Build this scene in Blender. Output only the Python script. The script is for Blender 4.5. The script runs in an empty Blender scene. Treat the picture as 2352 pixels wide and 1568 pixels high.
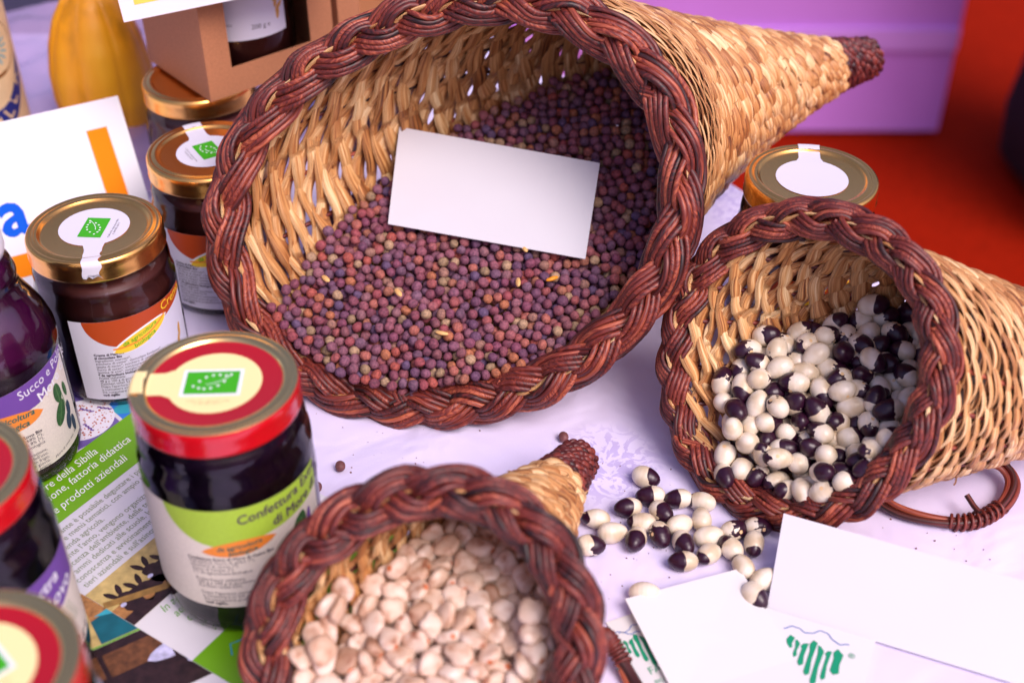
import bpy, math, random
import numpy as np
from mathutils import Vector, Matrix, Quaternion

# ------------------------------------------------------------------ camera, light, exposure
SC = bpy.context.scene
CAM_H, FPX, PITCH = 0.435, 3000.0, math.radians(37.5)
SP, CP = math.sin(PITCH), math.cos(PITCH)
cd = bpy.data.cameras.new("camera"); cam = bpy.data.objects.new("camera", cd)
SC.collection.objects.link(cam); SC.camera = cam
cam.location = (0, 0, CAM_H); cam.rotation_euler = (math.pi/2 - PITCH, 0, 0)
cd.sensor_width = 36.0; cd.lens = 36.0*FPX/2352.0
cd.clip_start = 0.02; cd.clip_end = 60.0
cd.dof.use_dof = True; cd.dof.focus_distance = 0.63; cd.dof.aperture_fstop = 5.8

world = bpy.data.worlds.new("World"); SC.world = world; world.use_nodes = True
wn = world.node_tree; bg = wn.nodes["Background"]
sky = wn.nodes.new("ShaderNodeTexSky"); sky.sky_type = 'NISHITA'; sky.sun_disc = False
SUN_EL, SUN_AZ = math.radians(50), math.radians(142)      # azimuth measured clockwise from +Y
sky.sun_elevation = SUN_EL; sky.sun_rotation = SUN_AZ
sky.air_density = 1.0; sky.dust_density = 4.0; sky.ozone_density = 1.0
tint = wn.nodes.new("ShaderNodeMix"); tint.data_type = 'RGBA'; tint.blend_type = 'MULTIPLY'
tint.inputs[0].default_value = 1.0
tint.inputs[7].default_value = (1.0, 0.84, 1.06, 1)         # violet tint multiplied into the sky light
wn.links.new(sky.outputs[0], tint.inputs[6]); wn.links.new(tint.outputs[2], bg.inputs[0])
bg.inputs[1].default_value = 0.15
sd = bpy.data.lights.new("sun", 'SUN'); sd.energy = 2.15; sd.angle = math.radians(32); sd.color = (1.0, 0.945, 0.86)
so = bpy.data.objects.new("sun", sd); SC.collection.objects.link(so)
sdir = Vector((math.sin(SUN_AZ)*math.cos(SUN_EL), math.cos(SUN_AZ)*math.cos(SUN_EL), math.sin(SUN_EL)))
so.rotation_euler = sdir.to_track_quat('Z', 'Y').to_euler()
SC.view_settings.view_transform = 'Standard'; SC.view_settings.look = 'None'
SC.view_settings.exposure = 0.22; SC.view_settings.gamma = 1.0
try: SC.view_settings.use_curve_mapping = False
except Exception: pass

rng = np.random.default_rng(7); random.seed(7)

# ------------------------------------------------------------------ helpers
def at(px, py, z=0.0):
    """point at height z seen at (px, py) of a 2352-wide picture"""
    rx = (px-1176)/FPX; ry = (py-784)/FPX
    dz = -(SP + ry*CP); t = (z-CAM_H)/dz
    return np.array([rx*t, (CP-ry*SP)*t, z])
def onplane(px, py, p0, n):
    rx = (px-1176)/FPX; ry = (py-784)/FPX
    r = np.array([rx, CP-ry*SP, -SP-ry*CP]); c = np.array([0, 0, CAM_H])
    return c + r*((np.dot(p0, n)-np.dot(c, n))/np.dot(r, n))
def sr(r, g, b):
    f = lambda c: ((c/255+0.055)/1.055)**2.4 if c > 10 else c/255/12.92
    return (f(r), f(g), f(b), 1)
def unit(v): return v/np.linalg.norm(v, axis=-1, keepdims=True)

class MB:
    """collects pieces and links them as one mesh object"""
    def __init__(s): s.V=[]; s.F=[]; s.M=[]; s.S=[]; s.UV=[]; s.R=[]; s.n=0
    def add(s, V, F, mat=0, smooth=True, uv=None, rnd=0.0):
        V = np.asarray(V, float).reshape(-1, 3); k = len(V)
        s.V.append(V)
        s.UV.append(np.zeros((k, 2)) if uv is None else np.asarray(uv, float).reshape(-1, 2))
        s.R.append(np.full(k, rnd) if np.isscalar(rnd) else np.asarray(rnd, float).ravel())
        if isinstance(F, np.ndarray): s.F.append(F+s.n); nf = len(F)
        else:
            F = [tuple(i+s.n for i in f) for f in F]; s.F.append(F); nf = len(F)
        s.M += [mat]*nf; s.S += [smooth]*nf; s.n += k
    def grid(s, P, closeu=False, closev=False, mat=0, smooth=True, uv=None, rnd=0.0, flip=False):
        P = np.asarray(P, float); nu, nv = P.shape[:2]
        I = np.arange(nu*nv).reshape(nu, nv)
        A = np.vstack([I, I[:1]]) if closeu else I
        A = np.hstack([A, A[:, :1]]) if closev else A
        F = np.stack([A[:-1, :-1], A[:-1, 1:], A[1:, 1:], A[1:, :-1]], -1).reshape(-1, 4)
        if flip: F = F[:, ::-1]
        if uv is None:
            uu, vv = np.meshgrid(np.linspace(0, 1, nu), np.linspace(0, 1, nv), indexing='ij'); uv = np.stack([uu, vv], -1)
        s.add(P, F, mat, smooth, uv, rnd)
    def box(s, c, size, mat=0, rot=None, smooth=False):
        c = np.array(c); h = np.array(size)/2
        V = np.array([[x, y, z] for x in (-1, 1) for y in (-1, 1) for z in (-1, 1)])*h
        if rot is not None: V = V @ np.array(rot).T
        F = [(0,1,3,2),(4,6,7,5),(0,4,5,1),(2,3,7,6),(0,2,6,4),(1,5,7,3)]
        s.add(V+c, F, mat, smooth)
    def lathe(s, prof, c=(0,0,0), n=64, mat=0, smooth=True, cap=True, rnd=0.0):
        prof = np.array(prof, float); t = np.linspace(0, 2*np.pi, n, endpoint=False)
        P = np.stack([prof[:, 0:1]*np.cos(t), prof[:, 0:1]*np.sin(t), np.repeat(prof[:, 1:2], n, 1)], -1)+np.array(c)
        s.grid(P, closev=True, mat=mat, smooth=smooth, rnd=rnd)
    def tube(s, P, R, N=None, nseg=8, flat=1.0, closed=False, mat=0, rnd=0.0, vlen=1.0, caps=True):
        """P (n,3) path, R radius (scalar or n), N outward normals for flattened section"""
        P = np.asarray(P, float); n = len(P)
        T = (np.roll(P, -1, 0)-np.roll(P, 1, 0)) if closed else np.gradient(P, axis=0)
        T = unit(T)
        if N is None:
            N = np.empty_like(P); v = np.array([0, 0, 1.0]) if abs(T[0, 2]) < .9 else np.array([1.0, 0, 0])
            for i in range(n):
                v = v-T[i]*np.dot(v, T[i]); v /= np.linalg.norm(v)+1e-12; N[i] = v
        N = unit(N-T*np.sum(N*T, 1, keepdims=True)); B = np.cross(T, N)
        R = np.broadcast_to(np.asarray(R, float), (n,))
        fl = np.broadcast_to(np.asarray(flat, float), (n,))
        a = np.linspace(0, 2*np.pi, nseg, endpoint=False)
        Q = P[:, None]+(B[:, None]*np.cos(a)[None, :, None]+N[:, None]*(np.sin(a)[None, :, None]*fl[:, None, None]))*R[:, None, None]
        L = np.r_[0, np.cumsum(np.linalg.norm(np.diff(P, axis=0), axis=1))]
        uv = np.stack([np.repeat(L[:, None]*vlen, nseg, 1), np.repeat(a[None]/6.2832, n, 0)], -1)
        rr = rnd if np.isscalar(rnd) else np.repeat(np.asarray(rnd)[:, None], nseg, 1)
        s.grid(Q, closeu=closed, closev=True, mat=mat, uv=uv, rnd=rr)
        if caps and not closed:
            s.add(Q[0], [tuple(range(nseg))], mat, False, rnd=0.0); s.add(Q[-1], [tuple(range(nseg))[::-1]], mat, False, rnd=0.0)
    def build(s, name, mats, parent=None, loc=None, label=None):
        me = bpy.data.meshes.new(name)
        V = np.vstack(s.V)
        if loc is not None: V = V-np.array(loc)
        lv = []; ls = []; 
        for f in s.F:
            if isinstance(f, np.ndarray): lv.append(f.ravel()); ls.append(np.full(len(f), f.shape[1]))
            else:
                lv.append(np.array([i for t in f for i in t], int)); ls.append(np.array([len(t) for t in f], int))
        lv = np.concatenate(lv); ls = np.concatenate(ls)
        me.vertices.add(len(V)); me.vertices.foreach_set("co", V.astype(np.float32).ravel())
        me.loops.add(len(lv)); me.loops.foreach_set("vertex_index", lv.astype(np.int32))
        me.polygons.add(len(ls)); st = np.r_[0, np.cumsum(ls)[:-1]]
        me.polygons.foreach_set("loop_start", st.astype(np.int32)); 
        try: me.polygons.foreach_set("loop_total", ls.astype(np.int32))
        except Exception: pass
        me.polygons.foreach_set("material_index", np.array(s.M, np.int32)); me.polygons.foreach_set("use_smooth", np.array(s.S, bool))
        uvl = me.uv_layers.new(name="UVMap"); uvl.data.foreach_set("uv", np.vstack(s.UV)[lv].astype(np.float32).ravel())
        at_ = me.attributes.new("rnd", 'FLOAT', 'POINT'); at_.data.foreach_set("value", np.concatenate(s.R).astype(np.float32))
        me.update(calc_edges=True)
        if not isinstance(mats, (list, tuple)): mats = [mats]
        for m in mats: me.materials.append(m)
        o = bpy.data.objects.new(name, me); SC.collection.objects.link(o)
        if loc is not None: o.location = loc
        if parent is not None: o.parent = parent; 
        if label: o["label"] = label
        return o

def tag(o, label, cat, group=None):
    o["label"] = label; o["category"] = cat
    if group: o["group"] = group
    return o
def struct(o): o["kind"] = "structure"; return o
def empty(name, loc=(0,0,0), rz=0.0):
    e = bpy.data.objects.new(name, None); SC.collection.objects.link(e); e.location = loc; e.rotation_euler = (0,0,rz)
    e.empty_display_size = 0.01; return e

# ------------------------------------------------------------------ basket shapes
def ringframe(az, el):
    az, el = math.radians(az), math.radians(el)
    n = np.array([math.cos(el)*math.sin(az), -math.cos(el)*math.cos(az), math.sin(el)])
    a = np.cross(n, [0, 0, 1.0]); a /= np.linalg.norm(a); b = np.cross(a, n)
    return n, a, b
BIG = dict(C=[-0.0314, 0.5463, 0.0979], az=-15, el=30, hw=.0112, R=[127.3,119.4,111.7,106.3,104.4,106.0,110.4,116.3,122.0,126.2,127.7,126.4,122.6,117.7,112.7,109.0,107.3,108.1,111.5,117.0,123.7,129.9,133.4,132.5],
    tip=at(2000,132,.088), rt=.0110, Ns=24, pitch=.0045, sw=.0036, sl=.50, amp=.0020, bow=(0,.004,.006), brown=.87, pw=1.45, bl=1.75)
MID = dict(C=[0.1295, 0.461, 0.0682], az=-45, el=30, hw=.0088, R=[75.8,76.4,76.6,76.2,75.6,74.9,74.5,74.2,73.9,73.3,72.2,70.9,70.0,69.9,71.0,72.8,75.0,77.1,78.5,78.9,78.1,76.7,75.6,75.3],
    tip=at(2850,885,.036), rt=.010, Ns=20, pitch=.0045, sw=.0035, sl=.55, amp=.0019, bow=(0,0,0.0), brown=.87, pw=1.12)
SML = dict(C=[-0.0338, 0.3118, 0.0533], az=-10, el=38, hw=.0105, R=[69.4,67.4,65.8,65.0,65.4,66.7,68.4,70.1,71.0,70.9,70.1,69.0,68.0,67.3,66.9,66.8,66.8,67.0,67.6,68.6,69.9,71.0,71.5,70.9],
    tip=at(1332,1050,.022), rt=.0085, Ns=18, pitch=.0042, sw=.0032, sl=.5, amp=.0018, bow=(0,0,0.0), brown=.80, pw=1.5)
for B_ in (BIG, MID, SML):
    B_['C'] = np.array(B_['C']); B_['n'], B_['a'], B_['b'] = ringframe(B_['az'], B_['el'])
def rad(B, th):
    R = np.array(B['R'])/1000.0; t = (np.asarray(th) % (2*np.pi))/(2*np.pi)*24; i = np.floor(t).astype(int); f = t-i
    f = f*f*(3-2*f)*0.5+f*0.5
    return R[i % 24]*(1-f)+R[(i+1) % 24]*f
def surf(B, u, th, off=0.0, inset=None):
    """point and outward normal on the cone wall; u 0 at the mouth, 1 at the tip"""
    u = np.asarray(u, float); th = np.asarray(th, float)
    u, th = np.broadcast_arrays(u, th)
    ins = B['hw']*1.0 if inset is None else inset
    C, T = B['C'], B['tip']; ax = unit(T-C)
    e1f = unit(np.cross([0,0,1.0], ax))
    if np.dot(e1f, B['a']) < 0: e1f = -e1f
    e2f = np.cross(e1f, -ax)
    if e2f[2] < 0: e2f = -e2f
    k = np.clip(u*1.8, 0, 1)[..., None]; k = k*k*(3-2*k)
    e1 = unit(B['a']*(1-k)+e1f*k); e2 = B['b']*(1-k)+e2f*k; e2 = unit(e2-e1*np.sum(e1*e2, -1, keepdims=True))
    r0 = rad(B, th)-ins; rm = np.mean(B['R'])/1000-ins
    kk = np.clip(u*1.4, 0, 1); rr = r0*(1-kk)+rm*kk
    g = (1-u)**B['pw']+B.get('bl', 0)*u*(1-u)**3*(.5+.5*np.cos(th))
    r = B['rt']+(rr-B['rt'])*g + off
    c = C+(T-C)*u[..., None]+np.array(B['bow'])*(4*u*(1-u))[..., None]
    d = e1*np.cos(th)[..., None]+e2*np.sin(th)[..., None]
    P = c+d*r[..., None]
    zz = P[..., 2]; P[..., 2] = np.where(zz < .0035, .0035+(zz-.0035)*.1, zz)
    return P, d
# ------------------------------------------------------------------ materials
def mat(name):
    m = bpy.data.materials.new(name); m.use_nodes = True; nt = m.node_tree
    return m, nt, nt.nodes["Principled BSDF"]
def N(nt, t, **k):
    n = nt.nodes.new(t)
    for a, v in k.items():
        if a.startswith('i_'):
            key = a[2:]; n.inputs[int(key) if key.isdigit() else key].default_value = v
        else: setattr(n, a, v)
    return n
def ramp(nt, stops, interp='LINEAR'):
    r = nt.nodes.new("ShaderNodeValToRGB"); r.color_ramp.interpolation = interp
    e = r.color_ramp.elements
    while len(e) > 1: e.remove(e[-1])
    e[0].position = stops[0][0]; e[0].color = stops[0][1]
    for p, c in stops[1:]:
        x = e.new(p); x.color = c
    return r
def setb(b, **k):
    for a, v in k.items(): b.inputs[a.replace('_', ' ')].default_value = v
def plain(name, col, rough=.5, metal=0.0, coat=0.0, noise=0.0, scale=400, bump=0.0, spec=.5):
    m, nt, b = mat(name); setb(b, Base_Color=col, Roughness=rough, Metallic=metal)
    b.inputs['Coat Weight'].default_value = coat; b.inputs['Specular IOR Level'].default_value = spec
    if noise or bump:
        tc = N(nt, "ShaderNodeTexCoord"); n = N(nt, "ShaderNodeTexNoise", i_Scale=scale, i_Detail=4.0)
        nt.links.new(tc.outputs['Object'], n.inputs['Vector'])
        if noise:
            r = ramp(nt, [(.3, tuple(c*(1-noise) for c in col[:3])+(1,)), (.7, tuple(min(1, c*(1+noise)) for c in col[:3])+(1,))])
            nt.links.new(n.outputs[0], r.inputs[0]); nt.links.new(r.outputs[0], b.inputs['Base Color'])
        if bump:
            bp = N(nt, "ShaderNodeBump", i_Strength=bump, i_Distance=.0003); nt.links.new(n.outputs[0], bp.inputs['Height']); nt.links.new(bp.outputs[0], b.inputs['Normal'])
    return m
def fibre(name, stops, rough, su, sv, bump=.5, coat=0.0, big=.35):
    """streaky plant fibre: noise stretched along the strand, per-strand tone from rnd"""
    m, nt, b = mat(name)
    uv = N(nt, "ShaderNodeUVMap"); at1 = N(nt, "ShaderNodeAttribute", attribute_name="rnd")
    mp = N(nt, "ShaderNodeMapping"); mp.inputs['Scale'].default_value = (su, sv, 1)
    nt.links.new(uv.outputs[0], mp.inputs[0])
    cx = N(nt, "ShaderNodeCombineXYZ"); mu = N(nt, "ShaderNodeMath", operation='MULTIPLY', i_1=57.0)
    nt.links.new(at1.outputs['Fac'], mu.inputs[0]); nt.links.new(mu.outputs[0], cx.inputs[2]); nt.links.new(mu.outputs[0], cx.inputs[1])
    ad = N(nt, "ShaderNodeVectorMath", operation='ADD'); nt.links.new(mp.outputs[0], ad.inputs[0]); nt.links.new(cx.outputs[0], ad.inputs[1])
    n = N(nt, "ShaderNodeTexNoise", i_Scale=1.0, i_Detail=3.0, i_Roughness=.6); nt.links.new(ad.outputs[0], n.inputs['Vector'])
    mm = N(nt, "ShaderNodeMath", operation='MULTIPLY_ADD', i_1=big, i_2=-big/2); nt.links.new(at1.outputs['Fac'], mm.inputs[0])
    su_ = N(nt, "ShaderNodeMath", operation='ADD'); nt.links.new(n.outputs[0], su_.inputs[0]); nt.links.new(mm.outputs[0], su_.inputs[1])
    r = ramp(nt, stops); nt.links.new(su_.outputs[0], r.inputs[0]); nt.links.new(r.outputs[0], b.inputs['Base Color'])
    bp = N(nt, "ShaderNodeBump", i_Strength=bump, i_Distance=.0006); nt.links.new(n.outputs[0], bp.inputs['Height']); nt.links.new(bp.outputs[0], b.inputs['Normal'])
    setb(b, Roughness=rough); b.inputs['Coat Weight'].default_value = coat; b.inputs['Coat Roughness'].default_value = .3
    return m
STRAW = fibre("straw", [(.24, sr(84,42,20)), (.38, sr(168,106,56)), (.54, sr(212,158,98)), (.70, sr(244,212,160))], .5, 30, 16, 1.0, .1, .34)
WILLOW = fibre("willow", [(.25, sr(30,9,10)), (.42, sr(82,26,22)), (.60, sr(124,48,36)), (.82, sr(186,98,66))], .5, 24, 6, .35, .10, .55)
WILLOWD = fibre("dark willow", [(.25, sr(40,14,14)), (.5, sr(92,32,30)), (.75, sr(140,62,48))], .45, 40, 4, .5, .1, .4)
CLOTH, nt, b = mat("damask"); setb(b, Roughness=.75); b.inputs['Sheen Weight'].default_value = .15
tc = N(nt, "ShaderNodeTexCoord")
v1 = N(nt, "ShaderNodeTexVoronoi", i_Scale=9.0); v2 = N(nt, "ShaderNodeTexNoise", i_Scale=95.0, i_Detail=3.0, i_Distortion=2.5)
mk = ramp(nt, [(.26, (1,1,1,1)), (.36, (0,0,0,1))]); lf = ramp(nt, [(.50, (0,0,0,1)), (.54, (1,1,1,1))])
nt.links.new(tc.outputs['Object'], v1.inputs['Vector']); nt.links.new(tc.outputs['Object'], v2.inputs['Vector'])
nt.links.new(v1.outputs['Distance'], mk.inputs[0]); nt.links.new(v2.outputs[0], lf.inputs[0])
ml = N(nt, "ShaderNodeMath", operation='MULTIPLY'); nt.links.new(mk.outputs[0], ml.inputs[0]); nt.links.new(lf.outputs[0], ml.inputs[1])
mxc = N(nt, "ShaderNodeMix", data_type='RGBA'); mxc.inputs[6].default_value = sr(220,212,243); mxc.inputs[7].default_value = sr(192,180,226)
nt.links.new(ml.outputs[0], mxc.inputs[0]); nt.links.new(mxc.outputs[2], b.inputs['Base Color'])
wv = N(nt, "ShaderNodeTexWave", i_Scale=420.0, i_Distortion=1.0); wv.bands_direction = 'DIAGONAL'; wn2 = N(nt, "ShaderNodeTexNoise", i_Scale=900.0, i_Detail=3.0)
nt.links.new(tc.outputs['Object'], wv.inputs['Vector']); nt.links.new(tc.outputs['Object'], wn2.inputs['Vector'])
wn3 = N(nt, "ShaderNodeTexNoise", i_Scale=14.0, i_Detail=3.0, i_Distortion=.6); nt.links.new(tc.outputs['Object'], wn3.inputs['Vector'])
b1 = N(nt, "ShaderNodeBump", i_Strength=.22, i_Distance=.0004); nt.links.new(wn2.outputs[0], b1.inputs['Height'])
b2 = N(nt, "ShaderNodeBump", i_Strength=.25, i_Distance=.0003); nt.links.new(ml.outputs[0], b2.inputs['Height']); nt.links.new(b1.outputs[0], b2.inputs['Normal'])
b3 = N(nt, "ShaderNodeBump", i_Strength=.8, i_Distance=.010); nt.links.new(wn3.outputs[0], b3.inputs['Height']); nt.links.new(b2.outputs[0], b3.inputs['Normal'])
nt.links.new(b3.outputs[0], b.inputs['Normal'])

GOLD = plain("gold lacquered tin", (1.0,.52,.14,1), .24, 1.0, noise=.06, scale=900, bump=.05)
GOLDP = plain("pale gold tin", (1.0,.68,.25,1), .20, 1.0)
REDT = plain("red lacquered tin", sr(190,8,22), .24, 0.0, coat=.8)
REDM = plain("red lid disc", sr(168,6,24), .38, 0.0, coat=.3)
WHITE = plain("white paper", (.70,.69,.74,1), .6, noise=.012, scale=60)
CARD = plain("white card", (.64,.635,.67,1), .5, noise=.01, scale=30)
CREAMCARD = plain("warm white card", (.74,.73,.72,1), .45)
STICK = plain("white sticker", (.68,.67,.74,1), .5)
CREAM = plain("cream sticker", sr(246,226,160), .5)
KRAFT = plain("kraft board", sr(176,118,82), .8, noise=.10, scale=900, bump=.15)
KRAFTIN = plain("inner kraft board", sr(120,80,62), .85)
GREEN = plain("organic green", sr(58,170,12), .5); BRGREEN = plain("leaflet green", sr(110,172,18), .4)
LIME = plain("lime band", sr(166,200,62), .55, noise=.05, scale=900)
ORANGE = plain("orange ink", sr(238,140,50), .5); ORANGE2 = plain("frame orange", (.80,.22,.0,1), .7, spec=.15)
YELLOW = plain("yellow ink", sr(246,206,50), .5); RUST = plain("rust band", sr(180,68,18), .5)
PURPLE = plain("purple band", sr(112,72,158), .5); DKTXT = plain("dark ink", sr(60,46,66), .6)
DKPUR = plain("plum ink", sr(72,34,84), .6); TEAL = plain("teal ink", sr(20,100,92), .6); GREYT = plain("grey green ink", sr(126,140,104), .6)
GRNTXT = plain("script green ink", sr(88,158,24), .6); BLUE = plain("blue ink", (.0,.09,.58,1), .7, spec=.15); BLUEL = plain("line blue", sr(40,90,180), .5)
NAVY = plain("navy ink", sr(22,40,120), .5); LOGO = plain("logo green", sr(10,146,104), .5)
WTXT = plain("white ink", (.82,.82,.86,1), .6); LEAF = plain("leaf green", sr(46,92,44), .6, noise=.35, scale=700); LEAFL = plain("leaf vein", sr(100,140,80), .6)
BERRY = plain("berry ink", sr(40,58,84), .6, noise=.35, scale=1500)
LABELC = plain("speckled cream label", sr(226,218,204), .65, noise=.06, scale=1100)
LABELW = plain("white label", (.68,.665,.77,1), .55)
WHEAT = plain("wheat ink", sr(206,156,84), .6, noise=.2, scale=900)
P_TEAL = plain("photo teal", sr(60,168,190), .4, noise=.12, scale=120); P_TEALD = plain("photo dark teal", sr(20,96,112), .4, noise=.2, scale=120)
P_DARK = plain("photo dark", sr(46,28,30), .4, noise=.5, scale=260); P_BROWN = plain("photo brown", sr(104,66,40), .4, noise=.45, scale=300)
P_SAND = plain("photo sand", sr(196,172,110), .4, noise=.25, scale=220); P_STONE = plain("photo stone", sr(170,120,70), .4, noise=.35, scale=400)
P_WOOD = plain("photo wood", sr(150,116,60), .4, noise=.25, scale=300); P_PURP = plain("photo purple", sr(108,90,160), .4, noise=.15, scale=150)
P_PLATE = plain("photo plate", (.80,.78,.86,1), .4); P_WHITE = plain("photo bed linen", sr(190,190,225), .4, noise=.3, scale=300)
P_BLUE = plain("map blue", sr(60,130,220), .4)
JAM = plain("dark berry jam", sr(26,6,28), .4, noise=.4, scale=160, bump=.5, spec=.2)
CHOC = plain("chestnut cream", sr(92,44,34), .4, noise=.15, scale=60)
CHOC2 = plain("honey cream", sr(110,60,60), .4, noise=.1, scale=60)
JUICE = plain("purple juice", sr(72,14,58), .22, coat=.5, noise=.35, scale=45)
CAPW = plain("white cap plastic", (.80,.80,.86,1), .35)
GOURD, nt, b = mat("gourd skin"); setb(b, Roughness=.45)
tc = N(nt, "ShaderNodeTexCoord"); n1 = N(nt, "ShaderNodeTexNoise", i_Scale=28.0, i_Detail=4.0); mp = N(nt, "ShaderNodeMapping"); mp.inputs['Scale'].default_value = (1.6,1.6,.5)
nt.links.new(tc.outputs['Object'], mp.inputs[0]); nt.links.new(mp.outputs[0], n1.inputs['Vector'])
r = ramp(nt, [(.30, (.50,.20,.002,1)), (.46, (.88,.36,.003,1)), (.7, (.95,.46,.012,1))]); nt.links.new(n1.outputs[0], r.inputs[0]); nt.links.new(r.outputs[0], b.inputs['Base Color'])
GLASS = bpy.data.materials.new("clear glass"); GLASS.use_nodes = True; nt = GLASS.node_tree; nt.nodes.clear()
o_ = N(nt, "ShaderNodeOutputMaterial"); mx = N(nt, "ShaderNodeMixShader"); tr = N(nt, "ShaderNodeBsdfTransparent"); gl = N(nt, "ShaderNodeBsdfGlossy", i_Roughness=.03); fr = N(nt, "ShaderNodeFresnel", i_IOR=1.5)
tr.inputs[0].default_value = (.93,.92,.97,1)
nn = N(nt, "ShaderNodeTexNoise", i_Scale=60.0, i_Detail=1.0); tcg = N(nt, "ShaderNodeTexCoord"); bp = N(nt, "ShaderNodeBump", i_Strength=.22, i_Distance=.002)
nt.links.new(tcg.outputs['Object'], nn.inputs['Vector']); nt.links.new(nn.outputs[0], bp.inputs['Height']); nt.links.new(bp.outputs[0], gl.inputs['Normal']); nt.links.new(bp.outputs[0], fr.inputs['Normal'])
nt.links.new(fr.outputs[0], mx.inputs[0]); nt.links.new(tr.outputs[0], mx.inputs[1]); nt.links.new(gl.outputs[0], mx.inputs[2]); nt.links.new(mx.outputs[0], o_.inputs[0])
FILM = bpy.data.materials.new("clear film"); FILM.use_nodes = True; nt = FILM.node_tree; nt.nodes.clear()
o_ = N(nt, "ShaderNodeOutputMaterial"); mx = N(nt, "ShaderNodeMixShader"); tr = N(nt, "ShaderNodeBsdfTransparent"); gl = N(nt, "ShaderNodeBsdfPrincipled", i_Roughness=.25)
gl.inputs['Base Color'].default_value = sr(196,170,214); mx.inputs[0].default_value = .55
nt.links.new(tr.outputs[0], mx.inputs[1]); nt.links.new(gl.outputs[0], mx.inputs[2]); nt.links.new(mx.outputs[0], o_.inputs[0])

def pea_mat():
    m, nt, b = mat("pea skin"); oi = N(nt, "ShaderNodeObjectInfo"); a = N(nt, "ShaderNodeAttribute", attribute_name="rnd")
    s = N(nt, "ShaderNodeMath", operation='ADD'); fr = N(nt, "ShaderNodeMath", operation='FRACT')
    nt.links.new(oi.outputs['Random'], s.inputs[0]); nt.links.new(a.outputs['Fac'], s.inputs[1]); nt.links.new(s.outputs[0], fr.inputs[0])
    pal = [(122,76,92),(140,86,98),(108,70,92),(150,90,94),(126,80,86),(162,84,74),(112,80,100),(158,104,84),(134,94,100),(146,76,82),(104,72,96),(130,74,86),(150,112,98),(120,88,106),(168,106,76),(138,82,92),(108,78,96),(148,124,96),(126,72,92),(166,100,88),(96,76,104),(142,94,104),(170,142,112),(122,70,84),(132,86,104),(116,78,96),(150,84,84),(128,84,98)]
    r = ramp(nt, [(i/len(pal), sr(*c)) for i, c in enumerate(pal)], 'CONSTANT'); nt.links.new(fr.outputs[0], r.inputs[0])
    tc = N(nt, "ShaderNodeTexCoord"); n = N(nt, "ShaderNodeTexNoise", i_Scale=900.0, i_Detail=3.0); ad = N(nt, "ShaderNodeVectorMath", operation='ADD')
    nt.links.new(tc.outputs['Object'], ad.inputs[0]); nt.links.new(fr.outputs[0], ad.inputs[1]); nt.links.new(ad.outputs[0], n.inputs['Vector'])
    rr = ramp(nt, [(.35, (.62,.6,.66,1)), (.6, (1.15,1.1,1.1,1))]); nt.links.new(n.outputs[0], rr.inputs[0])
    mx = N(nt, "ShaderNodeMix", data_type='RGBA', blend_type='MULTIPLY'); mx.inputs[0].default_value = 1.0
    nt.links.new(r.outputs[0], mx.inputs[6]); nt.links.new(rr.outputs[0], mx.inputs[7]); nt.links.new(mx.outputs[2], b.inputs['Base Color'])
    setb(b, Roughness=.7); b.inputs['Specular IOR Level'].default_value = .25
    return m
PEA = pea_mat()
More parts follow.
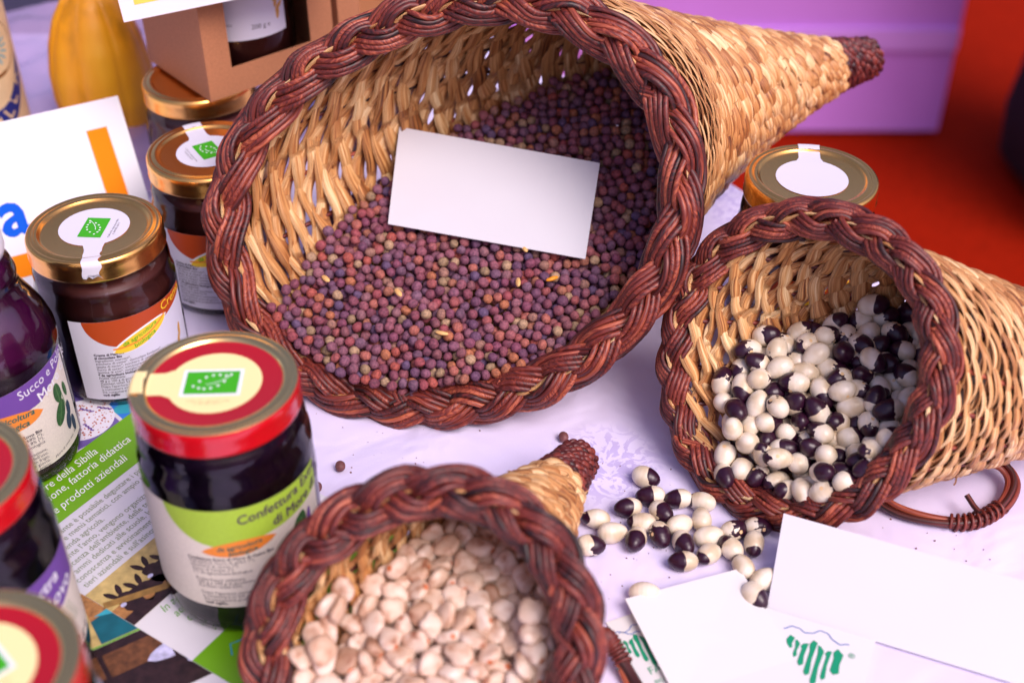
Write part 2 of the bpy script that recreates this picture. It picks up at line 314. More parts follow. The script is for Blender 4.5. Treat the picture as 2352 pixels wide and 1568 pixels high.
def bean_mat(name, thr, wob, off):
    """cream seed coat with one dark violet patch; thr sets how far the patch reaches"""
    m, nt, b = mat(name); tc = N(nt, "ShaderNodeTexCoord"); sp = N(nt, "ShaderNodeSeparateXYZ"); nt.links.new(tc.outputs['Object'], sp.inputs[0])
    oi = N(nt, "ShaderNodeObjectInfo"); ad = N(nt, "ShaderNodeVectorMath", operation='ADD'); sc_ = N(nt, "ShaderNodeMath", operation='MULTIPLY', i_1=3.0)
    nt.links.new(oi.outputs['Random'], sc_.inputs[0]); nt.links.new(tc.outputs['Object'], ad.inputs[0]); nt.links.new(sc_.outputs[0], ad.inputs[1])
    n = N(nt, "ShaderNodeTexNoise", i_Scale=180.0, i_Detail=.5); nt.links.new(ad.outputs[0], n.inputs['Vector'])
    n2 = N(nt, "ShaderNodeTexNoise", i_Scale=420.0, i_Detail=1.0); nt.links.new(ad.outputs[0], n2.inputs['Vector'])
    # signed value: x + k*y + curve*z^2 + noise
    e1 = N(nt, "ShaderNodeMath", operation='MULTIPLY_ADD', i_1=wob); nt.links.new(n.outputs[0], e1.inputs[0]); nt.links.new(sp.outputs['X'], e1.inputs[2])
    e2 = N(nt, "ShaderNodeMath", operation='MULTIPLY_ADD', i_1=off); nt.links.new(sp.outputs['Y'], e2.inputs[0]); nt.links.new(e1.outputs[0], e2.inputs[2])
    # ragged near the eye (-z side)
    zz = N(nt, "ShaderNodeMath", operation='MULTIPLY', i_1=-1.0); nt.links.new(sp.outputs['Y'], zz.inputs[0])
    zc = N(nt, "ShaderNodeMath", operation='MAXIMUM', i_1=0.0); nt.links.new(zz.outputs[0], zc.inputs[0])
    rg = N(nt, "ShaderNodeMath", operation='MULTIPLY'); nt.links.new(zc.outputs[0], rg.inputs[0]); nn_ = N(nt, "ShaderNodeMath", operation='SUBTRACT', i_1=.48); nt.links.new(n2.outputs[0], nn_.inputs[0]); nt.links.new(nn_.outputs[0], rg.inputs[1])
    e3 = N(nt, "ShaderNodeMath", operation='MULTIPLY_ADD', i_1=3.0); nt.links.new(rg.outputs[0], e3.inputs[0]); nt.links.new(e2.outputs[0], e3.inputs[2])
    gt = N(nt, "ShaderNodeMapRange"); gt.inputs['From Min'].default_value = thr-.00012; gt.inputs['From Max'].default_value = thr+.00012; nt.links.new(e3.outputs[0], gt.inputs['Value'])
    cr = ramp(nt, [(.3, sr(206,186,154)), (.5, sr(224,210,186)), (.75, sr(232,222,206))]); nt.links.new(n.outputs[0], cr.inputs[0])
    # the eye: small pale oval
    dv = N(nt, "ShaderNodeVectorMath", operation='DISTANCE'); dv.inputs[1].default_value = (.0008, -.0049, 0); nt.links.new(tc.outputs['Object'], dv.inputs[0])
    ey = N(nt, "ShaderNodeMath", operation='LESS_THAN', i_1=.00085); nt.links.new(dv.outputs['Value'], ey.inputs[0])
    mx = N(nt, "ShaderNodeMix", data_type='RGBA'); nt.links.new(gt.outputs[0], mx.inputs[0]); nt.links.new(cr.outputs[0], mx.inputs[6]); mx.inputs[7].default_value = sr(44,12,34)
    m2 = N(nt, "ShaderNodeMix", data_type='RGBA'); nt.links.new(ey.outputs[0], m2.inputs[0]); nt.links.new(mx.outputs[2], m2.inputs[6]); m2.inputs[7].default_value = sr(226,190,140)
    nt.links.new(m2.outputs[2], b.inputs['Base Color']); 
    w = N(nt, "ShaderNodeTexWave", i_Scale=160.0, i_Distortion=3.0); nt.links.new(ad.outputs[0], w.inputs['Vector'])
    bp = N(nt, "ShaderNodeBump", i_Strength=.12, i_Distance=.0003); nt.links.new(w.outputs['Fac'], bp.inputs['Height']); nt.links.new(bp.outputs[0], b.inputs['Normal'])
    setb(b, Roughness=.32); b.inputs['Subsurface Weight'].default_value = 0.0
    return m
BEANM = [bean_mat("half dark bean", .0002+.0015, .003, .3), bean_mat("dark cap bean", .0024+.0015, .003, .5), bean_mat("mostly dark bean", -.0022+.0015, .003, .2),
         bean_mat("cream bean with dark edge", .0040+.0015, .003, .2), bean_mat("cream bean", .0080, .001, 0)]
def lupin_mat():
    m, nt, b = mat("flat seed"); tc = N(nt, "ShaderNodeTexCoord"); oi = N(nt, "ShaderNodeObjectInfo"); ad = N(nt, "ShaderNodeVectorMath", operation='ADD')
    nt.links.new(tc.outputs['Object'], ad.inputs[0]); nt.links.new(oi.outputs['Random'], ad.inputs[1])
    n = N(nt, "ShaderNodeTexNoise", i_Scale=170.0, i_Detail=2.0); nt.links.new(ad.outputs[0], n.inputs['Vector'])
    r = ramp(nt, [(.26, sr(150,96,70)), (.36, sr(194,158,134)), (.50, sr(216,192,172)), (.7, sr(226,208,192))]); nt.links.new(n.outputs[0], r.inputs[0])
    tn = ramp(nt, [(0, (1,1,1,1)), (.45, (.94,.88,.82,1)), (.7, (1,.96,.94,1)), (.9, (.86,.74,.64,1)), (.97, (.6,.45,.36,1))], 'CONSTANT'); nt.links.new(oi.outputs['Random'], tn.inputs[0])
    mx = N(nt, "ShaderNodeMix", data_type='RGBA', blend_type='MULTIPLY'); mx.inputs[0].default_value = 1.0
    nt.links.new(r.outputs[0], mx.inputs[6]); nt.links.new(tn.outputs[0], mx.inputs[7])
    dv = N(nt, "ShaderNodeVectorMath", operation='DISTANCE'); dv.inputs[1].default_value = (.0050, .0016, 0); nt.links.new(tc.outputs['Object'], dv.inputs[0])
    er = ramp(nt, [(.0, (1,1,1,1)), (.10, (1,1,1,1)), (.20, (0,0,0,1))]); mq = N(nt, "ShaderNodeMath", operation='MULTIPLY', i_1=130.0); nt.links.new(dv.outputs['Value'], mq.inputs[0]); nt.links.new(mq.outputs[0], er.inputs[0])
    m3 = N(nt, "ShaderNodeMix", data_type='RGBA'); nt.links.new(er.outputs[0], m3.inputs[0]); nt.links.new(mx.outputs[2], m3.inputs[6]); m3.inputs[7].default_value = sr(196,104,56); nt.links.new(m3.outputs[2], b.inputs['Base Color'])
    setb(b, Roughness=.5); return m
LUPIN = lupin_mat()

# ------------------------------------------------------------------ basket building
def weave(B, mb_, u0, u1, pitch, sw, mat_i, flat=.30, Ns=None, amp=.0013):
    Ns = Ns or B['Ns']; L = np.linalg.norm(B['tip']-B['C'])
    rows = int((u1-u0)*L/pitch); m = Ns*10
    th = np.linspace(0, 2*np.pi, m, endpoint=False)
    N0 = Ns
    for k in range(rows):
        u = u0+(k+.5)/rows*(u1-u0)
        Ns = N0 if u < .38 or N0 < 18 else (N0*2//3)//2*2 if u < .62 else N0//2//2*2
        rr = 0.5+0.5*(1-u)
        lo = rng.normal(size=40)
        for s in (0, 1):
            ph = Ns*th/2+math.pi*s+(k % 2)*math.pi/2+.35*np.sin(th*3+k*1.7)+.2*lo[0]
            jit = np.interp(th*6, np.arange(40), rng.normal(size=40))*.00035
            axo = (B.get('sl', .5)*pitch*np.sin(ph)+jit)/L
            ro = amp*np.cos(ph)
            P, d = surf(B, np.clip(u+axo, 0, 1), th, ro)
            if s == 0:
                Pa, _ = surf(B, np.clip(u-.5*(u1-u0)/rows, 0, 1), th); Pb, _ = surf(B, np.clip(u+.5*(u1-u0)/rows, 0, 1), th); sp_ = np.linalg.norm(Pb-Pa, axis=1)/pitch
            wv = sw*sp_*(.78+.30*np.abs(np.cos(ph)))*(1+np.interp(th*5.5, np.arange(40), rng.normal(size=40))*.20)*(.75+.25*rr)
            # tone changes at every stake crossing
            seg = np.floor(((ph/math.pi)+.5)).astype(int); tone = .35*rng.random()+.65*rng.random(seg.max()+3)[seg]
            mb_.tube(P, wv, N=d, nseg=8, flat=flat, closed=True, mat=mat_i, rnd=tone)
def braid(B, rods, rr, nper, W, Dp, matl, name, parent):
    mb_ = MB(); m = nper*26; t = np.linspace(0, 2*np.pi, m, endpoint=False)
    r0 = rad(B, t)-B['hw']
    e = np.cos(t)[:, None]*B['a']+np.sin(t)[:, None]*B['b']; c = B['C']+r0[:, None]*e
    for i in range(3):
        ph = nper*t+2*math.pi*i/3
        wob = np.interp(t*8, np.arange(60), rng.normal(size=60))
        P = c+e*((W*np.sin(ph)+wob*.0004)[:, None])+B['n']*((Dp*np.sin(2*ph))[:, None])
        T = unit(np.roll(P, -1, 0)-np.roll(P, 1, 0))
        # ribbon rolls over the outer edge
        roll = .75*np.sin(ph)
        nn = B['n'][None]*np.cos(roll)[:, None]+e*np.sin(roll)[:, None]
        nn = unit(nn-T*np.sum(nn*T, 1, keepdims=True)); side = np.cross(T, nn)
        for j in range(rods):
            o = (j-(rods-1)/2)
            cur = np.interp((t*7+j*3) % 44, np.arange(60), rng.normal(size=60)*1.0)
            Q = P+side*((o*rr*1.72+cur*rr*.22)[:, None])+nn*((-(o*o)*rr*.10+np.interp((t*9+j) % 58, np.arange(60), rng.normal(size=60))*rr*.18)[:, None])
            Rr = rr*(1+np.interp((t*6+j*5) % 57, np.arange(60), rng.normal(size=60))*.07)
            tone = np.interp((t*5+j*7+i*11) % 57, np.arange(60), rng.random(60))*.5+.5*rng.random()
            mb_.tube(Q, Rr, N=nn, nseg=8, closed=True, rnd=tone)
    # cut ends poking out of the plait
    for q in range(nper*2):
        a = rng.uniform(0, 2*math.pi); r1 = rad(B, a)-B['hw']*1.35
        ee = math.cos(a)*B['a']+math.sin(a)*B['b']; tt = -math.sin(a)*B['a']+math.cos(a)*B['b']
        p0 = B['C']+ee*r1+B['n']*rr*1.1; ln = rng.uniform(.004, .009); dr = unit(tt*rng.choice([-1, 1])*.9-ee*.8-B['n']*.35)
        for z in range(int(rng.integers(1, 4))):
            o = tt*z*rr*1.7
            mb_.tube(np.array([p0+o-dr*ln*.6, p0+o, p0+o+dr*ln*rng.uniform(.6, 1)]), rr*.85, nseg=7, rnd=rng.random())
    return mb_.build(name, matl, parent)
def basket(B, label, rods, rr, nper, W, Dp):
    root = empty("cornucopia_basket", (B['C'][0], B['C'][1], 0)); bpy.context.view_layer.update()
    tag(root, label, "basket", "wicker horn baskets")
    off = Vector((B['C'][0], B['C'][1], 0))
    parts = []
    mb_ = MB(); weave(B, mb_, .0, B['brown'], B['pitch'], B['sw'], 0, amp=B['amp']); 
    for q in range(90):            # loose fibre ends
        u = rng.uniform(.02, B['brown']); a = rng.uniform(0, 6.283); P0, d0 = surf(B, np.array([u]), np.array([a]), .0018); P1, _ = surf(B, np.array([min(u+rng.uniform(-.03, .03), .95)]), np.array([a+rng.uniform(-.2, .2)]), rng.choice([1, -1])*rng.uniform(.003, .006))
        mb_.tube(np.array([P0[0], (P0[0]+P1[0])/2+d0[0]*.001, P1[0]]), rng.uniform(.00012, .0004), nseg=5, rnd=rng.random())
    parts.append(mb_.build("straw_body", STRAW))
    mb_ = MB(); weave(B, mb_, B['brown'], .99, B['pitch']*.52, B['sw']*.42, 0, flat=.9, Ns=16, amp=.0011)
    Pt, _ = surf(B, np.full(24, .975), np.linspace(0, 2*np.pi, 24, endpoint=False), -.001)
    mb_.grid(np.stack([Pt, B['tip'][None]+(Pt-B['tip'])*.5, np.tile(B['tip']+unit(B['tip']-B['C'])*.003, (24, 1))]), closev=True)
    parts.append(mb_.build("dark_tail_tip", WILLOWD))
    mb_ = MB(); uu = np.linspace(-.01, .97, 30)
    for k in range(B['Ns']):
        a = (k+.5+rng.uniform(-.12, .12))*2*math.pi/B['Ns']; P, d = surf(B, np.clip(uu, 0, 1), np.full(30, a), 0.0)
        mb_.tube(P, .0013*(1-.35*uu), N=d, nseg=6, rnd=rng.random())
    parts.append(mb_.build("willow_stakes", WILLOW))
    parts.append(braid(B, rods, rr, nper, W, Dp, WILLOW, "braided_rim", None))
    for p in parts: p.parent = root; p.matrix_parent_inverse = Matrix.Translation(-off)
    return root
def loop_handle(root, pts, rr, strands, wrap):
    """bundle of thin rods bent to a loop, bound over the stretch wrap=(t0,t1)"""
    pts = np.array(pts, float); k = len(pts); t = np.linspace(0, k-1, 90)
    P = np.empty((90, 3))
    for i, x in enumerate(t):          # Catmull-Rom
        j = min(int(x), k-2); f = x-j; p0 = pts[max(j-1, 0)]; p1 = pts[j]; p2 = pts[j+1]; p3 = pts[min(j+2, k-1)]
        P[i] = .5*((2*p1)+(-p0+p2)*f+(2*p0-5*p1+4*p2-p3)*f*f+(-p0+3*p1-3*p2+p3)*f**3)
    T = unit(np.gradient(P, axis=0)); up = np.tile([0, 0, 1.0], (90, 1)); S = unit(np.cross(T, up)); U = np.cross(S, T)
    mb_ = MB()
    for i in range(strands):
        a = 2*math.pi*i/strands; tw = np.linspace(0, 2.2, 90)+a; spread = rr*(1.05+.5*np.sin(np.linspace(0, math.pi*3, 90)+i))
        mb_.tube(P+S*(np.cos(tw)*spread)[:, None]+U*(np.sin(tw)*spread*.8)[:, None], rr*(.85+.2*rng.random()), nseg=8, rnd=rng.random())
    off = Vector(root.location)
    h = mb_.build("loop_handle", WILLOW); h.parent = root; h.matrix_parent_inverse = Matrix.Translation(-off)
    i0, i1 = int(wrap[0]*89), int(wrap[1]*89); turns = wrap[2]; nn = turns*14
    x = np.linspace(i0, i1, nn); a = np.linspace(0, turns*2*math.pi, nn)
    c = np.stack([np.interp(x, np.arange(90), P[:, q]) for q in range(3)], 1); Sx = np.stack([np.interp(x, np.arange(90), S[:, q]) for q in range(3)], 1); Ux = np.stack([np.interp(x, np.arange(90), U[:, q]) for q in range(3)], 1)
    mb_ = MB(); mb_.tube(c+(Sx*np.cos(a)[:, None]+Ux*np.sin(a)[:, None])*rr*2.15, rr*.45, nseg=7, rnd=.5)
    if len(wrap) > 3:
        e = c[len(c)//2]; mb_.tube(np.array([e+Ux[0]*rr*2.6, e+np.array([-.002, .004, .005]), e+np.array([-.0045, .0085, .0075])]), rr*.8, nseg=7, rnd=.3)
    w = mb_.build("binding", WILLOW); w.parent = h

# ------------------------------------------------------------------ printing: shapes and words laid out flat (mm), then mapped
_tc = {}
def text2d(s):
    if s in _tc: return _tc[s]
    cu = bpy.data.curves.new("t", 'FONT'); cu.body = s; cu.size = 1.0; cu.resolution_u = 2
    ob = bpy.data.objects.new("t", cu); SC.collection.objects.link(ob); bpy.context.view_layer.update()
    me = bpy.data.meshes.new_from_object(ob.evaluated_get(bpy.context.evaluated_depsgraph_get()))
    V = np.array([v.co[:2] for v in me.vertices]) if len(me.vertices) else np.zeros((0, 2)); F = [tuple(p.vertices) for p in me.polygons]
    bpy.data.objects.remove(ob); bpy.data.curves.remove(cu); bpy.data.meshes.remove(me)
    _tc[s] = (V, F); return V, F
class Print:
    """mapper(xy (n,2) in metres, lift) -> (n,3)"""
    def __init__(s, mapper, step=.00008): s.mb = MB(); s.map = mapper; s.step = step; s.mats = []
    def mi(s, m):
        if m not in s.mats: s.mats.append(m)
        return s.mats.index(m)
    def patch(s, fn, M, Nn, layer, m):
        a, b_ = np.meshgrid(np.linspace(0, 1, M), np.linspace(0, 1, Nn), indexing='ij')
        xy = np.array([fn(p, q) for p, q in zip(a.ravel(), b_.ravel())])
        s.mb.grid(s.map(xy, layer*s.step).reshape(M, Nn, 3), mat=s.mi(m), uv=xy.reshape(M, Nn, 2))
    def rect(s, x0, y0, x1, y1, layer, m, M=12, Nn=3, rot=0, piv=None):
        c, sn = math.cos(rot), math.sin(rot); px, py = piv or ((x0+x1)/2, (y0+y1)/2)
        def f(p, q):
            x = x0+(x1-x0)*p-px; y = y0+(y1-y0)*q-py; return (px+x*c-y*sn, py+x*sn+y*c)
        s.patch(f, M, Nn, layer, m)
    def band(s, x0, x1, top, bot, layer, m, M=24, Nn=4): s.patch(lambda p, q: (x0+(x1-x0)*p, bot(x0+(x1-x0)*p)*(1-q)+top(x0+(x1-x0)*p)*q), M, Nn, layer, m)
    def lens(s, cx, cy, L, W, layer, m, rot=0, pw=1.0, M=14, Nn=5):
        c, sn = math.cos(rot), math.sin(rot)
        def f(p, q):
            x = (p-.5)*L; h = W/2*max(0, 1-(2*p-1)**2)**pw; y = (2*q-1)*h; return (cx+x*c-y*sn, cy+x*sn+y*c)
        s.patch(f, M, Nn, layer, m)
    def disc(s, cx, cy, r, layer, m, k=10, sx=1.0):
        a = np.linspace(0, 2*np.pi, k, endpoint=False); xy = np.vstack([[cx, cy], np.c_[cx+r*sx*np.cos(a), cy+r*np.sin(a)]])
        s.mb.add(s.map(xy, layer*s.step), [(0, i+1, (i+1) % k+1) for i in range(k)], s.mi(m))
    def poly(s, pts, layer, m):
        xy = np.array(pts, float); s.mb.add(s.map(xy, layer*s.step), [tuple(range(len(xy)))], s.mi(m), False)
    def line(s, pts, w, layer, m):
        pts = np.array(pts, float); T = unit(np.gradient(pts, axis=0)); n_ = np.c_[-T[:, 1], T[:, 0]]
        P = np.stack([pts-n_*w/2, pts+n_*w/2], 1); s.mb.grid(s.map(P.reshape(-1, 2), layer*s.step).reshape(len(pts), 2, 3), mat=s.mi(m))
    def text(s, st, x, y, size, layer, m, rot=0, shear=0.0, sx=1.0, bold=0.0, arc=None, align=0):
        V, F = text2d(st)
        if not len(V): return
        V = V.copy()
        if align: V[:, 0] -= V[:, 0].max()*align
        V = np.c_[(V[:, 0]+shear*V[:, 1])*sx*size, V[:, 1]*size]
        if arc is not None: V[:, 1] += arc(V[:, 0])
        c, sn = math.cos(rot), math.sin(rot)
        for dx, dy in ([(0, 0)] if not bold else [(-bold, 0), (bold, 0), (0, bold), (0, -bold)]):
            W = np.c_[x+(V[:, 0]+dx)*c-(V[:, 1]+dy)*sn, y+(V[:, 0]+dx)*sn+(V[:, 1]+dy)*c]
            s.mb.add(s.map(W, (layer+(.13*(dx > 0)+.26*(dy > 0)+.39*(dy < 0)))*s.step), F, s.mi(m), False)
    def build(s, name, parent=None, loc=None): return s.mb.build(name, s.mats, parent, loc)
def cyl(r, ang0):
    """wrap flat x round a jar; ang0 the world angle that x=0 faces; x grows to the viewer's right"""
    def f(xy, lift):
        rr = (r(xy[:, 1]) if callable(r) else r)+lift; a = ang0+xy[:, 0]/(r(np.zeros(1))[0] if callable(r) else r)
        return np.c_[rr*np.cos(a), rr*np.sin(a), xy[:, 1]]
    return f
def flatmap(o, ux, uy, nrm_):
    o, ux, uy, nrm_ = map(np.array, (o, ux, uy, nrm_))
    return lambda xy, lift: o+xy[:, :1]*ux+xy[:, 1:2]*uy+nrm_*lift
def organic(p, cx, cy, w, layer, rot=0, frame=None):
    """green flag with a leaf drawn in stars"""
    h = w*.66; c, sn = math.cos(rot), math.sin(rot)
    R_ = lambda x, y: (cx+x*c-y*sn, cy+x*sn+y*c)
    if frame: p.rect(cx-w*.57, cy-h*.60, cx+w*.57, cy+h*.60, layer, frame, 3, 3, rot)
    p.rect(cx-w/2, cy-h/2, cx+w/2, cy+h/2, layer+1, GREEN, 3, 3, rot)
    for x, y in ((-.33,-.10),(-.23,.04),(-.12,.15),(0,.20),(.12,.21),(.24,.19),(.33,.22),(.22,.02),(.12,-.09),(.0,-.16),(-.12,-.18),(-.22,-.16)):
        q = R_(x*w, y*w); p.disc(q[0], q[1], w*.030, layer+2, WTXT, 7)
    p.line([R_(-.1*w+.44*w*t, -.06*w+.27*w*t-.05*w*math.sin(t*3)) for t in np.linspace(0, 1, 7)], w*.014, layer+2, WTXT)

# ------------------------------------------------------------------ jars
LIDPROF = [(.0, -.0016), (.0250, -.0016), (.0262, -.0014), (.0268, -.0004), (.0276, .0), (.0292, .0), (.0300, -.0005), (.0306, -.0003), (.0316, .0), (.0325, -.0006), (.0331, -.0020), (.0332, -.0050), (.0330, -.0085), (.0334, -.0102), (.0332, -.0114), (.0322, -.0116), (.031, -.0112)]
def lid_mesh(ztop, gold=True, k=1.0):
    mb_ = MB(); pf = np.array(LIDPROF)*k
    if gold: mb_.lathe([(r, z+ztop) for r, z in pf], n=96); mats = [GOLD]
    else:
        mb_.lathe([(r, z+ztop) for r, z in pf[:3]], n=96, mat=0); mb_.lathe([(r, z+ztop) for r, z in pf[2:10]], n=96, mat=1); mb_.lathe([(r, z+ztop) for r, z in pf[9:]], n=96, mat=2)
        mats = [REDM, GOLDP, REDT]
    return mb_, mats
def lidmap(ztop, ang, k=1.0):
    """x,y on the lid top (y toward ang); beyond the rim follows the profile down the side"""
    pf = np.array(LIDPROF)[:15]*k; env = [pf[0]]
    pts = [(0, -.0016*k), (.0262*k, -.0014*k), (.0276*k, .0), (.0320*k, .0), (.0334*k, -.0018*k), (.0335*k, -.0110*k), (.0345*k, -.0300*k)]
    P = np.array(pts); L = np.r_[0, np.cumsum(np.linalg.norm(np.diff(P, axis=0), axis=1))]
    def f(xy, lift):
        y = xy[:, 1]; x = xy[:, 0]; rr = np.hypot(x, y)
        s_ = np.where(y > .02*k, np.maximum(rr, y), rr); R_ = np.interp(s_, L, P[:, 0]); Z = np.interp(s_, L, P[:, 1])
        # direction: toward (x,y) clamped
        d = np.c_[x, y]/np.maximum(rr, 1e-9)[:, None]
        far = s_ > .031*k; lat = np.clip(x/np.maximum(R_, 1e-6), -1, 1)
        d[far, 0] = lat[far]; d[far, 1] = np.sqrt(1-lat[far]**2)
        X = d[:, 0]*(R_+lift*1.0); Y = d[:, 1]*(R_+lift*1.0)
        c, sn = math.cos(ang-math.pi/2), math.sin(ang-math.pi/2)
        return np.c_[X*c-Y*sn, X*sn+Y*c, Z+ztop+lift+.00012]
    return f
def sticker(root, ztop, phi, tabv, col, R_, tabw, tablen, flagrot, flagw, frame=None, blank=False, torn=False, cx=0, cy=0, k=1.0, textrot=None):
    ang = phi+math.pi/2+math.radians(tabv); flagrot = phi-ang+math.pi+math.radians(flagrot)
    p = Print(lidmap(ztop, ang, k)); 
    p.patch(lambda a, b_: (cx+R_*b_*math.cos(a*2*math.pi), cy+R_*b_*math.sin(a*2*math.pi)), 40, 5, 0, col)
    y0 = cy+R_*.9
    def f(a, b_):
        w = tabw*(1+.25*max(0, 1-b_*6)); x = (a-.5)*w; y = y0+(tablen)*b_
        if torn: x += .0009*math.sin(b_*23)*(1 if a < .5 else .3)*(b_ > .25); y -= (.0022*abs(math.sin(a*7)) if b_ > .95 else 0); x += b_*.002
        return (cx+x, y)
    p.patch(f, 7, 30, .5, col)
    if not blank:
        organic(p, cx, cy+.001, flagw, 1, flagrot, frame)
        tr_ = flagrot; c, sn = math.cos(tr_), math.sin(tr_)
        for i, st in enumerate(("IT BIO ICA - Agricoltura Italia", "N. 006 BIO 1067 C")):
            d = -flagw*.5-.0012-i*.0016
            p.text(st, cx-d*sn*0+(-sn)*d, cy+.001+c*d, .00135, 1, GREYT if col is CREAM else DKTXT, tr_, align=.5)
    return p.build("seal_sticker", root)
def jar(x, y, h, lidgold, content, label, cat_label, lid_k=1.0, fill=.80, ring=True, rz=0.0, group="glass jars with screw lids", rb=.0345):
    """h: top of lid"""
    root = empty("jam_jar", (x, y, 0), rz); tag(root, cat_label, "jar", group)
    zt = h; zs = h-.0112*lid_k      # shoulder start under the lid
    prof = [(.0, .0012), (rb*.80, .0008), (rb*.93, .0022), (rb*.985, .0065), (rb, .012), (rb, zs-.021), (rb*.995, zs-.017), (rb*.96, zs-.0135), (rb*.965, zs-.010), (rb*.955, zs-.0065), (rb*.915, zs-.0035), (.0305*lid_k, zs+.0005), (.0300*lid_k, zs+.004)]
    g = MB(); g.lathe(prof, n=96); go = g.build("glass", GLASS, root)
    inner = [(max(0, r-.0016), max(z, .0045)) for r, z in prof[:-1]]
    c = MB(); zz = zs*fill+.0 if fill < 1 else zs-.001
    pr = [q for q in inner if q[1] < zz-.001]; pr.append((np.interp(zz, [q[1] for q in inner], [q[0] for q in inner]), zz)); pr.append((0, zz+.0005))
    c.lathe(pr, n=72); c.build("contents", content, root)
    lm, mats = lid_mesh(zt, lidgold, lid_k); lm.build("screw_lid", mats, root)
    return root
def paragraph(p, lines, x, y, size, lead, layer, m, **k):
    for i, st in enumerate(lines): p.text(st, x, y-i*lead, size, layer, m, **k)
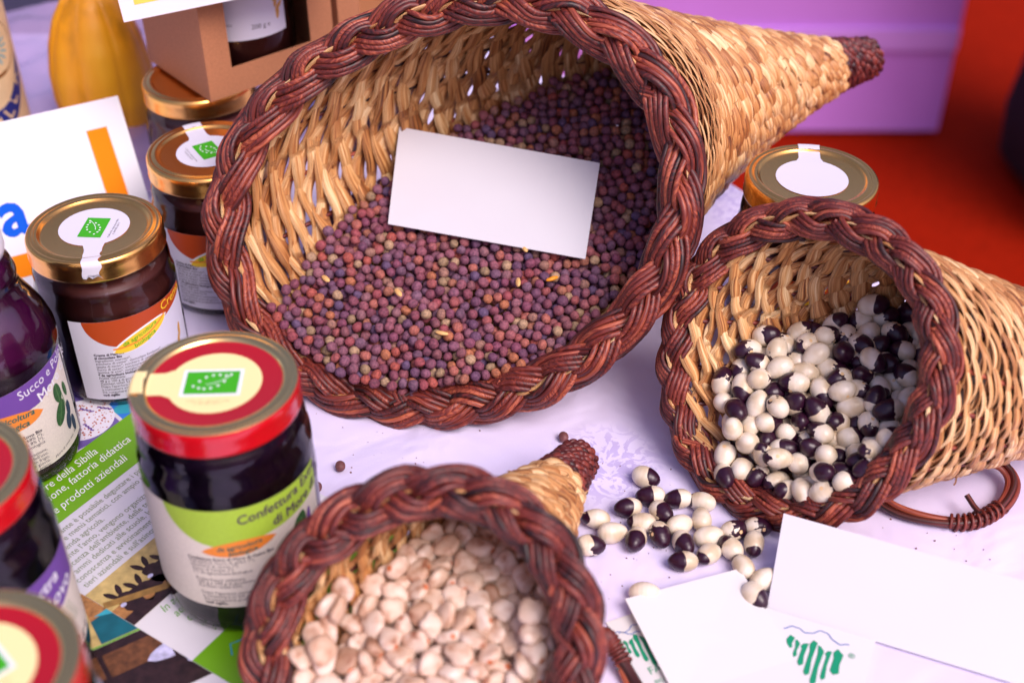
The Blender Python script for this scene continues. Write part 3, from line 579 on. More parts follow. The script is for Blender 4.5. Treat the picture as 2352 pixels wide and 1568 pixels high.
HEAP_BIG = (2252, 300, [149,2578,214,173,2596,225,-96,2632,210,210,2629,245,-271,2519,113,38,2718,265,-490,2672,191,117,2650,240,-454,2601,161,-217,2660,219,-445,2714,207,-106,2585,187,158,2679,252,-251,2689,
233,-242,2540,128,-326,2673,217,-386,2683,201,-552,2700,199,-47,2544,174,63,2663,239,-113,2709,247,-314,2793,257,-30,2598,198,135,2736,274,-301,2703,232,-208,2858,293,115,2547,198,75,
2559,201,85,2597,220,-455,2563,126,372,3041,413,-336,2645,189,-120,2945,328,261,2717,289,-68,2954,341,-73,2833,295,131,2948,355,-133,2840,295,-292,3030,349,44,2868,322,-514,2617,172,
126,2704,264,-63,2698,240,-179,2528,137,-422,2641,179,-130,2657,225,-299,2506,113,-96,2756,271,152,2804,308,-156,2942,333,213,2789,296,186,2693,262,331,2788,316,-186,2938,323,-202,2546,
151,-410,2614,169,-342,2591,161,73,2838,315,23,2977,350,-380,2810,256,327,2996,389,-264,2648,198,-414,2899,287,-145,2524,147,4,2550,169,231,2815,319,-462,2928,287,280,3046,401,-490,
2831,256,230,2671,247,-149,2717,247,234,3133,435,210,3047,398,-190,2613,191,170,2902,342,286,2935,361,-46,2735,259,52,2635,230,-316,3017,333,-126,2556,178,104,2899,335,-420,2811,246,
-366,2650,191,-241,2982,329,104,2983,367,-449,2741,221,-580,2737,208,-121,3062,376,-41,2760,274,333,2864,338,-43,2840,304,356,2991,400,-420,2755,230,-22,2562,177,-429,2843,268,-216,
2805,272,-27,3202,440,-194,3167,415,-354,2844,261,93,3083,406,18,3143,409,77,2534,179,-118,2500,140,288,3086,420,-168,3157,401,-92,2690,238,-92,3151,411,138,2604,227,-35,3041,370,266,
2779,311,-399,3012,326,-109,3088,389,305,2774,308,330,2758,303,-69,2770,275,-382,3035,339,269,3310,502,-34,3106,400,-214,2525,136,-393,2526,118,-196,2586,183,-347,2622,173,-237,2770,
258,-499,2706,208,168,3133,424,-495,2782,235,-153,2788,278,-101,2662,219,-20,2677,238,113,2587,222,-29,2927,321,-584,2761,225,23,2933,344,-9,3157,420,41,2842,305,-346,2733,230,242,3298,
491,-316,2605,160,-298,2621,176,-264,2804,268,-31,2813,297,65,3089,394,-245,2827,271,-246,2624,196,183,3288,491,4,3209,441,193,3323,506,207,2733,278,3,2923,323,-219,2502,119,-157,2517,
122,-123,2815,281,-35,2639,223,-187,3054,369,239,2765,291,-145,2579,181,-60,2570,185,-406,2721,217,-90,3061,372,185,2626,226,135,2979,364,138,3140,425,199,3265,476,-591,2942,149,-83,
2537,149,-187,2564,167,-393,2658,182,-286,3136,396,259,2685,264,-347,2899,294,-309,2637,197,18,3316,481,5,3072,391,-346,2564,135,-426,2601,149,-154,3181,414,137,2866,325,-427,2991,325,
-207,2749,253,284,2894,342,257,2830,315,-36,2876,316,114,3158,434,15,2703,254,-616,2709,204,-177,2860,293,-40,2517,147,-66,2516,140,-270,2591,168,-564,2781,229,-55,2917,333,-63,2642,
213,-95,2862,299,-66,2862,306,-392,2878,280,-38,2948,342,315,3304,500,-202,2685,227,-230,2551,152,21,2523,168,-161,2609,189,-237,2855,279,370,2895,358,148,3257,474,-150,3069,383,82,
2778,289,-185,3019,350,160,2833,318,48,3299,477,-91,2506,144,282,2732,272,-119,2686,226,254,2915,347,44,2761,276,-544,2730,209,-345,3078,361,-558,2758,211,8,3261,459,-24,3080,386,-392,
2963,301,-343,2516,112,-430,2551,119,-368,2548,132,-584,2680,171,145,3035,380,99,2841,301,-72,2897,314,-351,2873,274,-210,3131,387,-126,2780,271,-157,2999,339,114,3297,481,-318,2741,
232,-191,2635,209,68,2726,267,-124,2869,301,-17,2735,265,228,3351,519,83,3182,433,-150,3231,440,-48,3287,465,-416,3205,263,-292,2592,151,55,2546,166,-395,2580,138,87,2724,246,227,2924,
344,241,2791,305,-347,2766,241,184,2668,244,297,2995,389,-9,2873,306,148,3316,500,344,3218,468,161,3082,406,-162,2836,285,-46,2667,225,-103,2545,166,-523,2706,191,292,2970,375,179,2975,
368,347,3272,492,-265,2556,139,-293,2554,136,-525,2679,182,-170,2692,220,-472,2728,207,-433,2668,186,73,2906,326,-212,2631,192,85,2632,227,-480,2865,279,-464,2687,199,-178,2812,275,
-179,2754,254,157,2638,233,-74,2737,263,-366,2530,113,-161,2562,161,-396,2549,134,-171,2587,169,28,2623,216,-84,2720,242,-61,3156,406,70,3003,373,399,3004,399,-65,3008,361,-4,2590,207,
-289,3085,371,88,2679,239,-266,2855,281,49,2947,345,-265,2761,251,-478,2814,236,314,3274,488,184,3074,388,43,2604,201,28,2896,327,-167,2911,316,-176,2977,330,201,2890,331,-21,2615,219,
-46,2789,281,116,2779,285,117,3355,519,-449,2806,246,47,2784,291,342,2888,353,109,2749,274,-504,2887,278,-558,2641,164,-294,2978,316,331,2822,319,-523,2784,237,72,2932,337,-331,2939,
302,94,3220,445,-129,2727,264,-247,3166,407,203,2956,349,352,2922,360,198,3006,382,77,2958,349,-266,2908,292,49,3146,409,20,3005,361,-317,2529,108,-294,2529,127,-446,2588,136,-14,2517,
157,83,3344,495,208,3135,418,-30,3248,455,254,2889,336,13,2759,275,284,3245,479,-71,3112,389,12,2654,232,291,3219,467,167,2866,323,-496,2732,220,377,3157,453,-59,3186,422,36,2672,236,
-60,3063,369,198,2808,311,-52,3092,377,256,3164,442,-39,3000,353,-177,2780,265,240,2994,379,221,2692,263,347,3134,440,35,3092,392,343,3032,404,244,3330,503,257,3086,417,-489,2618,160,
-500,2865,257,-231,2588,180,246,3075,391,123,2576,197,-446,2785,228,-302,2938,300,-375,2735,219,-81,2924,322,-321,2974,322,99,2927,345,-601,2694,186,103,2864,317,128,2680,247,134,2841,
312,-300,2821,265,-142,3137,395,112,3107,410,-179,2890,300,-330,2711,219,347,3164,446,-245,2661,215,-368,2579,150,368,2968,381,-421,2574,138,-245,2508,114,-91,3233,421,28,2561,173,51,
2562,188,-252,2957,298,313,3188,457,15,2814,287,231,2721,275,9,2732,268,-395,2769,228,-454,2837,255,-125,3176,413,325,2911,354,311,2951,367,-183,2728,246,-499,3092,213,-489,2594,133,
-126,2550,150,-208,2777,258,282,2835,325,-2,3102,395,259,3276,477,301,2853,332,266,2748,292,-152,3026,356,-244,2743,248,-293,2912,293,-538,2834,252,-404,2835,256,-437,2627,158,33,2580,
191,144,2670,226,309,3049,405,-289,3003,327,-80,3272,458,-11,2705,245,226,3187,453,59,3217,445,265,3137,434,198,2836,315,306,2732,288,-346,3020,327,-236,3116,392,-339,2541,121,283,2771,
288,-83,2568,161,292,3136,443,-504,2807,245,51,3116,400,343,3103,429,-380,2988,316,170,3191,442,-19,3277,459,-551,2674,178,-198,2518,115,176,2819,297,-347,2674,195,-57,2600,189,-125,
3031,359,-319,2904,292,33,3216,436,58,3038,377,81,3112,407,-15,2790,280,31,3066,380,-212,2585,161,281,2829,298,138,2897,334,229,3272,472,-527,2856,263,-267,2974,317,257,3355,515,73,
3162,416,-150,2894,301,-208,2722,236,159,2939,351,-91,3032,361,123,3216,442,-441,2909,280,33,3033,370,-298,2847,274,-320,3047,342,-156,2668,216,-440,3184,252,-323,2561,122,-541,3066,
198,-523,2609,146,-542,2623,154,94,2581,190,-213,2974,325,111,3051,393,197,3190,447,-343,2964,307,311,3107,426,-58,2613,211,-117,3119,392,-147,2693,234,61,2586,208,-472,3125,228,-437,
2971,308,-536,2778,213,-168,2660,193,-475,2654,171,-270,2686,213,135,3063,390,103,2701,243,-99,2888,311,-396,2799,235,-294,2679,212,-135,2609,187,-455,2871,273,-63,3251,444,58,3335,
484,140,3235,456,-161,3210,421,88,3037,379,-500,2621,134,-317,2578,155,-234,2650,193,47,3011,361,148,3291,485,54,3244,455,162,3055,392,225,3092,409,-490,2760,215,319,3138,441,206,2666,
258,150,3116,408,-7,2636,225,-86,3192,420,-243,3095,375,260,3222,467,-224,3043,350,356,2846,324,287,3351,516,206,2981,361,268,3402,524,-54,2542,144,-177,2556,141,-113,2526,146,-237,
2577,157,112,3353,488,-106,2996,327,-591,2716,195,172,3009,378,345,3304,500,-74,2798,278,190,2754,280,11,2680,240,-381,2711,208,231,2871,326,-103,3257,435,334,3056,413,-249,2606,176,
-79,2589,178,-574,2703,181,110,2815,295,-383,2615,162,-459,2670,180,-518,2756,216,164,2791,287,-364,3056,347,-181,2668,215,-502,3120,222,-260,2581,146,-25,2543,157,-342,2793,249,-270,
2934,301,-369,2765,225,3,2616,207,283,3115,426,316,3080,417,14,2787,280,-240,2883,286,-304,3117,376,298,3384,528,112,3265,471,-87,3000,348,-372,2640,166,-288,2647,182,268,2999,375,-138,
2627,203,139,2924,339,-325,2880,284,-100,2789,273,226,2965,363,-17,3303,473,139,3195,433,-327,2822,257,-263,3151,390,-73,2667,219,-208,3085,365,-399,2605,146,-446,2651,168,-223,2744,
228,-195,2996,338,-253,3017,340,-290,2880,279,82,3068,384,317,2889,340,285,3188,454,227,3163,437,111,3011,373,-487,2924,299,109,3134,418,-234,3072,364,-8,3034,367,306,2833,315,-268,
3103,367,164,2758,276,-152,2751,251,-266,2626,178,-104,2733,257,183,3378,520,300,2918,342,-244,2721,233,6,2532,145,-308,2666,192,15,2836,302,222,3219,462,364,2943,372,19,2872,309,-234,
2935,299,-271,3062,346,-12,2848,297,-9,3132,397,29,3247,446,-452,2952,298,154,3213,447,-515,2662,166,187,2795,291,-220,3109,371,83,2752,271,262,3026,382,252,2971,366,-482,2909,279,50,
3200,423,1,2951,339,-538,2655,168,-73,2624,191,-327,2848,266,200,3085,408,-36,2703,240,60,2704,255,65,3282,463,9,2572,183,337,2949,367,-208,3194,419,45,2924,330,200,3165,435,14,2598,
191,-272,2551,114,218,3322,489,-370,2923,282,14,3053,361,-110,3023,339,170,3273,465,-287,2794,260,41,2695,244,-130,2998,341,-135,2932,309,-10,2586,183,-381,2853,252,-354,2715,212,-180,
3134,384,42,2813,291,166,3165,430,-119,3220,419,184,2728,265,382,3132,440,-430,2696,190,-126,3244,429,-420,2786,233,197,2917,337,-176,2531,105,-464,2643,148,62,2831,289,91,2889,311,
-322,2631,169,-151,2868,296,-60,2983,344,214,2766,280,140,2788,287,-175,3107,382,220,3007,364,-90,3133,388,-33,3178,421,-548,3040,187,94,2554,182,-341,3066,336,65,2777,268,214,3295,
482,296,3327,502,-2,3184,426,-410,2681,187,113,3237,455,-35,3162,401,255,3113,422,-353,2818,246,380,3224,473,-92,2950,324,-342,2992,316,185,3128,399,-362,2702,192,50,2983,350,369,2866,
330,259,3190,453,286,3277,487,25,3172,414,-14,2760,271,-292,2766,244,69,2619,211,-89,2974,336,-299,3075,348,-6,3003,353,86,3295,472,-471,2787,222,-372,2807,230,246,2944,353,-105,2912,
316,-582,2973,159,-143,2651,201,206,2715,254,-472,2860,253,-283,2959,298,-514,2842,244,-168,2720,226,162,2735,266,87,3269,464,236,3049,387,-405,2861,262,338,2976,372,-214,2608,176,-206,
2940,300,347,3245,476,-353,2924,302,232,3244,465,378,3182,465,-98,2838,286,-270,3033,328,-12,3058,374,138,3011,366,-336,3258,289,311,3364,507,-39,2583,177,363,3122,417,-268,2712,227,
318,3026,394,224,2845,319,158,2965,354,-212,2889,295,-81,3088,378,-360,2611,150,-323,3084,345,-386,2945,280,376,3077,417,-416,2930,287,7,3290,466,-5,3240,446,-414,2949,303,-217,2835,
269,-471,2615,140,243,3397,515,-517,2732,201,273,2961,355,-122,2898,302,-428,2871,269,373,3015,394,-236,3145,392,-31,2975,342,66,2803,280,-264,2741,223,133,2634,220,23,3118,393,-314,
2767,234,-400,2974,323,33,3274,454,-254,3081,351,-280,2672,192,97,2750,250,62,2886,305,85,2802,299,94,2657,224,-5,2977,340,-96,2814,279,-215,3027,331,203,3361,506,76,2984,356,-156,3049,
366,-108,2620,190,174,3249,454,-400,2641,158,-486,2716,183,262,2713,259,277,2861,321,6,2896,314,-71,3226,439,-543,2799,228,-524,2690,60,-359,3242,282,-566,3000,171,-280,3128,369,34,
2652,218,-421,2726,195,177,2954,340,369,3206,455,-197,3157,387,205,3241,462,-230,2969,309,90,3325,476,-372,2861,274,205,2863,317,-404,2706,193,-56,3211,430,309,2758,283,-398,2745,220,
-123,2754,256,-227,2690,217,146,2726,249,-240,3038,330,-24,3025,347,-122,2639,192,-289,2728,229,320,3336,504,20,3199,418,-54,2815,284,-10,2819,283,316,3220,461,315,3249,473,-328,2582,
134,160,2995,358,-197,3045,343,129,3133,398,-211,2914,301,153,3346,506,234,3025,379,215,3389,514,-305,2577,133,-197,2819,255,217,2911,321,-325,2791,229,288,3021,389,199,3219,451,-173,
2634,191,134,2818,294,-219,3000,327,173,3036,378,138,3090,393,384,3104,424,-494,2645,153,186,3156,412,74,2702,234,-363,2947,295,331,3206,445,-242,2917,285,178,3348,503,-526,2819,234,
103,2954,349,123,2888,312,-224,2715,218,-26,2726,241,258,3248,470,90,3244,455,-239,2798,257,-91,2607,189,-566,3025,177,-456,3151,239,241,2697,246,-108,3052,349,244,3212,447,178,2891,
317,-108,3199,409,251,2859,310,-241,3060,343,341,3080,416,227,3117,414,284,3162,441,-275,2834,266,-184,3085,372,-129,2521,124,-232,2630,170,-20,2959,323,-311,2870,262,388,2939,362,-467,
2595,122,48,2636,200,-185,3205,407,-366,2976,293,-143,2777,247,104,2637,207,-42,2903,313,394,3031,398,-565,2667,156,363,3267,466,135,3365,501,133,3280,463,-274,2769,226,-363,3007,312,
-61,3034,362,-463,2764,220,-263,2998,323,319,3164,442,314,2983,368,30,2544,154,-359,3044,323,117,2944,328,-12,2908,308,115,3325,484,55,3069,379,117,2728,249,-123,2670,200,-286,2708,
205,-375,3027,314,-463,2910,264,-491,2673,160,-151,2550,140,324,2848,318,333,3266,467,170,2659,225,11,2643,207,195,3050,373,163,3372,501,-110,2572,160,-187,2920,302,-254,3124,375,-149,
2815,273,-406,2568,114,265,2884,311,-43,2624,192,-200,2857,265,-143,3231,412,181,2779,268,-185,2837,272,-171,3043,348,-277,3089,345,259,3052,386,-20,2531,135,-192,2710,217,120,3107,
382,77,3210,422,96,2800,277,88,3020,358,-10,2662,215,-316,2963,295,-227,3171,387,165,2706,252,170,3325,485,-388,2905,274,-435,2955,283,-477,2648,51,-138,2574,154,122,2863,298,-115,2856,
275,101,3159,406,-358,2902,266,-294,2752,224,152,2778,268,-265,2788,245,29,3300,454,-427,3158,245,-351,2590,134,-58,2724,238,236,2726,248,158,2620,210,115,3038,372,25,2623,188,61,2751,
255,-218,3071,344,276,3075,395,155,2912,320,-291,2790,234,267,2939,338,387,2967,361,305,2946,340,-312,2696,206,97,2774,265,209,3029,377,175,3224,445,-335,3224,277,-439,2766,209,-303,
3102,352,178,2982,340,-281,2910,268,358,3066,399,-305,2898,269,30,2746,254,-158,3147,376,-162,2936,302,-405,2991,305,308,2801,301,-522,3046,192,-606,2920,136,-510,2800,216,329,3128,
417,360,3095,405,386,2990,377,-127,3177,387,-128,2977,323,-66,3138,386,-4,2693,222,366,3152,426,-454,2705,183,139,3169,423,-197,2547,120,-253,2615,151,-279,2615,157,-79,3269,430,-134,
3079,355,176,2850,299,-39,3257,428,-134,3129,370,258,2785,283,358,2992,371,-40,3135,393,50,2906,317,290,3302,487,-147,2537,102,-279,2576,129,74,3239,433,70,2650,214,106,3214,420,191,
3267,448,-151,3097,376,-264,2881,274,-115,3147,391,-433,2578,115,307,2902,320,187,3184,421,-162,2802,252,-137,3022,333,-132,2713,223,11,2858,285,251,2738,270,135,2762,273,227,2955,340,
-42,2529,125,73,2568,172,-166,3072,357,356,2906,337,-102,3176,397,208,2657,233,301,3183,430,-126,2594,168,244,3108,396,349,3190,450,175,3103,398,-562,2951,153,-356,2555,107,-372,3219,
271,-243,2568,133,248,2766,263,123,2839,289,37,2798,269,396,3090,404,-563,2725,190,-194,2742,227,-197,2659,196,169,3302,469,67,3265,442,-142,2958,310,-383,2551,111,-369,2574,124,-92,
2592,156,-199,2992,312,-202,3187,391,-32,2865,289,-165,3025,329,140,3339,482,217,2817,294,115,2613,214,-96,2526,124,-215,2571,137,-29,2811,266,-20,2999,331,364,3237,454,-37,3228,431,
-62,2759,250,-191,2687,200,-32,2692,216,210,2939,326,-62,3282,442,265,2806,302,206,3109,404,-448,2635,47,57,2588,183,-550,2699,169,274,3212,443,-193,3108,363,-88,2687,209,-221,2676,
194,-251,2988,304,119,3000,346,289,2885,318,-412,2890,258,7,2727,240,178,2752,255,-150,2633,179,137,2601,199,143,2701,242,134,3055,362,69,3314,461,345,2866,313,-143,2691,207,51,2708,
226,-60,2689,212,-535,2753,195,-125,3103,368,215,3076,387,122,2916,319,294,3409,513,302,3042,379,-169,2746,230,-281,2864,259,-334,2766,217,236,2987,353,283,3377,504,66,3004,342,-522,
3082,203,-301,2623,144,-123,2626,170,329,3049,386,-195,2907,282,-503,2693,175,384,2916,344,-395,2970,272,304,3152,421,0,2805,264,226,2748,265,276,3320,475,-48,3050,344,124,2804,276,
-65,2530,119,-413,2597,123,-102,2553,136,-272,2603,133,195,2966,324,-41,2719,219,123,2658,209,314,2874,316,190,2675,217,-174,2623,168,75,2600,195,326,2967,348,-474,2691,173,-332,2889,
262,330,3240,456,-75,3180,400,-139,2999,318,96,2978,338,361,3294,479,-440,2828,233,-414,2753,201,-140,3051,344,-134,3201,405,-381,2789,213,-152,2979,322,-227,3310,320,-75,2560,138,-67,
2585,145,191,2915,310,192,2877,295,53,3202,396,274,2914,331,-10,3212,414,333,2937,344,-445,2891,257,22,2702,228,388,3060,396,137,3312,474,291,2806,281,264,2988,351,244,3134,408,298,
3266,465,-223,2528,109,343,2842,302,-209,2985,285,-57,2565,159,332,3295,476,-417,2970,290,-83,3159,383,-423,2845,242,-445,2863,249,-258,3056,326,-190,2794,244,162,3023,357,251,3239,
447,-221,2773,228,-81,2662,187,-38,3203,412,32,2835,280,109,3078,383,111,3186,424,-164,2551,118,-8,2558,139,-533,3018,180,282,2908,307,-377,2630,144,-325,2682,178,-414,2667,164,-39,
3289,434,-341,2926,277,273,3104,400,339,3022,377,-455,2809,218,5,3025,344,101,3058,370,229,3371,497,272,3339,495,51,3174,404,-297,2564,109,-71,2717,212,-67,2745,224,152,2696,219,95,
2920,319,-88,2749,243,309,2827,290,17,3089,369,9,2998,333,71,3341,463,217,3208,436,217,2886,309,112,2676,226,86,2822,288,-110,2935,302,369,3181,442,-438,2935,270,81,3140,402,47,2576,
159,-388,2590,114,-534,2679,154,338,3356,498,250,2967,341,-279,2816,245,-54,2887,291,147,3261,444,-248,2707,207,305,3074,395,35,2723,237,105,3286,452,280,3020,363,211,2805,271,276,3238,
454,-160,3122,369,32,2945,318,363,2884,313,236,2894,321,-376,2923,254,-11,2932,296,-5,2575,162,-192,2879,278,94,2614,199,-251,2679,193,-49,3183,397,242,2939,328,-220,2925,282,122,2755,
253,302,3098,400,-141,3195,380,-390,2825,234,-366,2729,194,-103,2971,311,76,3054,361,77,2676,214,-141,2738,230,-193,2965,309,231,2786,273,356,2964,355,192,3241,438,-328,3014,305,152,
2886,310,-59,2916,297,-464,2834,233,172,2728,244,-338,3053,313,-151,3173,384,-115,2537,105,-275,2643,157,-38,2745,226,374,2911,315,-464,2673,155,-543,2652,142,-370,2675,180,-220,2961,
290,36,3218,410,-28,2754,250,186,2806,269,-479,2889,261,-77,2827,265,362,3039,385,-398,2927,268,-9,3264,432,-189,3148,364,-97,3110,370,36,3001,338,18,2675,214,310,3015,370,-146,2857,
271,-170,2775,239,-209,3131,357,41,3325,463,-317,2990,303,-405,3178,253,-9,2852,262,338,2807,293,-364,3005,285,-350,2641,149,-12,2746,230,-541,2722,178,-374,2665,154,-59,2854,279,-60,
3237,416,248,3041,365,186,3000,359,303,3209,443,98,3188,403,145,2949,328,205,2851,293,-76,3051,348,0,2752,253,222,3049,365,-349,2662,169,-10,3161,391,179,2696,233,-99,2638,177,118,3260,
445,63,2926,314,46,3056,357,-34,2657,200,-248,2820,241,0,2778,258,252,2914,317,-108,2588,65,-389,2617,123,-189,2583,145,-251,2968,260,230,2930,306,295,2850,279,-308,2814,234,-254,2905,
269,-254,3106,345,-29,2781,257,276,3045,372,-384,2760,201,329,3101,404,126,2781,258,-218,2876,272,218,3159,411,-51,3123,368,240,3188,427,-227,2902,269,150,2806,274,168,3352,478,159,
3187,416,22,2586,170,-354,2788,225,-296,2983,289,-105,3084,357,-370,3180,256,-440,3120,228,-130,2549,123,-416,2626,135,-321,2948,270,-432,2777,186,-32,2615,170,-517,2729,173,213,2742,
243,-321,2659,166,114,2603,186,78,2912,297,303,2781,269,269,3404,495,174,2928,331,40,2869,290,206,2687,240,214,3181,423,-338,2866,249,-172,3186,392,217,2978,336,365,2940,342,-489,2850,
235,-492,2741,195,47,3312,440,67,3159,389,-227,2991,304,-132,2804,255,-57,2941,314,149,2754,254,-84,2886,288,68,2978,334,-269,3077,326,-82,3023,336,303,3240,453,-257,2850,255,-310,2924,
277,-192,3072,348,29,2773,259,395,3177,439,-374,2879,258,-189,2586,56,-583,2904,134,-477,3075,206,-583,2851,112,-248,2529,105,-481,2612,117,-508,2690,148,-443,2615,131,-388,3199,261,
346,3227,436,60,3230,405,-178,2738,205,-437,2856,223,282,2962,326,80,2844,272,249,3013,359,-230,3094,351,-167,2912,286,-242,3013,314,219,3105,380,52,3288,440,193,3313,478,-420,2916,
263,-25,2893,294,-375,2597,134,18,3260,427,-105,2832,262,-71,3211,409,13,3234,427,-33,3069,360,-218,2582,51,-261,2565,84,-580,2799,95,-449,3071,209,-206,2544,91,-460,3099,218,107,2827,
269,174,3153,382,-80,2615,164,131,3084,367,-49,2968,323,-167,3102,353,-76,2969,312,334,3000,359,87,2864,292,-87,2914,295,-279,2995,304,-164,2881,278,-53,3022,339,42,3161,385,-488,2786,
204,39,3111,372,90,2949,329,4,2891,293,162,3216,422,41,3265,433,-18,2634,200,-300,3009,304,-138,2916,287,270,3186,428,-392,2682,169,-261,2930,275,-191,3017,321,64,2855,295,-294,3028,
318,-388,2615,47,-331,2552,99,-318,2584,111,-221,2560,111,-34,2553,128,176,2700,203,-482,2665,133,-235,2594,135,-335,2617,142,156,3290,447,-415,2951,268,-149,2608,162,137,2805,252,-297,
2692,182,-120,2960,289,-349,2718,176,-102,2713,218,-435,2747,179,-459,2729,179,197,2828,278,-400,2853,229,-464,2858,227,-120,3043,323,159,3048,362,-307,2843,247,304,3293,468,78,3294,
443,116,2724,221,-354,2750,208,-389,2900,249,244,3296,460,-394,2732,193,-86,2857,273,292,2994,361,-110,2885,280,-76,2995,324,9,3186,400,-366,2840,232,40,3240,423,242,2810,284,67,3080,
361,-285,2938,280,-467,2777,201,194,3385,498,-264,2586,48,-487,2678,59,-236,2546,91,-159,2589,142,19,2570,148,112,2681,197,-336,2605,116,214,3390,481,107,2915,295,-305,2779,211,-237,
2946,274,-327,3039,292,-238,2979,284,384,2959,335,320,2854,294,278,2761,259,-159,2657,165,-463,2880,240,26,2821,258,270,3015,340,-77,3078,353,190,3026,359,-218,2797,240,192,3101,380,
-195,2767,236,249,3264,453,190,3213,426,92,3102,380,195,3347,483,-220,2827,244,123,2700,226,131,3241,429,-139,2943,288,297,2854,306,-50,2998,325,13,3115,369,61,2951,320,-395,2876,244,
221,3349,481,304,3321,478,13,3283,440,-133,2832,261,148,2861,299,28,2894,299,60,2725,241,-71,3104,359,-50,3157,381,-291,2593,46,-308,2588,87,-293,3262,295,-268,3273,300,-273,2579,104,
-291,2537,103,-567,2926,142,-93,2578,134,-398,2679,141,-306,3059,297,-388,2651,132,-208,2606,142,13,2610,167,-521,2640,129,-30,3176,378,263,3340,459,137,2830,267,-231,2605,158,-266,
2704,181,47,2775,238,-415,2829,224,-55,2624,168,19,2884,275,-382,2713,177,171,3259,431,260,3097,374,84,2800,253,203,3178,398,14,3139,381,217,3292,456,43,2970,329,126,2972,335,133,3216,
417,299,2973,347,-336,2729,198,192,3290,463,-46,3102,351,331,3183,429,-16,3186,402,74,3186,405,65,3105,370,236,2838,295,273,3134,406,190,2650,217,-428,2806,218,324,2782,288,95,3005,
338,-166,2970,305,333,3157,422,244,3160,415,173,2641,209,-105,2652,195,54,2683,221,-139,2589,62,-430,3093,219,-544,2829,110,-551,2976,163,-505,3066,199,-294,2593,114,-290,2619,119,-249,
2617,125,392,3172,391,-494,3044,194,-344,2579,108,-321,2641,144,161,2934,307,-464,2800,191,1,3094,340,162,2748,230,164,2798,253,103,3042,347,201,3048,346,-91,3049,324,-204,3096,338,
-56,2647,187,-149,2679,181,78,2747,230,89,3208,396,-483,2812,208,-313,2750,203,129,3307,447,-12,2721,218,-267,3103,320,288,2932,321,-369,2841,205,261,3068,364,-268,2982,282,-133,2656,
177,-454,2838,210,-524,2706,163,-286,2724,183,-208,2732,203,101,3316,453,365,3018,368,103,3242,431,-388,2992,285,157,3154,407,43,3088,361,-443,2917,254,-100,3221,396,-112,2914,285,-249,
3149,368,217,3259,449,-77,2803,252,-280,2843,245,-444,2687,167,203,2757,259,131,3159,400,-279,3115,345,-230,2850,249,-162,2833,255,-18,3051,350,-246,2764,230,36,3028,343,330,3330,480,
-56,2786,254,-86,2777,251,-500,2826,226,387,3043,377,-511,2775,198,-338,2840,237,219,3235,442,-27,2837,279,156,3076,376,-101,3255,410,-114,2781,246,-351,3200,267,-251,3292,312,-262,
2542,94,-50,2584,122,-312,3241,286,-184,2916,224,-81,2550,115,-136,2597,124,-17,2609,134,-377,2677,115,-600,2885,124,363,2929,295,-312,2602,131,-335,2677,154,-107,2985,275,-423,2691,
149,-512,2665,139,209,2816,246,-90,2709,187,295,3371,476,-2,3070,326,-298,2937,258,-218,3053,326,-395,2833,208,-120,3017,310,-205,2761,210,230,3006,334,96,2698,216,97,3348,462,289,3097,
377,-162,3212,392,-237,2666,169,135,2857,275,378,3037,352,199,3023,335,19,2935,289,-33,2567,152,142,3124,374,177,3068,357,150,2648,200,291,3068,371,83,2941,304,90,3234,408,193,2770,
240,-266,2669,168,-238,2736,203,-119,3240,402,-329,2782,196,-211,2946,274,-486,2766,184,40,2604,164,351,3042,359,59,3257,416,-13,3237,422,-173,2861,261,-461,2752,195,-166,2700,192,271,
3159,418,40,3136,382,-114,2737,233,312,3418,492,-343,2965,278,-288,2737,205,-83,2942,300,359,3322,483,-11,3098,366,273,3263,458,-522,2639,155,68,2868,276,333,2911,330,63,3031,351,-243,
2794,231,241,2882,302,156,3106,386,-9,2612,183,-178,3129,350,-408,2783,211,-246,3077,327,206,3001,343,129,3028,347,278,3294,466,392,3128,414,-274,3020,305,-77,3127,369,-6,3073,353,243,
3323,473,-338,2991,288,901,3475,494,919,3543,518,923,3519,510,-167,2569,49,-221,2556,40,721,3289,406,832,3386,451,-142,2564,50,742,3307,416,919,3495,500,836,3410,463,-116,2563,52,-193,
2557,45,-283,2568,38,778,3338,430,861,3413,462,805,3364,442,893,3550,521,876,3433,473,855,3471,508,793,3341,454,830,3387,490,-165,2543,40,762,3312,433,701,3268,400,818,3370,467,828,
3530,534,-248,2561,39,659,3236,379,-371,2594,38,638,3219,372,877,3512,531,881,3482,522,748,3293,440,881,3457,508,-427,2612,40,902,3503,518,861,3538,529,891,3452,481,717,3266,422,776,
3321,452,710,3245,437,746,3448,530,646,3201,394,855,3460,534,789,3518,546,842,3484,544,851,3410,489,694,3243,415,731,3270,448,817,3380,517,851,3514,540,861,3438,497,847,3422,519,827,
3461,538,819,3504,548,-329,2536,76,803,3375,492,783,3425,513,764,3301,457,616,3161,390,673,3228,402,814,3431,525,-302,2528,75,801,3348,480,790,3438,538,802,3357,513,741,3499,555,452,
3362,472,598,3141,381,711,3317,478,772,3453,552,725,3288,475,717,3247,464,637,3173,405,794,3375,535,792,3492,556,749,3283,465,783,3326,478,806,3416,551,568,3116,369,-274,2523,77,724,
3432,543,825,3404,530,817,3477,555,693,3225,436,837,3437,540,549,3193,422,557,3089,375,665,3204,416,-246,2515,82,796,3466,550,747,3473,546,712,3389,529,507,3205,444,695,3337,509,498,
3371,505,705,3266,486,578,3102,394,468,3346,504,502,3398,509,632,3400,524,752,3460,573,703,3294,490,691,3402,525,496,3343,495,766,3483,561,404,2988,352,691,3315,495,624,3180,431,694,
3471,546,743,3341,509,678,3202,440,748,3282,492,750,3408,550,728,3479,569,465,3374,493,489,2994,358,779,3345,501,578,3124,414,401,2905,308,366,2857,299,715,3320,504,442,2991,352,516,
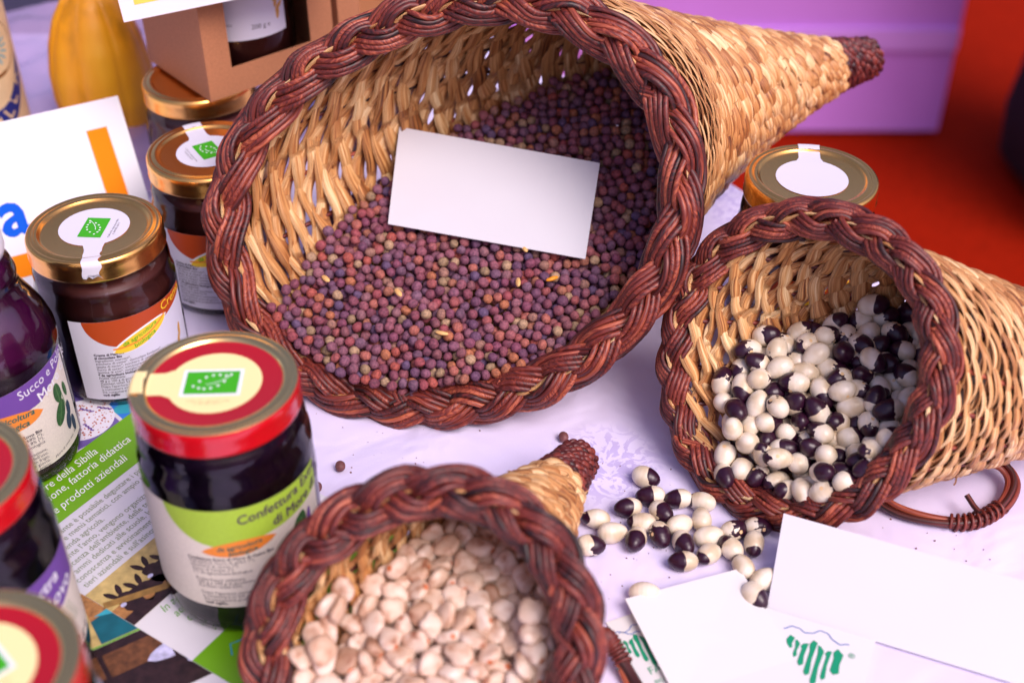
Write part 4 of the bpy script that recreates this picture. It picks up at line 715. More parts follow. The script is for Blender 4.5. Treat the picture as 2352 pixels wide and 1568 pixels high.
3262,461,408,2955,356,376,3310,463,737,3264,474,792,3403,530,640,3155,437,719,3346,519,507,3175,438,705,3373,509,563,3409,513,720,3470,545,548,3063,380,559,3167,428,719,3404,549,770,
3390,530,558,3147,406,785,3432,562,625,3346,488,654,3180,427,700,3223,477,606,3132,407,435,2960,350,646,3261,479,537,3438,539,410,3120,393,396,3437,510,811,3445,552,468,2986,340,434,
2934,329,489,3021,366,463,3095,397,765,3303,483,620,3211,442,507,3437,533,769,3364,520,517,3028,368,415,3306,472,602,3434,530,692,3442,543,693,3358,528,676,3268,474,462,3287,466,451,
3303,496,684,3200,467,518,3353,517,484,3270,474,543,3131,426,686,3281,503,426,3324,490,421,3075,395,553,3289,502,419,2914,323,394,3295,470,718,3313,532,496,3053,397,712,3369,547,393,
3317,486,627,3213,468,441,3415,518,451,2935,352,514,3072,407,477,3388,514,684,3489,562,705,3300,512,689,3242,496,412,3048,386,517,3411,530,362,3390,503,451,3181,443,765,3333,522,508,
3003,374,415,3362,501,620,3160,459,453,3155,433,623,3133,430,483,3130,426,585,3211,450,711,3452,562,442,3365,506,449,3215,450,422,3438,529,646,3378,535,565,3072,398,579,3302,493,364,
2825,310,676,3380,528,546,3272,483,456,3037,375,576,3233,471,502,3024,392,433,3289,481,420,2973,370,390,3383,501,701,3476,573,397,3430,543,536,3100,418,729,3265,496,481,3210,455,762,
3370,545,388,2872,312,551,3048,402,414,3108,421,602,3163,437,511,3237,470,453,3127,424,528,3019,391,472,3022,391,673,3413,538,392,3361,488,633,3356,523,577,3361,510,366,3362,498,551,
3150,453,486,3234,467,578,3332,506,520,3461,540,414,3021,382,636,3186,459,786,3347,532,571,3274,487,425,3159,427,666,3181,455,616,3378,521,519,3381,526,421,3214,448,451,2971,371,547,
3391,522,523,3216,463,647,3414,547,599,3106,421,603,3457,549,721,3340,547,596,3131,436,603,3237,479,393,3265,463,614,3411,545,666,3238,478,667,3331,513,600,3274,492,481,3106,417,524,
3149,439,383,2845,321,664,3356,524,569,3136,436,448,3242,465,637,3327,511,526,3187,460,480,3157,436,636,3305,492,609,3304,494,443,3267,473,480,3319,500,662,3491,549,539,3076,401,393,
3238,457,380,2889,333,421,3135,413,478,2969,362,629,3280,490,465,3050,398,420,3268,461,698,3417,542,420,3185,439,582,3412,532,462,3367,526,472,3414,515,434,2993,377,483,3294,487,479,
3183,446,509,3296,493,509,3271,484,449,3071,406,740,3316,509,547,3358,519,726,3295,502,448,3390,507,420,3241,459,443,3097,421,516,3325,508,617,3481,549,778,3410,550,507,3106,417,421,
3389,508,480,3449,541,338,3382,500,549,3325,510,656,3284,496,657,3205,467,776,3318,503,644,3443,553,524,3046,391,472,2943,372,512,3128,427,749,3436,557,424,2937,353,408,2887,326,670,
3466,563,544,3024,409,384,2869,350,348,3398,525,496,3249,487,407,3156,453,686,3330,537,406,3220,472,574,3180,453,558,3110,422,579,3129,460,468,3138,442,663,3391,548,566,3208,464,617,
3308,519,376,3333,503,642,3242,499,497,2980,380,445,3030,398,596,3369,527,527,3275,505,379,3247,473,430,3310,512,464,3161,458,434,3219,474,462,3274,492,541,3459,557,468,3248,482,564,
3392,549,618,3436,553,540,3063,426,710,3278,511,481,3420,540,405,3334,506,558,3250,483,498,3141,444,348,3332,507,412,2914,348,436,3139,446,441,2949,372,593,3318,526,745,3347,535,455,
2953,390,411,3352,527,428,3371,526,460,3399,536,419,3031,406,495,3086,428,505,3447,561,616,3367,545,533,3305,516,481,3000,381,541,3371,547,430,3245,486,625,3459,565,396,2912,372,578,
3438,546,558,3419,541,418,2983,395,411,3301,498,400,2892,351,643,3471,549,444,2979,397,398,2965,388,577,3109,439,439,3337,514,653,3304,518,668,3280,525,545,3202,479,493,3395,538,463,
3221,473,432,3052,403,427,2892,345,676,3215,485,496,3111,440,565,3338,531,428,3073,424,375,3389,529,472,2974,390,569,3058,421,631,3391,553,498,3304,515,615,3112,443,590,3200,472,461,
3194,467,473,3327,528,433,3192,462,595,3290,518,487,3032,415,577,3463,560,538,3402,544,653,3158,460,325,3416,518,556,3438,560,633,3285,516,518,3030,415,749,3311,535,595,3389,546,434,
3164,453,528,3111,442,684,3442,569,631,3132,457,663,3170,482,436,3392,527,552,3175,470,453,3445,547,499,3213,477,432,3110,445,587,3218,492,491,3349,522,401,3082,432,405,3387,531,408,
3279,482,387,3362,519,527,3252,485,706,3425,566,492,3162,459,597,3148,456,582,3083,418,467,3105,442,615,3189,482,617,3333,533,489,3272,503,323,3387,520,372,3306,500,521,3083,429,594,
3345,523,572,3273,514,741,3280,520,618,3217,495,646,3219,487,416,3411,526,435,3270,500,622,3255,493,440,3420,548,759,3299,510,570,3364,537,473,3294,512,409,3133,435,666,3257,499,569,
3310,519,458,2995,382,691,3391,550,375,3431,530,469,3082,423,450,3047,419,480,3058,418,720,3243,492,462,3431,529,430,3007,400,409,3055,414,738,3363,555,399,3110,448,381,3276,489,644,
3191,488,583,3250,492,332,3356,524,403,2861,333,488,2950,395,497,3187,467,403,3193,461,554,3120,449,681,3306,519,533,3335,532,556,3087,430,676,3364,551,352,3424,526,516,2995,401,351,
3372,519,461,2918,372,529,3223,488,649,3354,547,669,3434,550,525,3157,468,307,3407,541,652,3326,538,506,3055,428,418,2945,375,559,3226,492,435,2912,366,402,3246,482,357,2799,312,595,
3170,467,])
HEAP_MID = (541, 169, [739,2094,181,42,26,6,6,97,696,2103,142,40,-24,-15,-10,99,849,2246,257,4,-4,46,20,97,777,2095,215,5,3,-1,-50,93,702,2289,217,17,17,-5,44,98,905,2279,258,17,0,13,-45,97,662,2205,131,3,
46,16,-10,98,782,2425,280,16,-20,7,-43,100,546,2268,137,31,-15,17,32,99,525,2331,185,14,37,-30,-6,99,721,2334,232,6,41,-19,-21,100,503,2278,96,31,-28,-26,11,98,908,2338,284,9,27,40,
11,97,657,2358,245,6,7,49,4,98,584,2385,232,34,-30,0,20,98,789,2134,238,4,14,-48,4,92,950,2519,326,16,-36,14,-27,100,672,2292,181,28,14,-38,-11,99,606,2202,150,1,-1,-45,22,94,544,2380,
209,2,34,-30,-21,98,655,2126,116,6,39,-28,-15,93,656,2322,214,34,22,-29,4,100,863,2526,346,4,49,-5,8,99,689,2124,180,16,37,-28,11,93,539,2241,85,33,29,17,17,98,961,2395,292,6,33,-26,
-26,96,830,2145,266,47,14,-3,8,88,627,2155,94,16,0,-32,-35,99,782,2293,227,29,40,-5,3,95,503,2420,199,39,2,-19,25,97,749,2269,201,16,12,-45,-7,93,514,2289,162,36,14,31,5,94,495,2221,
77,28,26,-23,-23,93,716,2423,276,7,12,-4,-48,94,810,2239,218,24,-26,28,-21,90,564,2471,254,1,9,-48,11,100,906,2463,309,29,-36,14,-13,95,614,2310,215,11,-26,-38,17,92,572,2333,201,40,
10,-18,21,92,610,2492,280,26,-41,-1,-12,95,599,2297,176,27,41,11,-2,93,686,2219,165,10,-11,-27,-40,93,840,2381,293,38,24,-3,-21,91,776,2234,184,41,28,0,0,91,630,2398,257,11,8,10,-47,
91,571,2215,80,16,-7,26,-39,90,824,2440,294,42,5,-12,-24,94,584,2428,248,12,-4,-47,-11,96,750,2477,294,48,4,2,12,92,760,2315,257,49,1,-8,4,89,549,2443,217,7,-22,44,-1,94,829,2287,255,
30,29,-1,27,92,705,2245,192,2,18,46,6,88,914,2414,295,18,-6,-3,46,90,630,2447,268,29,2,22,-34,94,816,2366,260,8,18,-39,24,93,876,2395,271,5,-43,18,-17,100,713,2184,168,16,37,15,-26,
96,895,2526,315,46,16,-12,-5,95,835,2524,299,16,-8,43,17,95,804,2328,242,31,-36,12,-9,95,699,2463,278,8,-17,41,-21,93,555,2310,158,31,-14,-10,35,89,641,2280,151,19,39,16,-20,95,579,
2236,132,27,14,-35,20,89,939,2329,254,16,-29,36,-12,95,621,2364,212,14,-8,2,-47,93,599,2279,137,15,-19,19,-39,92,688,2393,248,5,4,24,43,91,761,2359,255,5,-11,40,-27,95,853,2334,245,
20,29,-28,-22,99,629,2240,144,26,42,-6,2,98,866,2442,284,7,-45,-4,-21,95,753,2405,250,50,-3,-1,-5,95,798,2484,280,25,-8,32,-28,93,610,2193,82,10,-2,16,-46,93,778,2520,295,15,44,0,17,
92,690,2507,282,43,17,-18,8,88,672,2439,243,1,10,47,-15,93,738,2260,163,7,36,33,-9,91,511,2380,163,24,39,16,-12,95,895,2357,245,9,-13,-44,18,90,847,2483,287,13,-20,30,32,99,899,2268,
197,30,4,20,-34,97,750,2214,149,10,29,-39,-7,90,728,2137,167,43,15,-19,-5,90,724,2386,219,10,28,38,14,92,653,2487,260,23,-11,-29,32,88,942,2484,294,3,-15,13,46,91,683,2259,148,7,-19,
31,34,97,773,2137,199,3,-1,-12,-48,92,850,2218,218,14,-24,39,-13,98,757,2460,257,4,41,28,-1,91,801,2277,191,8,-17,34,-31,91,781,2194,168,16,-38,-10,26,91,800,2407,230,33,2,4,37,98,825,
2410,265,14,-5,-2,-48,88,834,2317,206,26,35,24,6,94,735,2506,267,19,22,-8,40,97,942,2444,281,18,-7,19,42,93,629,2238,96,35,-30,-2,-19,93,892,2310,229,11,-9,48,3,94,674,2221,86,21,-24,
-32,21,95,679,2162,100,35,24,-26,-3,93,771,2334,209,3,20,-16,43,96,772,2130,150,0,-28,-1,-41,92,851,2392,228,19,10,19,41,100,922,2383,264,24,6,36,24,97,639,2324,136,6,12,-39,-29,98,
584,2375,186,26,7,4,-42,92,697,2333,198,28,0,1,-41,88,730,2140,121,13,46,-10,10,98,693,2485,239,16,42,11,18,99,949,2415,247,22,-37,15,-20,99,619,2469,233,13,-46,-11,7,97,740,2352,186,
9,30,-36,-14,94,721,2443,238,8,38,-22,-22,90,820,2211,181,37,-24,13,20,90,722,2303,175,7,-12,-9,47,92,821,2169,177,4,-10,-43,-23,93,673,2371,208,43,-9,-16,17,94,642,2407,216,28,-37,
-6,-16,95,591,2337,146,25,21,-35,-15,89,887,2475,264,21,-42,-17,-8,99,924,2523,280,14,-47,-10,-1,96,857,2272,221,8,-9,21,44,97,866,2519,271,17,5,46,8,90,560,2374,146,29,0,-35,20,94,
578,2281,98,31,6,16,35,99,967,2477,259,3,35,32,15,96,523,2343,138,32,-25,-6,29,99,600,2323,105,46,17,5,-7,88,709,2204,113,36,-11,-33,1,98,769,2305,168,19,-16,-31,30,97,673,2272,95,13,
43,-12,18,97,762,2226,102,33,15,22,-26,96,895,2405,219,32,26,-23,-17,97,897,2432,255,11,1,44,21,89,670,2348,167,30,8,-20,-33,93,619,2339,177,48,-13,8,1,96,769,2273,131,25,21,30,23,96,
925,2311,194,21,45,-3,-7,96,795,2463,234,21,-20,7,40,95,835,2255,182,33,13,34,11,92,722,2255,123,3,-44,22,-8,97,809,2248,146,17,43,-3,-20,95,934,2370,224,18,32,31,13,89,703,2379,174,
12,-33,0,-36,89,778,2354,150,35,34,10,-1,94,688,2415,204,21,5,-34,30,88,592,2435,203,34,4,-4,-36,96,688,2298,133,20,-45,1,-8,93,779,2504,245,21,26,-18,32,91,627,2426,173,7,4,-38,-31,
91,711,2245,84,29,3,4,41,89,643,2385,173,46,2,-12,16,94,760,2437,219,29,-14,-21,33,93,825,2296,152,38,-25,-19,8,99,866,2251,150,32,-32,-20,-6,97,769,2383,209,2,31,31,-24,94,698,2434,
164,13,-45,10,13,92,667,2322,99,46,2,-2,20,95,599,2390,151,32,25,-13,-26,90,883,2348,205,6,3,20,45,97,837,2449,239,23,31,11,30,91,734,2415,187,30,-1,9,-39,91,683,2367,121,10,13,-47,
-2,95,990,2442,185,18,4,1,-46,89,922,2513,233,24,12,-23,36,88,768,2468,188,6,-48,-11,-6,93,709,2461,199,21,45,-4,-3,100,631,2365,126,1,-22,34,30,93,819,2482,196,26,16,24,-32,93,812,
2338,174,33,28,15,20,93,923,2465,237,22,15,-7,-41,98,550,2318,115,2,47,-12,14,90,710,2342,148,4,-47,-15,-8,96,799,2193,106,32,-38,3,-4,89,800,2166,137,4,9,47,15,91,657,2455,202,24,-31,
32,-3,90,819,2359,214,4,-4,20,46,97,823,2506,249,8,-39,28,11,95,776,2401,124,5,22,-34,-29,92,919,2338,156,39,0,-1,-32,88,550,2414,180,4,9,-46,-16,95,865,2296,185,40,-5,-15,25,92,793,
2315,127,26,-20,-37,-8,93,742,2486,220,8,7,-48,7,88,951,2411,201,4,-11,-29,-39,89,627,2284,97,1,46,1,20,95,864,2340,165,4,8,-47,-15,93,910,2383,182,46,-15,-11,8,97,870,2504,231,5,10,
-10,-48,97,797,2436,193,20,6,18,-42,94,1663,2399,193,18,28,22,30,98,1695,2432,206,43,-14,7,-20,96,1552,2412,168,2,-7,2,49,91,1612,2409,182,30,13,-3,-38,95,1291,2349,135,17,-47,3,2,89,
1419,2401,147,34,33,-14,-7,94,1488,2440,168,20,36,-3,-28,92,1297,2394,134,18,-5,22,-41,94,1422,2445,166,12,28,9,39,88,1239,2345,138,27,26,18,-28,97,1317,2447,162,12,21,5,-43,96,1482,
2349,168,39,28,-13,3,90,1129,2344,111,2,5,-10,-49,89,1124,2388,117,49,-9,0,2,100,1641,2450,197,31,-39,2,-7,88,1576,2372,176,13,-12,32,33,98,1242,2405,130,12,-48,4,2,95,1521,2376,158,
38,-5,-11,-30,91,1533,2450,183,14,-20,34,27,99,1365,2405,141,6,-22,43,9,93,1432,2346,160,2,34,-32,18,99,1585,2449,185,23,-42,-12,-2,91,1176,2399,124,34,-16,22,-25,94,1252,2448,153,42,
22,-2,14,95,1185,2333,123,5,5,-25,-43,96,1473,2400,149,9,-48,12,0,92,1365,2336,151,11,-6,25,42,95,1626,2379,214,15,-16,45,3,99,1371,2448,169,23,42,1,14,100,710,2309,94,24,-16,35,-22,
96,1154,2355,148,31,-5,-6,-39,98,1085,2299,115,14,36,31,-2,89,1283,2422,176,3,-39,-21,-22,97,764,2320,93,6,-43,24,7,95,1454,2464,200,24,-15,36,21,96,1350,2474,198,3,-3,-16,-47,89,1552,
2348,206,36,-22,-25,-11,92,1202,2430,147,27,17,39,2,91,1030,2297,109,45,-16,-2,-13,94,1580,2414,209,48,4,-11,-4,90,1204,2375,150,19,10,-5,-45,95,1019,2466,157,32,21,-12,29,97,1332,2372,
149,37,18,-23,16,90,1135,2303,123,49,8,-2,3,91,749,2272,89,16,11,4,46,100,1392,2370,153,9,33,16,-32,92,1221,2303,141,48,-12,-9,0,96,1512,2367,209,22,36,-18,20,98,1469,2421,208,25,-37,
-12,-19,98,895,2263,100,43,22,5,9,97,904,2417,125,18,-10,25,-38,99,1078,2367,107,21,1,4,45,90,908,2308,92,8,1,-7,-49,89,832,2315,91,2,-10,39,-30,89,1501,2456,215,12,-40,16,-22,97,1329,
2310,162,44,-1,-22,-8,95,1096,2255,144,38,-30,-11,-5,100,1458,2382,182,9,-7,49,1,89,1087,2423,127,8,44,18,12,99,1405,2309,189,13,-19,16,41,98,962,2418,120,48,2,7,-10,94,1397,2413,184,
45,16,-8,13,94,1516,2412,197,15,14,20,-41,100,1406,2473,207,40,27,-12,5,90,1627,2428,230,12,3,-23,43,98,906,2365,100,3,38,-31,-8,96,1140,2468,165,5,-2,-14,-48,95,957,2256,110,47,-18,
-2,5,99,1082,2462,154,8,-10,46,-16,91,907,2459,155,10,10,-20,44,94,1017,2249,125,31,-5,-21,-33,91,1344,2410,180,15,-42,-9,-22,96,1215,2469,174,8,2,48,-10,98,1263,2377,163,9,0,32,38,
95,1287,2472,189,7,-7,16,46,99,974,2301,100,15,2,32,35,89,1141,2431,139,6,-18,41,-21,98,850,2364,100,2,18,-45,-14,95,969,2363,102,41,-23,-12,13,96,962,2457,154,22,7,-38,23,97,855,2416,
125,20,-32,-33,-3,94,1028,2355,103,6,6,49,-3,95,846,2272,91,5,27,-41,6,93,1035,2408,118,38,4,-12,30,100,1454,2320,198,16,-17,-7,-44,93,791,2357,102,26,-41,9,1,94,1277,2312,147,36,31,
-15,0,91,736,2359,114,25,40,-4,17,99,991,2278,139,0,-18,33,-33,90,814,2435,148,25,-5,-20,38,96,1169,2278,144,23,6,-30,-32,92,886,2423,169,36,-25,-11,-21,93,1173,2396,170,15,8,46,-9,
93,1065,2420,166,17,43,-6,18,91,1431,2434,229,2,-40,3,-30,99,1002,2381,133,23,-2,2,44,90,847,2425,190,5,47,-11,12,94,1258,2438,221,25,21,-38,-2,97,1305,2275,191,10,19,-39,22,89,1258,
2277,170,5,5,-4,-49,94,1059,2378,146,3,-10,43,23,98,1195,2332,167,10,1,19,-45,93,880,2374,139,8,-9,-30,38,96,997,2328,125,11,-26,-10,40,92,1494,2327,212,8,23,-25,36,89,1191,2492,206,
14,-18,32,31,94,1522,2394,247,19,40,-17,14,95,1059,2325,131,12,-24,23,-36,90,1358,2289,201,9,12,-36,31,92,869,2221,111,8,19,-2,-46,89,1123,2229,175,44,21,-5,9,88,759,2433,154,16,-47,
-6,-3,100,933,2384,135,42,15,21,-10,98,1250,2490,212,5,13,28,-39,92,919,2224,117,17,-44,8,-15,91,1573,2453,225,2,11,45,-19,90,1579,2378,234,20,-18,-41,-11,95,1059,2492,190,34,27,10,
-23,98,742,2316,131,16,-44,-16,1,91,1302,2342,173,2,-46,-19,6,89,1176,2436,186,4,-7,21,45,98,937,2329,120,18,-46,7,-3,89,1124,2293,161,1,3,49,-11,93,1117,2379,159,13,38,25,15,96,1380,
2440,216,8,-47,-3,-13,94,800,2274,97,41,4,-26,-9,100,1423,2353,203,4,-9,19,45,96,854,2460,162,41,-10,26,-6,89,831,2337,132,3,17,39,25,93,1244,2410,188,21,7,44,10,94,1369,2333,201,7,
20,-2,-45,97,938,2420,161,42,-27,-2,0,89,979,2228,140,19,-29,35,5,94,1313,2488,226,3,-5,-21,45,89,1378,2481,239,29,38,-10,12,90,1107,2330,144,16,-12,39,24,89,1475,2459,250,1,6,1,-50,
95,821,2384,135,11,-8,44,19,97,1115,2492,193,32,-37,-10,-7,94,1255,2329,184,40,17,-8,-24,90,1114,2428,177,42,-12,-25,2,93,815,2229,96,45,-15,-10,-11,90,1307,2390,192,3,-30,27,29,91,
1048,2224,153,7,-7,34,-36,96,864,2290,127,6,9,49,4,96,1011,2417,157,5,18,42,-19,99,931,2290,124,5,-3,-39,-31,89,944,2489,192,12,-3,32,-36,98,881,2331,121,39,20,-22,7,99,1327,2437,214,
1,-21,16,42,99,1050,2273,147,19,2,-27,-37,91,998,2492,190,9,15,-1,-47,89,1433,2393,216,8,32,26,-27,88,1377,2379,203,18,-14,40,20,98,1358,2407,238,27,34,-7,25,99,1158,2352,191,1,50,7,
2,95,1332,2355,201,22,33,30,2,90,1067,2200,189,7,-27,11,-40,91,972,2352,149,48,0,-14,-1,94,1222,2500,251,35,-35,10,-2,98,1151,2462,211,26,29,31,0,96,1296,2453,240,1,-24,-22,38,89,1296,
2409,238,39,-30,-11,-3,95,1471,2364,227,31,-22,0,-33,93,830,2205,136,7,13,-46,13,91,1080,2252,186,1,38,-31,7,95,1168,2301,186,21,-9,-26,36,96,1222,2462,226,2,-30,-7,39,88,1096,2392,
196,28,1,-5,41,92,1087,2509,230,5,3,40,29,97,1073,2304,168,16,-15,-4,-45,88,1556,2420,244,21,-5,41,19,92,1406,2401,253,35,-21,-25,-14,99,892,2491,194,16,-20,38,20,89,962,2305,153,37,
21,26,0,91,1020,2299,163,18,15,-43,10,90,722,2400,132,38,31,1,-9,91,1252,2255,208,2,-49,-6,7,99,1218,2370,193,0,1,-43,-25,98,1031,2510,232,4,41,19,22,90,979,2507,228,10,-4,-2,49,99,
1014,2248,172,20,-8,25,37,90,1280,2360,207,6,-47,14,-7,98,1287,2493,262,1,-11,-33,36,91,670,2406,148,2,-25,-43,-7,88,920,2444,193,49,8,9,0,93,1049,2384,190,8,-29,40,6,98,1294,2310,209,
20,44,12,1,98,1082,2349,175,31,-37,-7,-10,93,944,2190,145,21,44,9,8,88,1141,2398,197,31,24,15,28,89,1388,2442,264,17,11,46,0,89,1224,2300,190,13,-13,34,32,93,974,2392,165,14,-13,36,
29,89,870,2460,212,13,6,48,2,98,907,2217,158,4,47,-13,9,99,892,2185,133,21,30,34,-6,90,1148,2506,240,24,28,20,-28,99,1025,2342,156,42,-6,26,4,89,1091,2455,203,21,3,45,-6,97,1041,2445,
189,10,-23,43,0,90,853,2381,180,1,-18,42,-20,96,1208,2260,174,42,5,-24,-11,95,758,2389,161,24,-41,-15,-1,89,1407,2360,242,42,-22,-13,8,88,934,2256,150,45,19,-7,5,95,902,2295,161,32,
34,-17,-9,92,750,2181,110,39,17,-25,7,99,1001,2196,163,3,0,45,22,90,1214,2415,217,17,19,-1,-43,97,1167,2249,181,42,13,-1,-24,89,1385,2289,234,19,-5,-42,-17,89,1353,2319,241,21,-5,43,
-12,97,1424,2470,255,8,25,-25,35,90,1071,2358,225,2,18,-9,46,98,964,2175,178,12,3,-19,44,88,1320,2278,234,31,-10,-26,28,96,1067,2422,224,40,12,-16,-22,95,962,2457,215,41,21,12,16,95,
1310,2333,245,41,15,-18,-15,89,1184,2473,247,29,28,-4,-30,95,1344,2482,266,7,9,39,-29,91,1247,2380,236,9,3,46,-16,99,806,2389,179,21,-7,19,-40,96,1040,2321,196,39,-20,-1,24,100,1016,
2412,207,19,-10,45,-5,95,1001,2522,264,4,-50,1,1,89,1196,2329,212,23,43,11,-6,98,946,2357,186,14,-13,21,-42,93,974,2272,184,31,39,4,2,92,1042,2270,205,38,22,-24,6,99,1460,2322,253,6,
35,8,34,95,1062,2514,270,3,14,-44,-19,94,1301,2422,287,7,-25,-7,42,99,1253,2330,226,8,7,32,-37,92,1125,2269,197,7,-21,44,-9,89,1365,2366,249,38,-8,-31,3,91,1194,2229,219,38,30,8,9,97,
1172,2424,235,18,-24,37,17,97,1120,2360,222,36,-8,17,-30,94,979,2226,188,33,32,-8,18,91,1341,2439,272,38,-23,-22,-4,100,1123,2469,248,8,47,-12,10,97,1118,2421,228,29,-7,18,-36,89,1202,
2273,216,25,42,-4,11,92,913,2157,169,7,-9,41,-26,90,997,2363,193,43,-23,7,8,91,850,2168,136,18,-20,23,36,90,1324,2374,241,29,-14,26,28,92,1119,2316,197,13,19,36,-25,94,935,2234,195,
32,13,-21,-29,99,1261,2459,261,44,-8,-13,-19,92,986,2317,190,28,34,24,1,99,1025,2200,203,8,-32,34,-18,96,1106,2210,207,33,-25,-23,16,91,1488,2419,263,14,-19,40,19,94,1185,2381,226,9,
16,10,-45,91,1067,2471,242,15,14,29,35,96,1019,2462,222,49,-4,-8,-5,96,1257,2288,243,17,44,11,11,100,1099,2318,241,34,-24,-10,-26,98,1342,2394,280,8,-49,0,-5,93,1162,2347,241,11,18,
-5,-45,93,1149,2244,224,20,14,-34,-27,97,962,2337,221,44,-15,-15,12,92,1003,2286,220,24,4,5,-43,89,972,2247,227,44,-3,-19,-13,93,915,2185,200,20,12,44,-4,89,1178,2455,286,12,20,-2,-44,
94,1067,2225,226,13,18,42,-16,96,1019,2240,226,46,2,-18,-8,91,1243,2240,252,48,-5,-14,5,95,951,2288,226,1,0,-28,-42,92,1305,2301,277,32,-37,4,-11,95,1217,2347,249,7,-8,-5,49,93,1224,
2466,280,4,21,19,-41,90,981,2386,225,5,11,-19,-45,89,1194,2501,292,47,-3,-13,-10,97,1287,2362,272,14,-46,-11,-8,99,811,2120,174,0,-6,38,-31,89,1212,2302,254,2,-41,-3,28,97,1127,2200,
246,42,-24,9,4,94,1097,2387,254,5,-4,47,-15,90,1015,2337,227,8,7,-9,-48,94,1112,2509,276,2,-30,29,27,94,988,2431,235,21,34,-4,30,89,1315,2469,295,40,3,-24,17,90,982,2189,216,35,4,-4,
35,96,1039,2433,257,17,-1,35,-31,99,1054,2505,312,15,12,-7,-45,99,1030,2381,235,19,-27,32,21,89,1097,2434,265,42,3,-14,23,96,1088,2289,211,8,47,-12,9,91,1150,2392,248,21,-6,39,23,89,
864,2203,163,13,23,37,22,88,1163,2294,232,42,23,-13,8,99,838,2123,210,3,-13,-48,-1,100,1256,2413,276,36,-16,30,6,98,1160,2319,273,17,-45,-6,-14,95,1074,2342,270,43,18,13,12,96,998,2523,
314,20,44,-6,12,99,1211,2425,274,31,17,-29,20,98,1417,2318,244,23,26,32,-17,95,988,2313,258,29,-39,-9,-10,99,868,2120,247,17,47,0,0,98,1068,2409,284,5,-32,-35,-16,90,1138,2419,284,26,
37,7,21,99,1019,2478,262,10,-9,10,47,95,1250,2319,276,9,15,-46,11,96,1456,2381,266,5,-50,2,1,99,1080,2474,289,3,-9,40,29,98,1128,2354,265,14,12,-9,-45,95,1064,2256,258,23,-35,-3,27,
99,1018,2199,244,6,49,-10,-1,89,1107,2246,243,20,27,36,-11,98,947,2149,206,39,-30,-8,-7,93,996,2356,261,4,17,31,-35,96,869,2167,194,1,43,-24,-7,99,1255,2492,293,29,-32,-15,-20,88,891,
2221,199,12,15,31,-34,89,1057,2302,243,33,-2,38,1,94,1192,2261,259,36,28,0,-22,95,1225,2381,277,34,32,-17,4,99,1174,2223,262,10,15,33,33,96,1023,2274,257,35,8,-11,-33,92,1002,2400,268,
7,-7,45,19,95,923,2249,233,4,12,-13,-46,90,1287,2256,245,2,-37,-7,-33,91,993,2438,292,23,9,43,6,98,1038,2448,302,33,8,-1,-36,90,939,2203,238,10,47,-14,6,97,1040,2372,281,31,-17,32,-16,
91,1148,2507,305,20,-26,-6,-37,93,1103,2377,294,35,-4,3,-36,92,1132,2276,260,13,-8,-41,24,90,1001,2482,300,7,46,-8,16,94,1138,2465,300,15,40,-14,21,94,1000,2377,304,8,20,-39,-23,90,
1182,2398,293,8,10,31,-37,90,1111,2320,292,39,31,-1,3,98,899,2129,285,41,-18,-12,-19,90,1179,2358,286,42,26,8,-4,92,974,2273,263,34,35,-7,-10,92,1068,2419,327,3,27,41,7,89,1105,2504,
320,27,3,6,41,92,972,2459,325,43,-11,-19,11,98,1104,2436,312,32,19,-9,-32,99,])
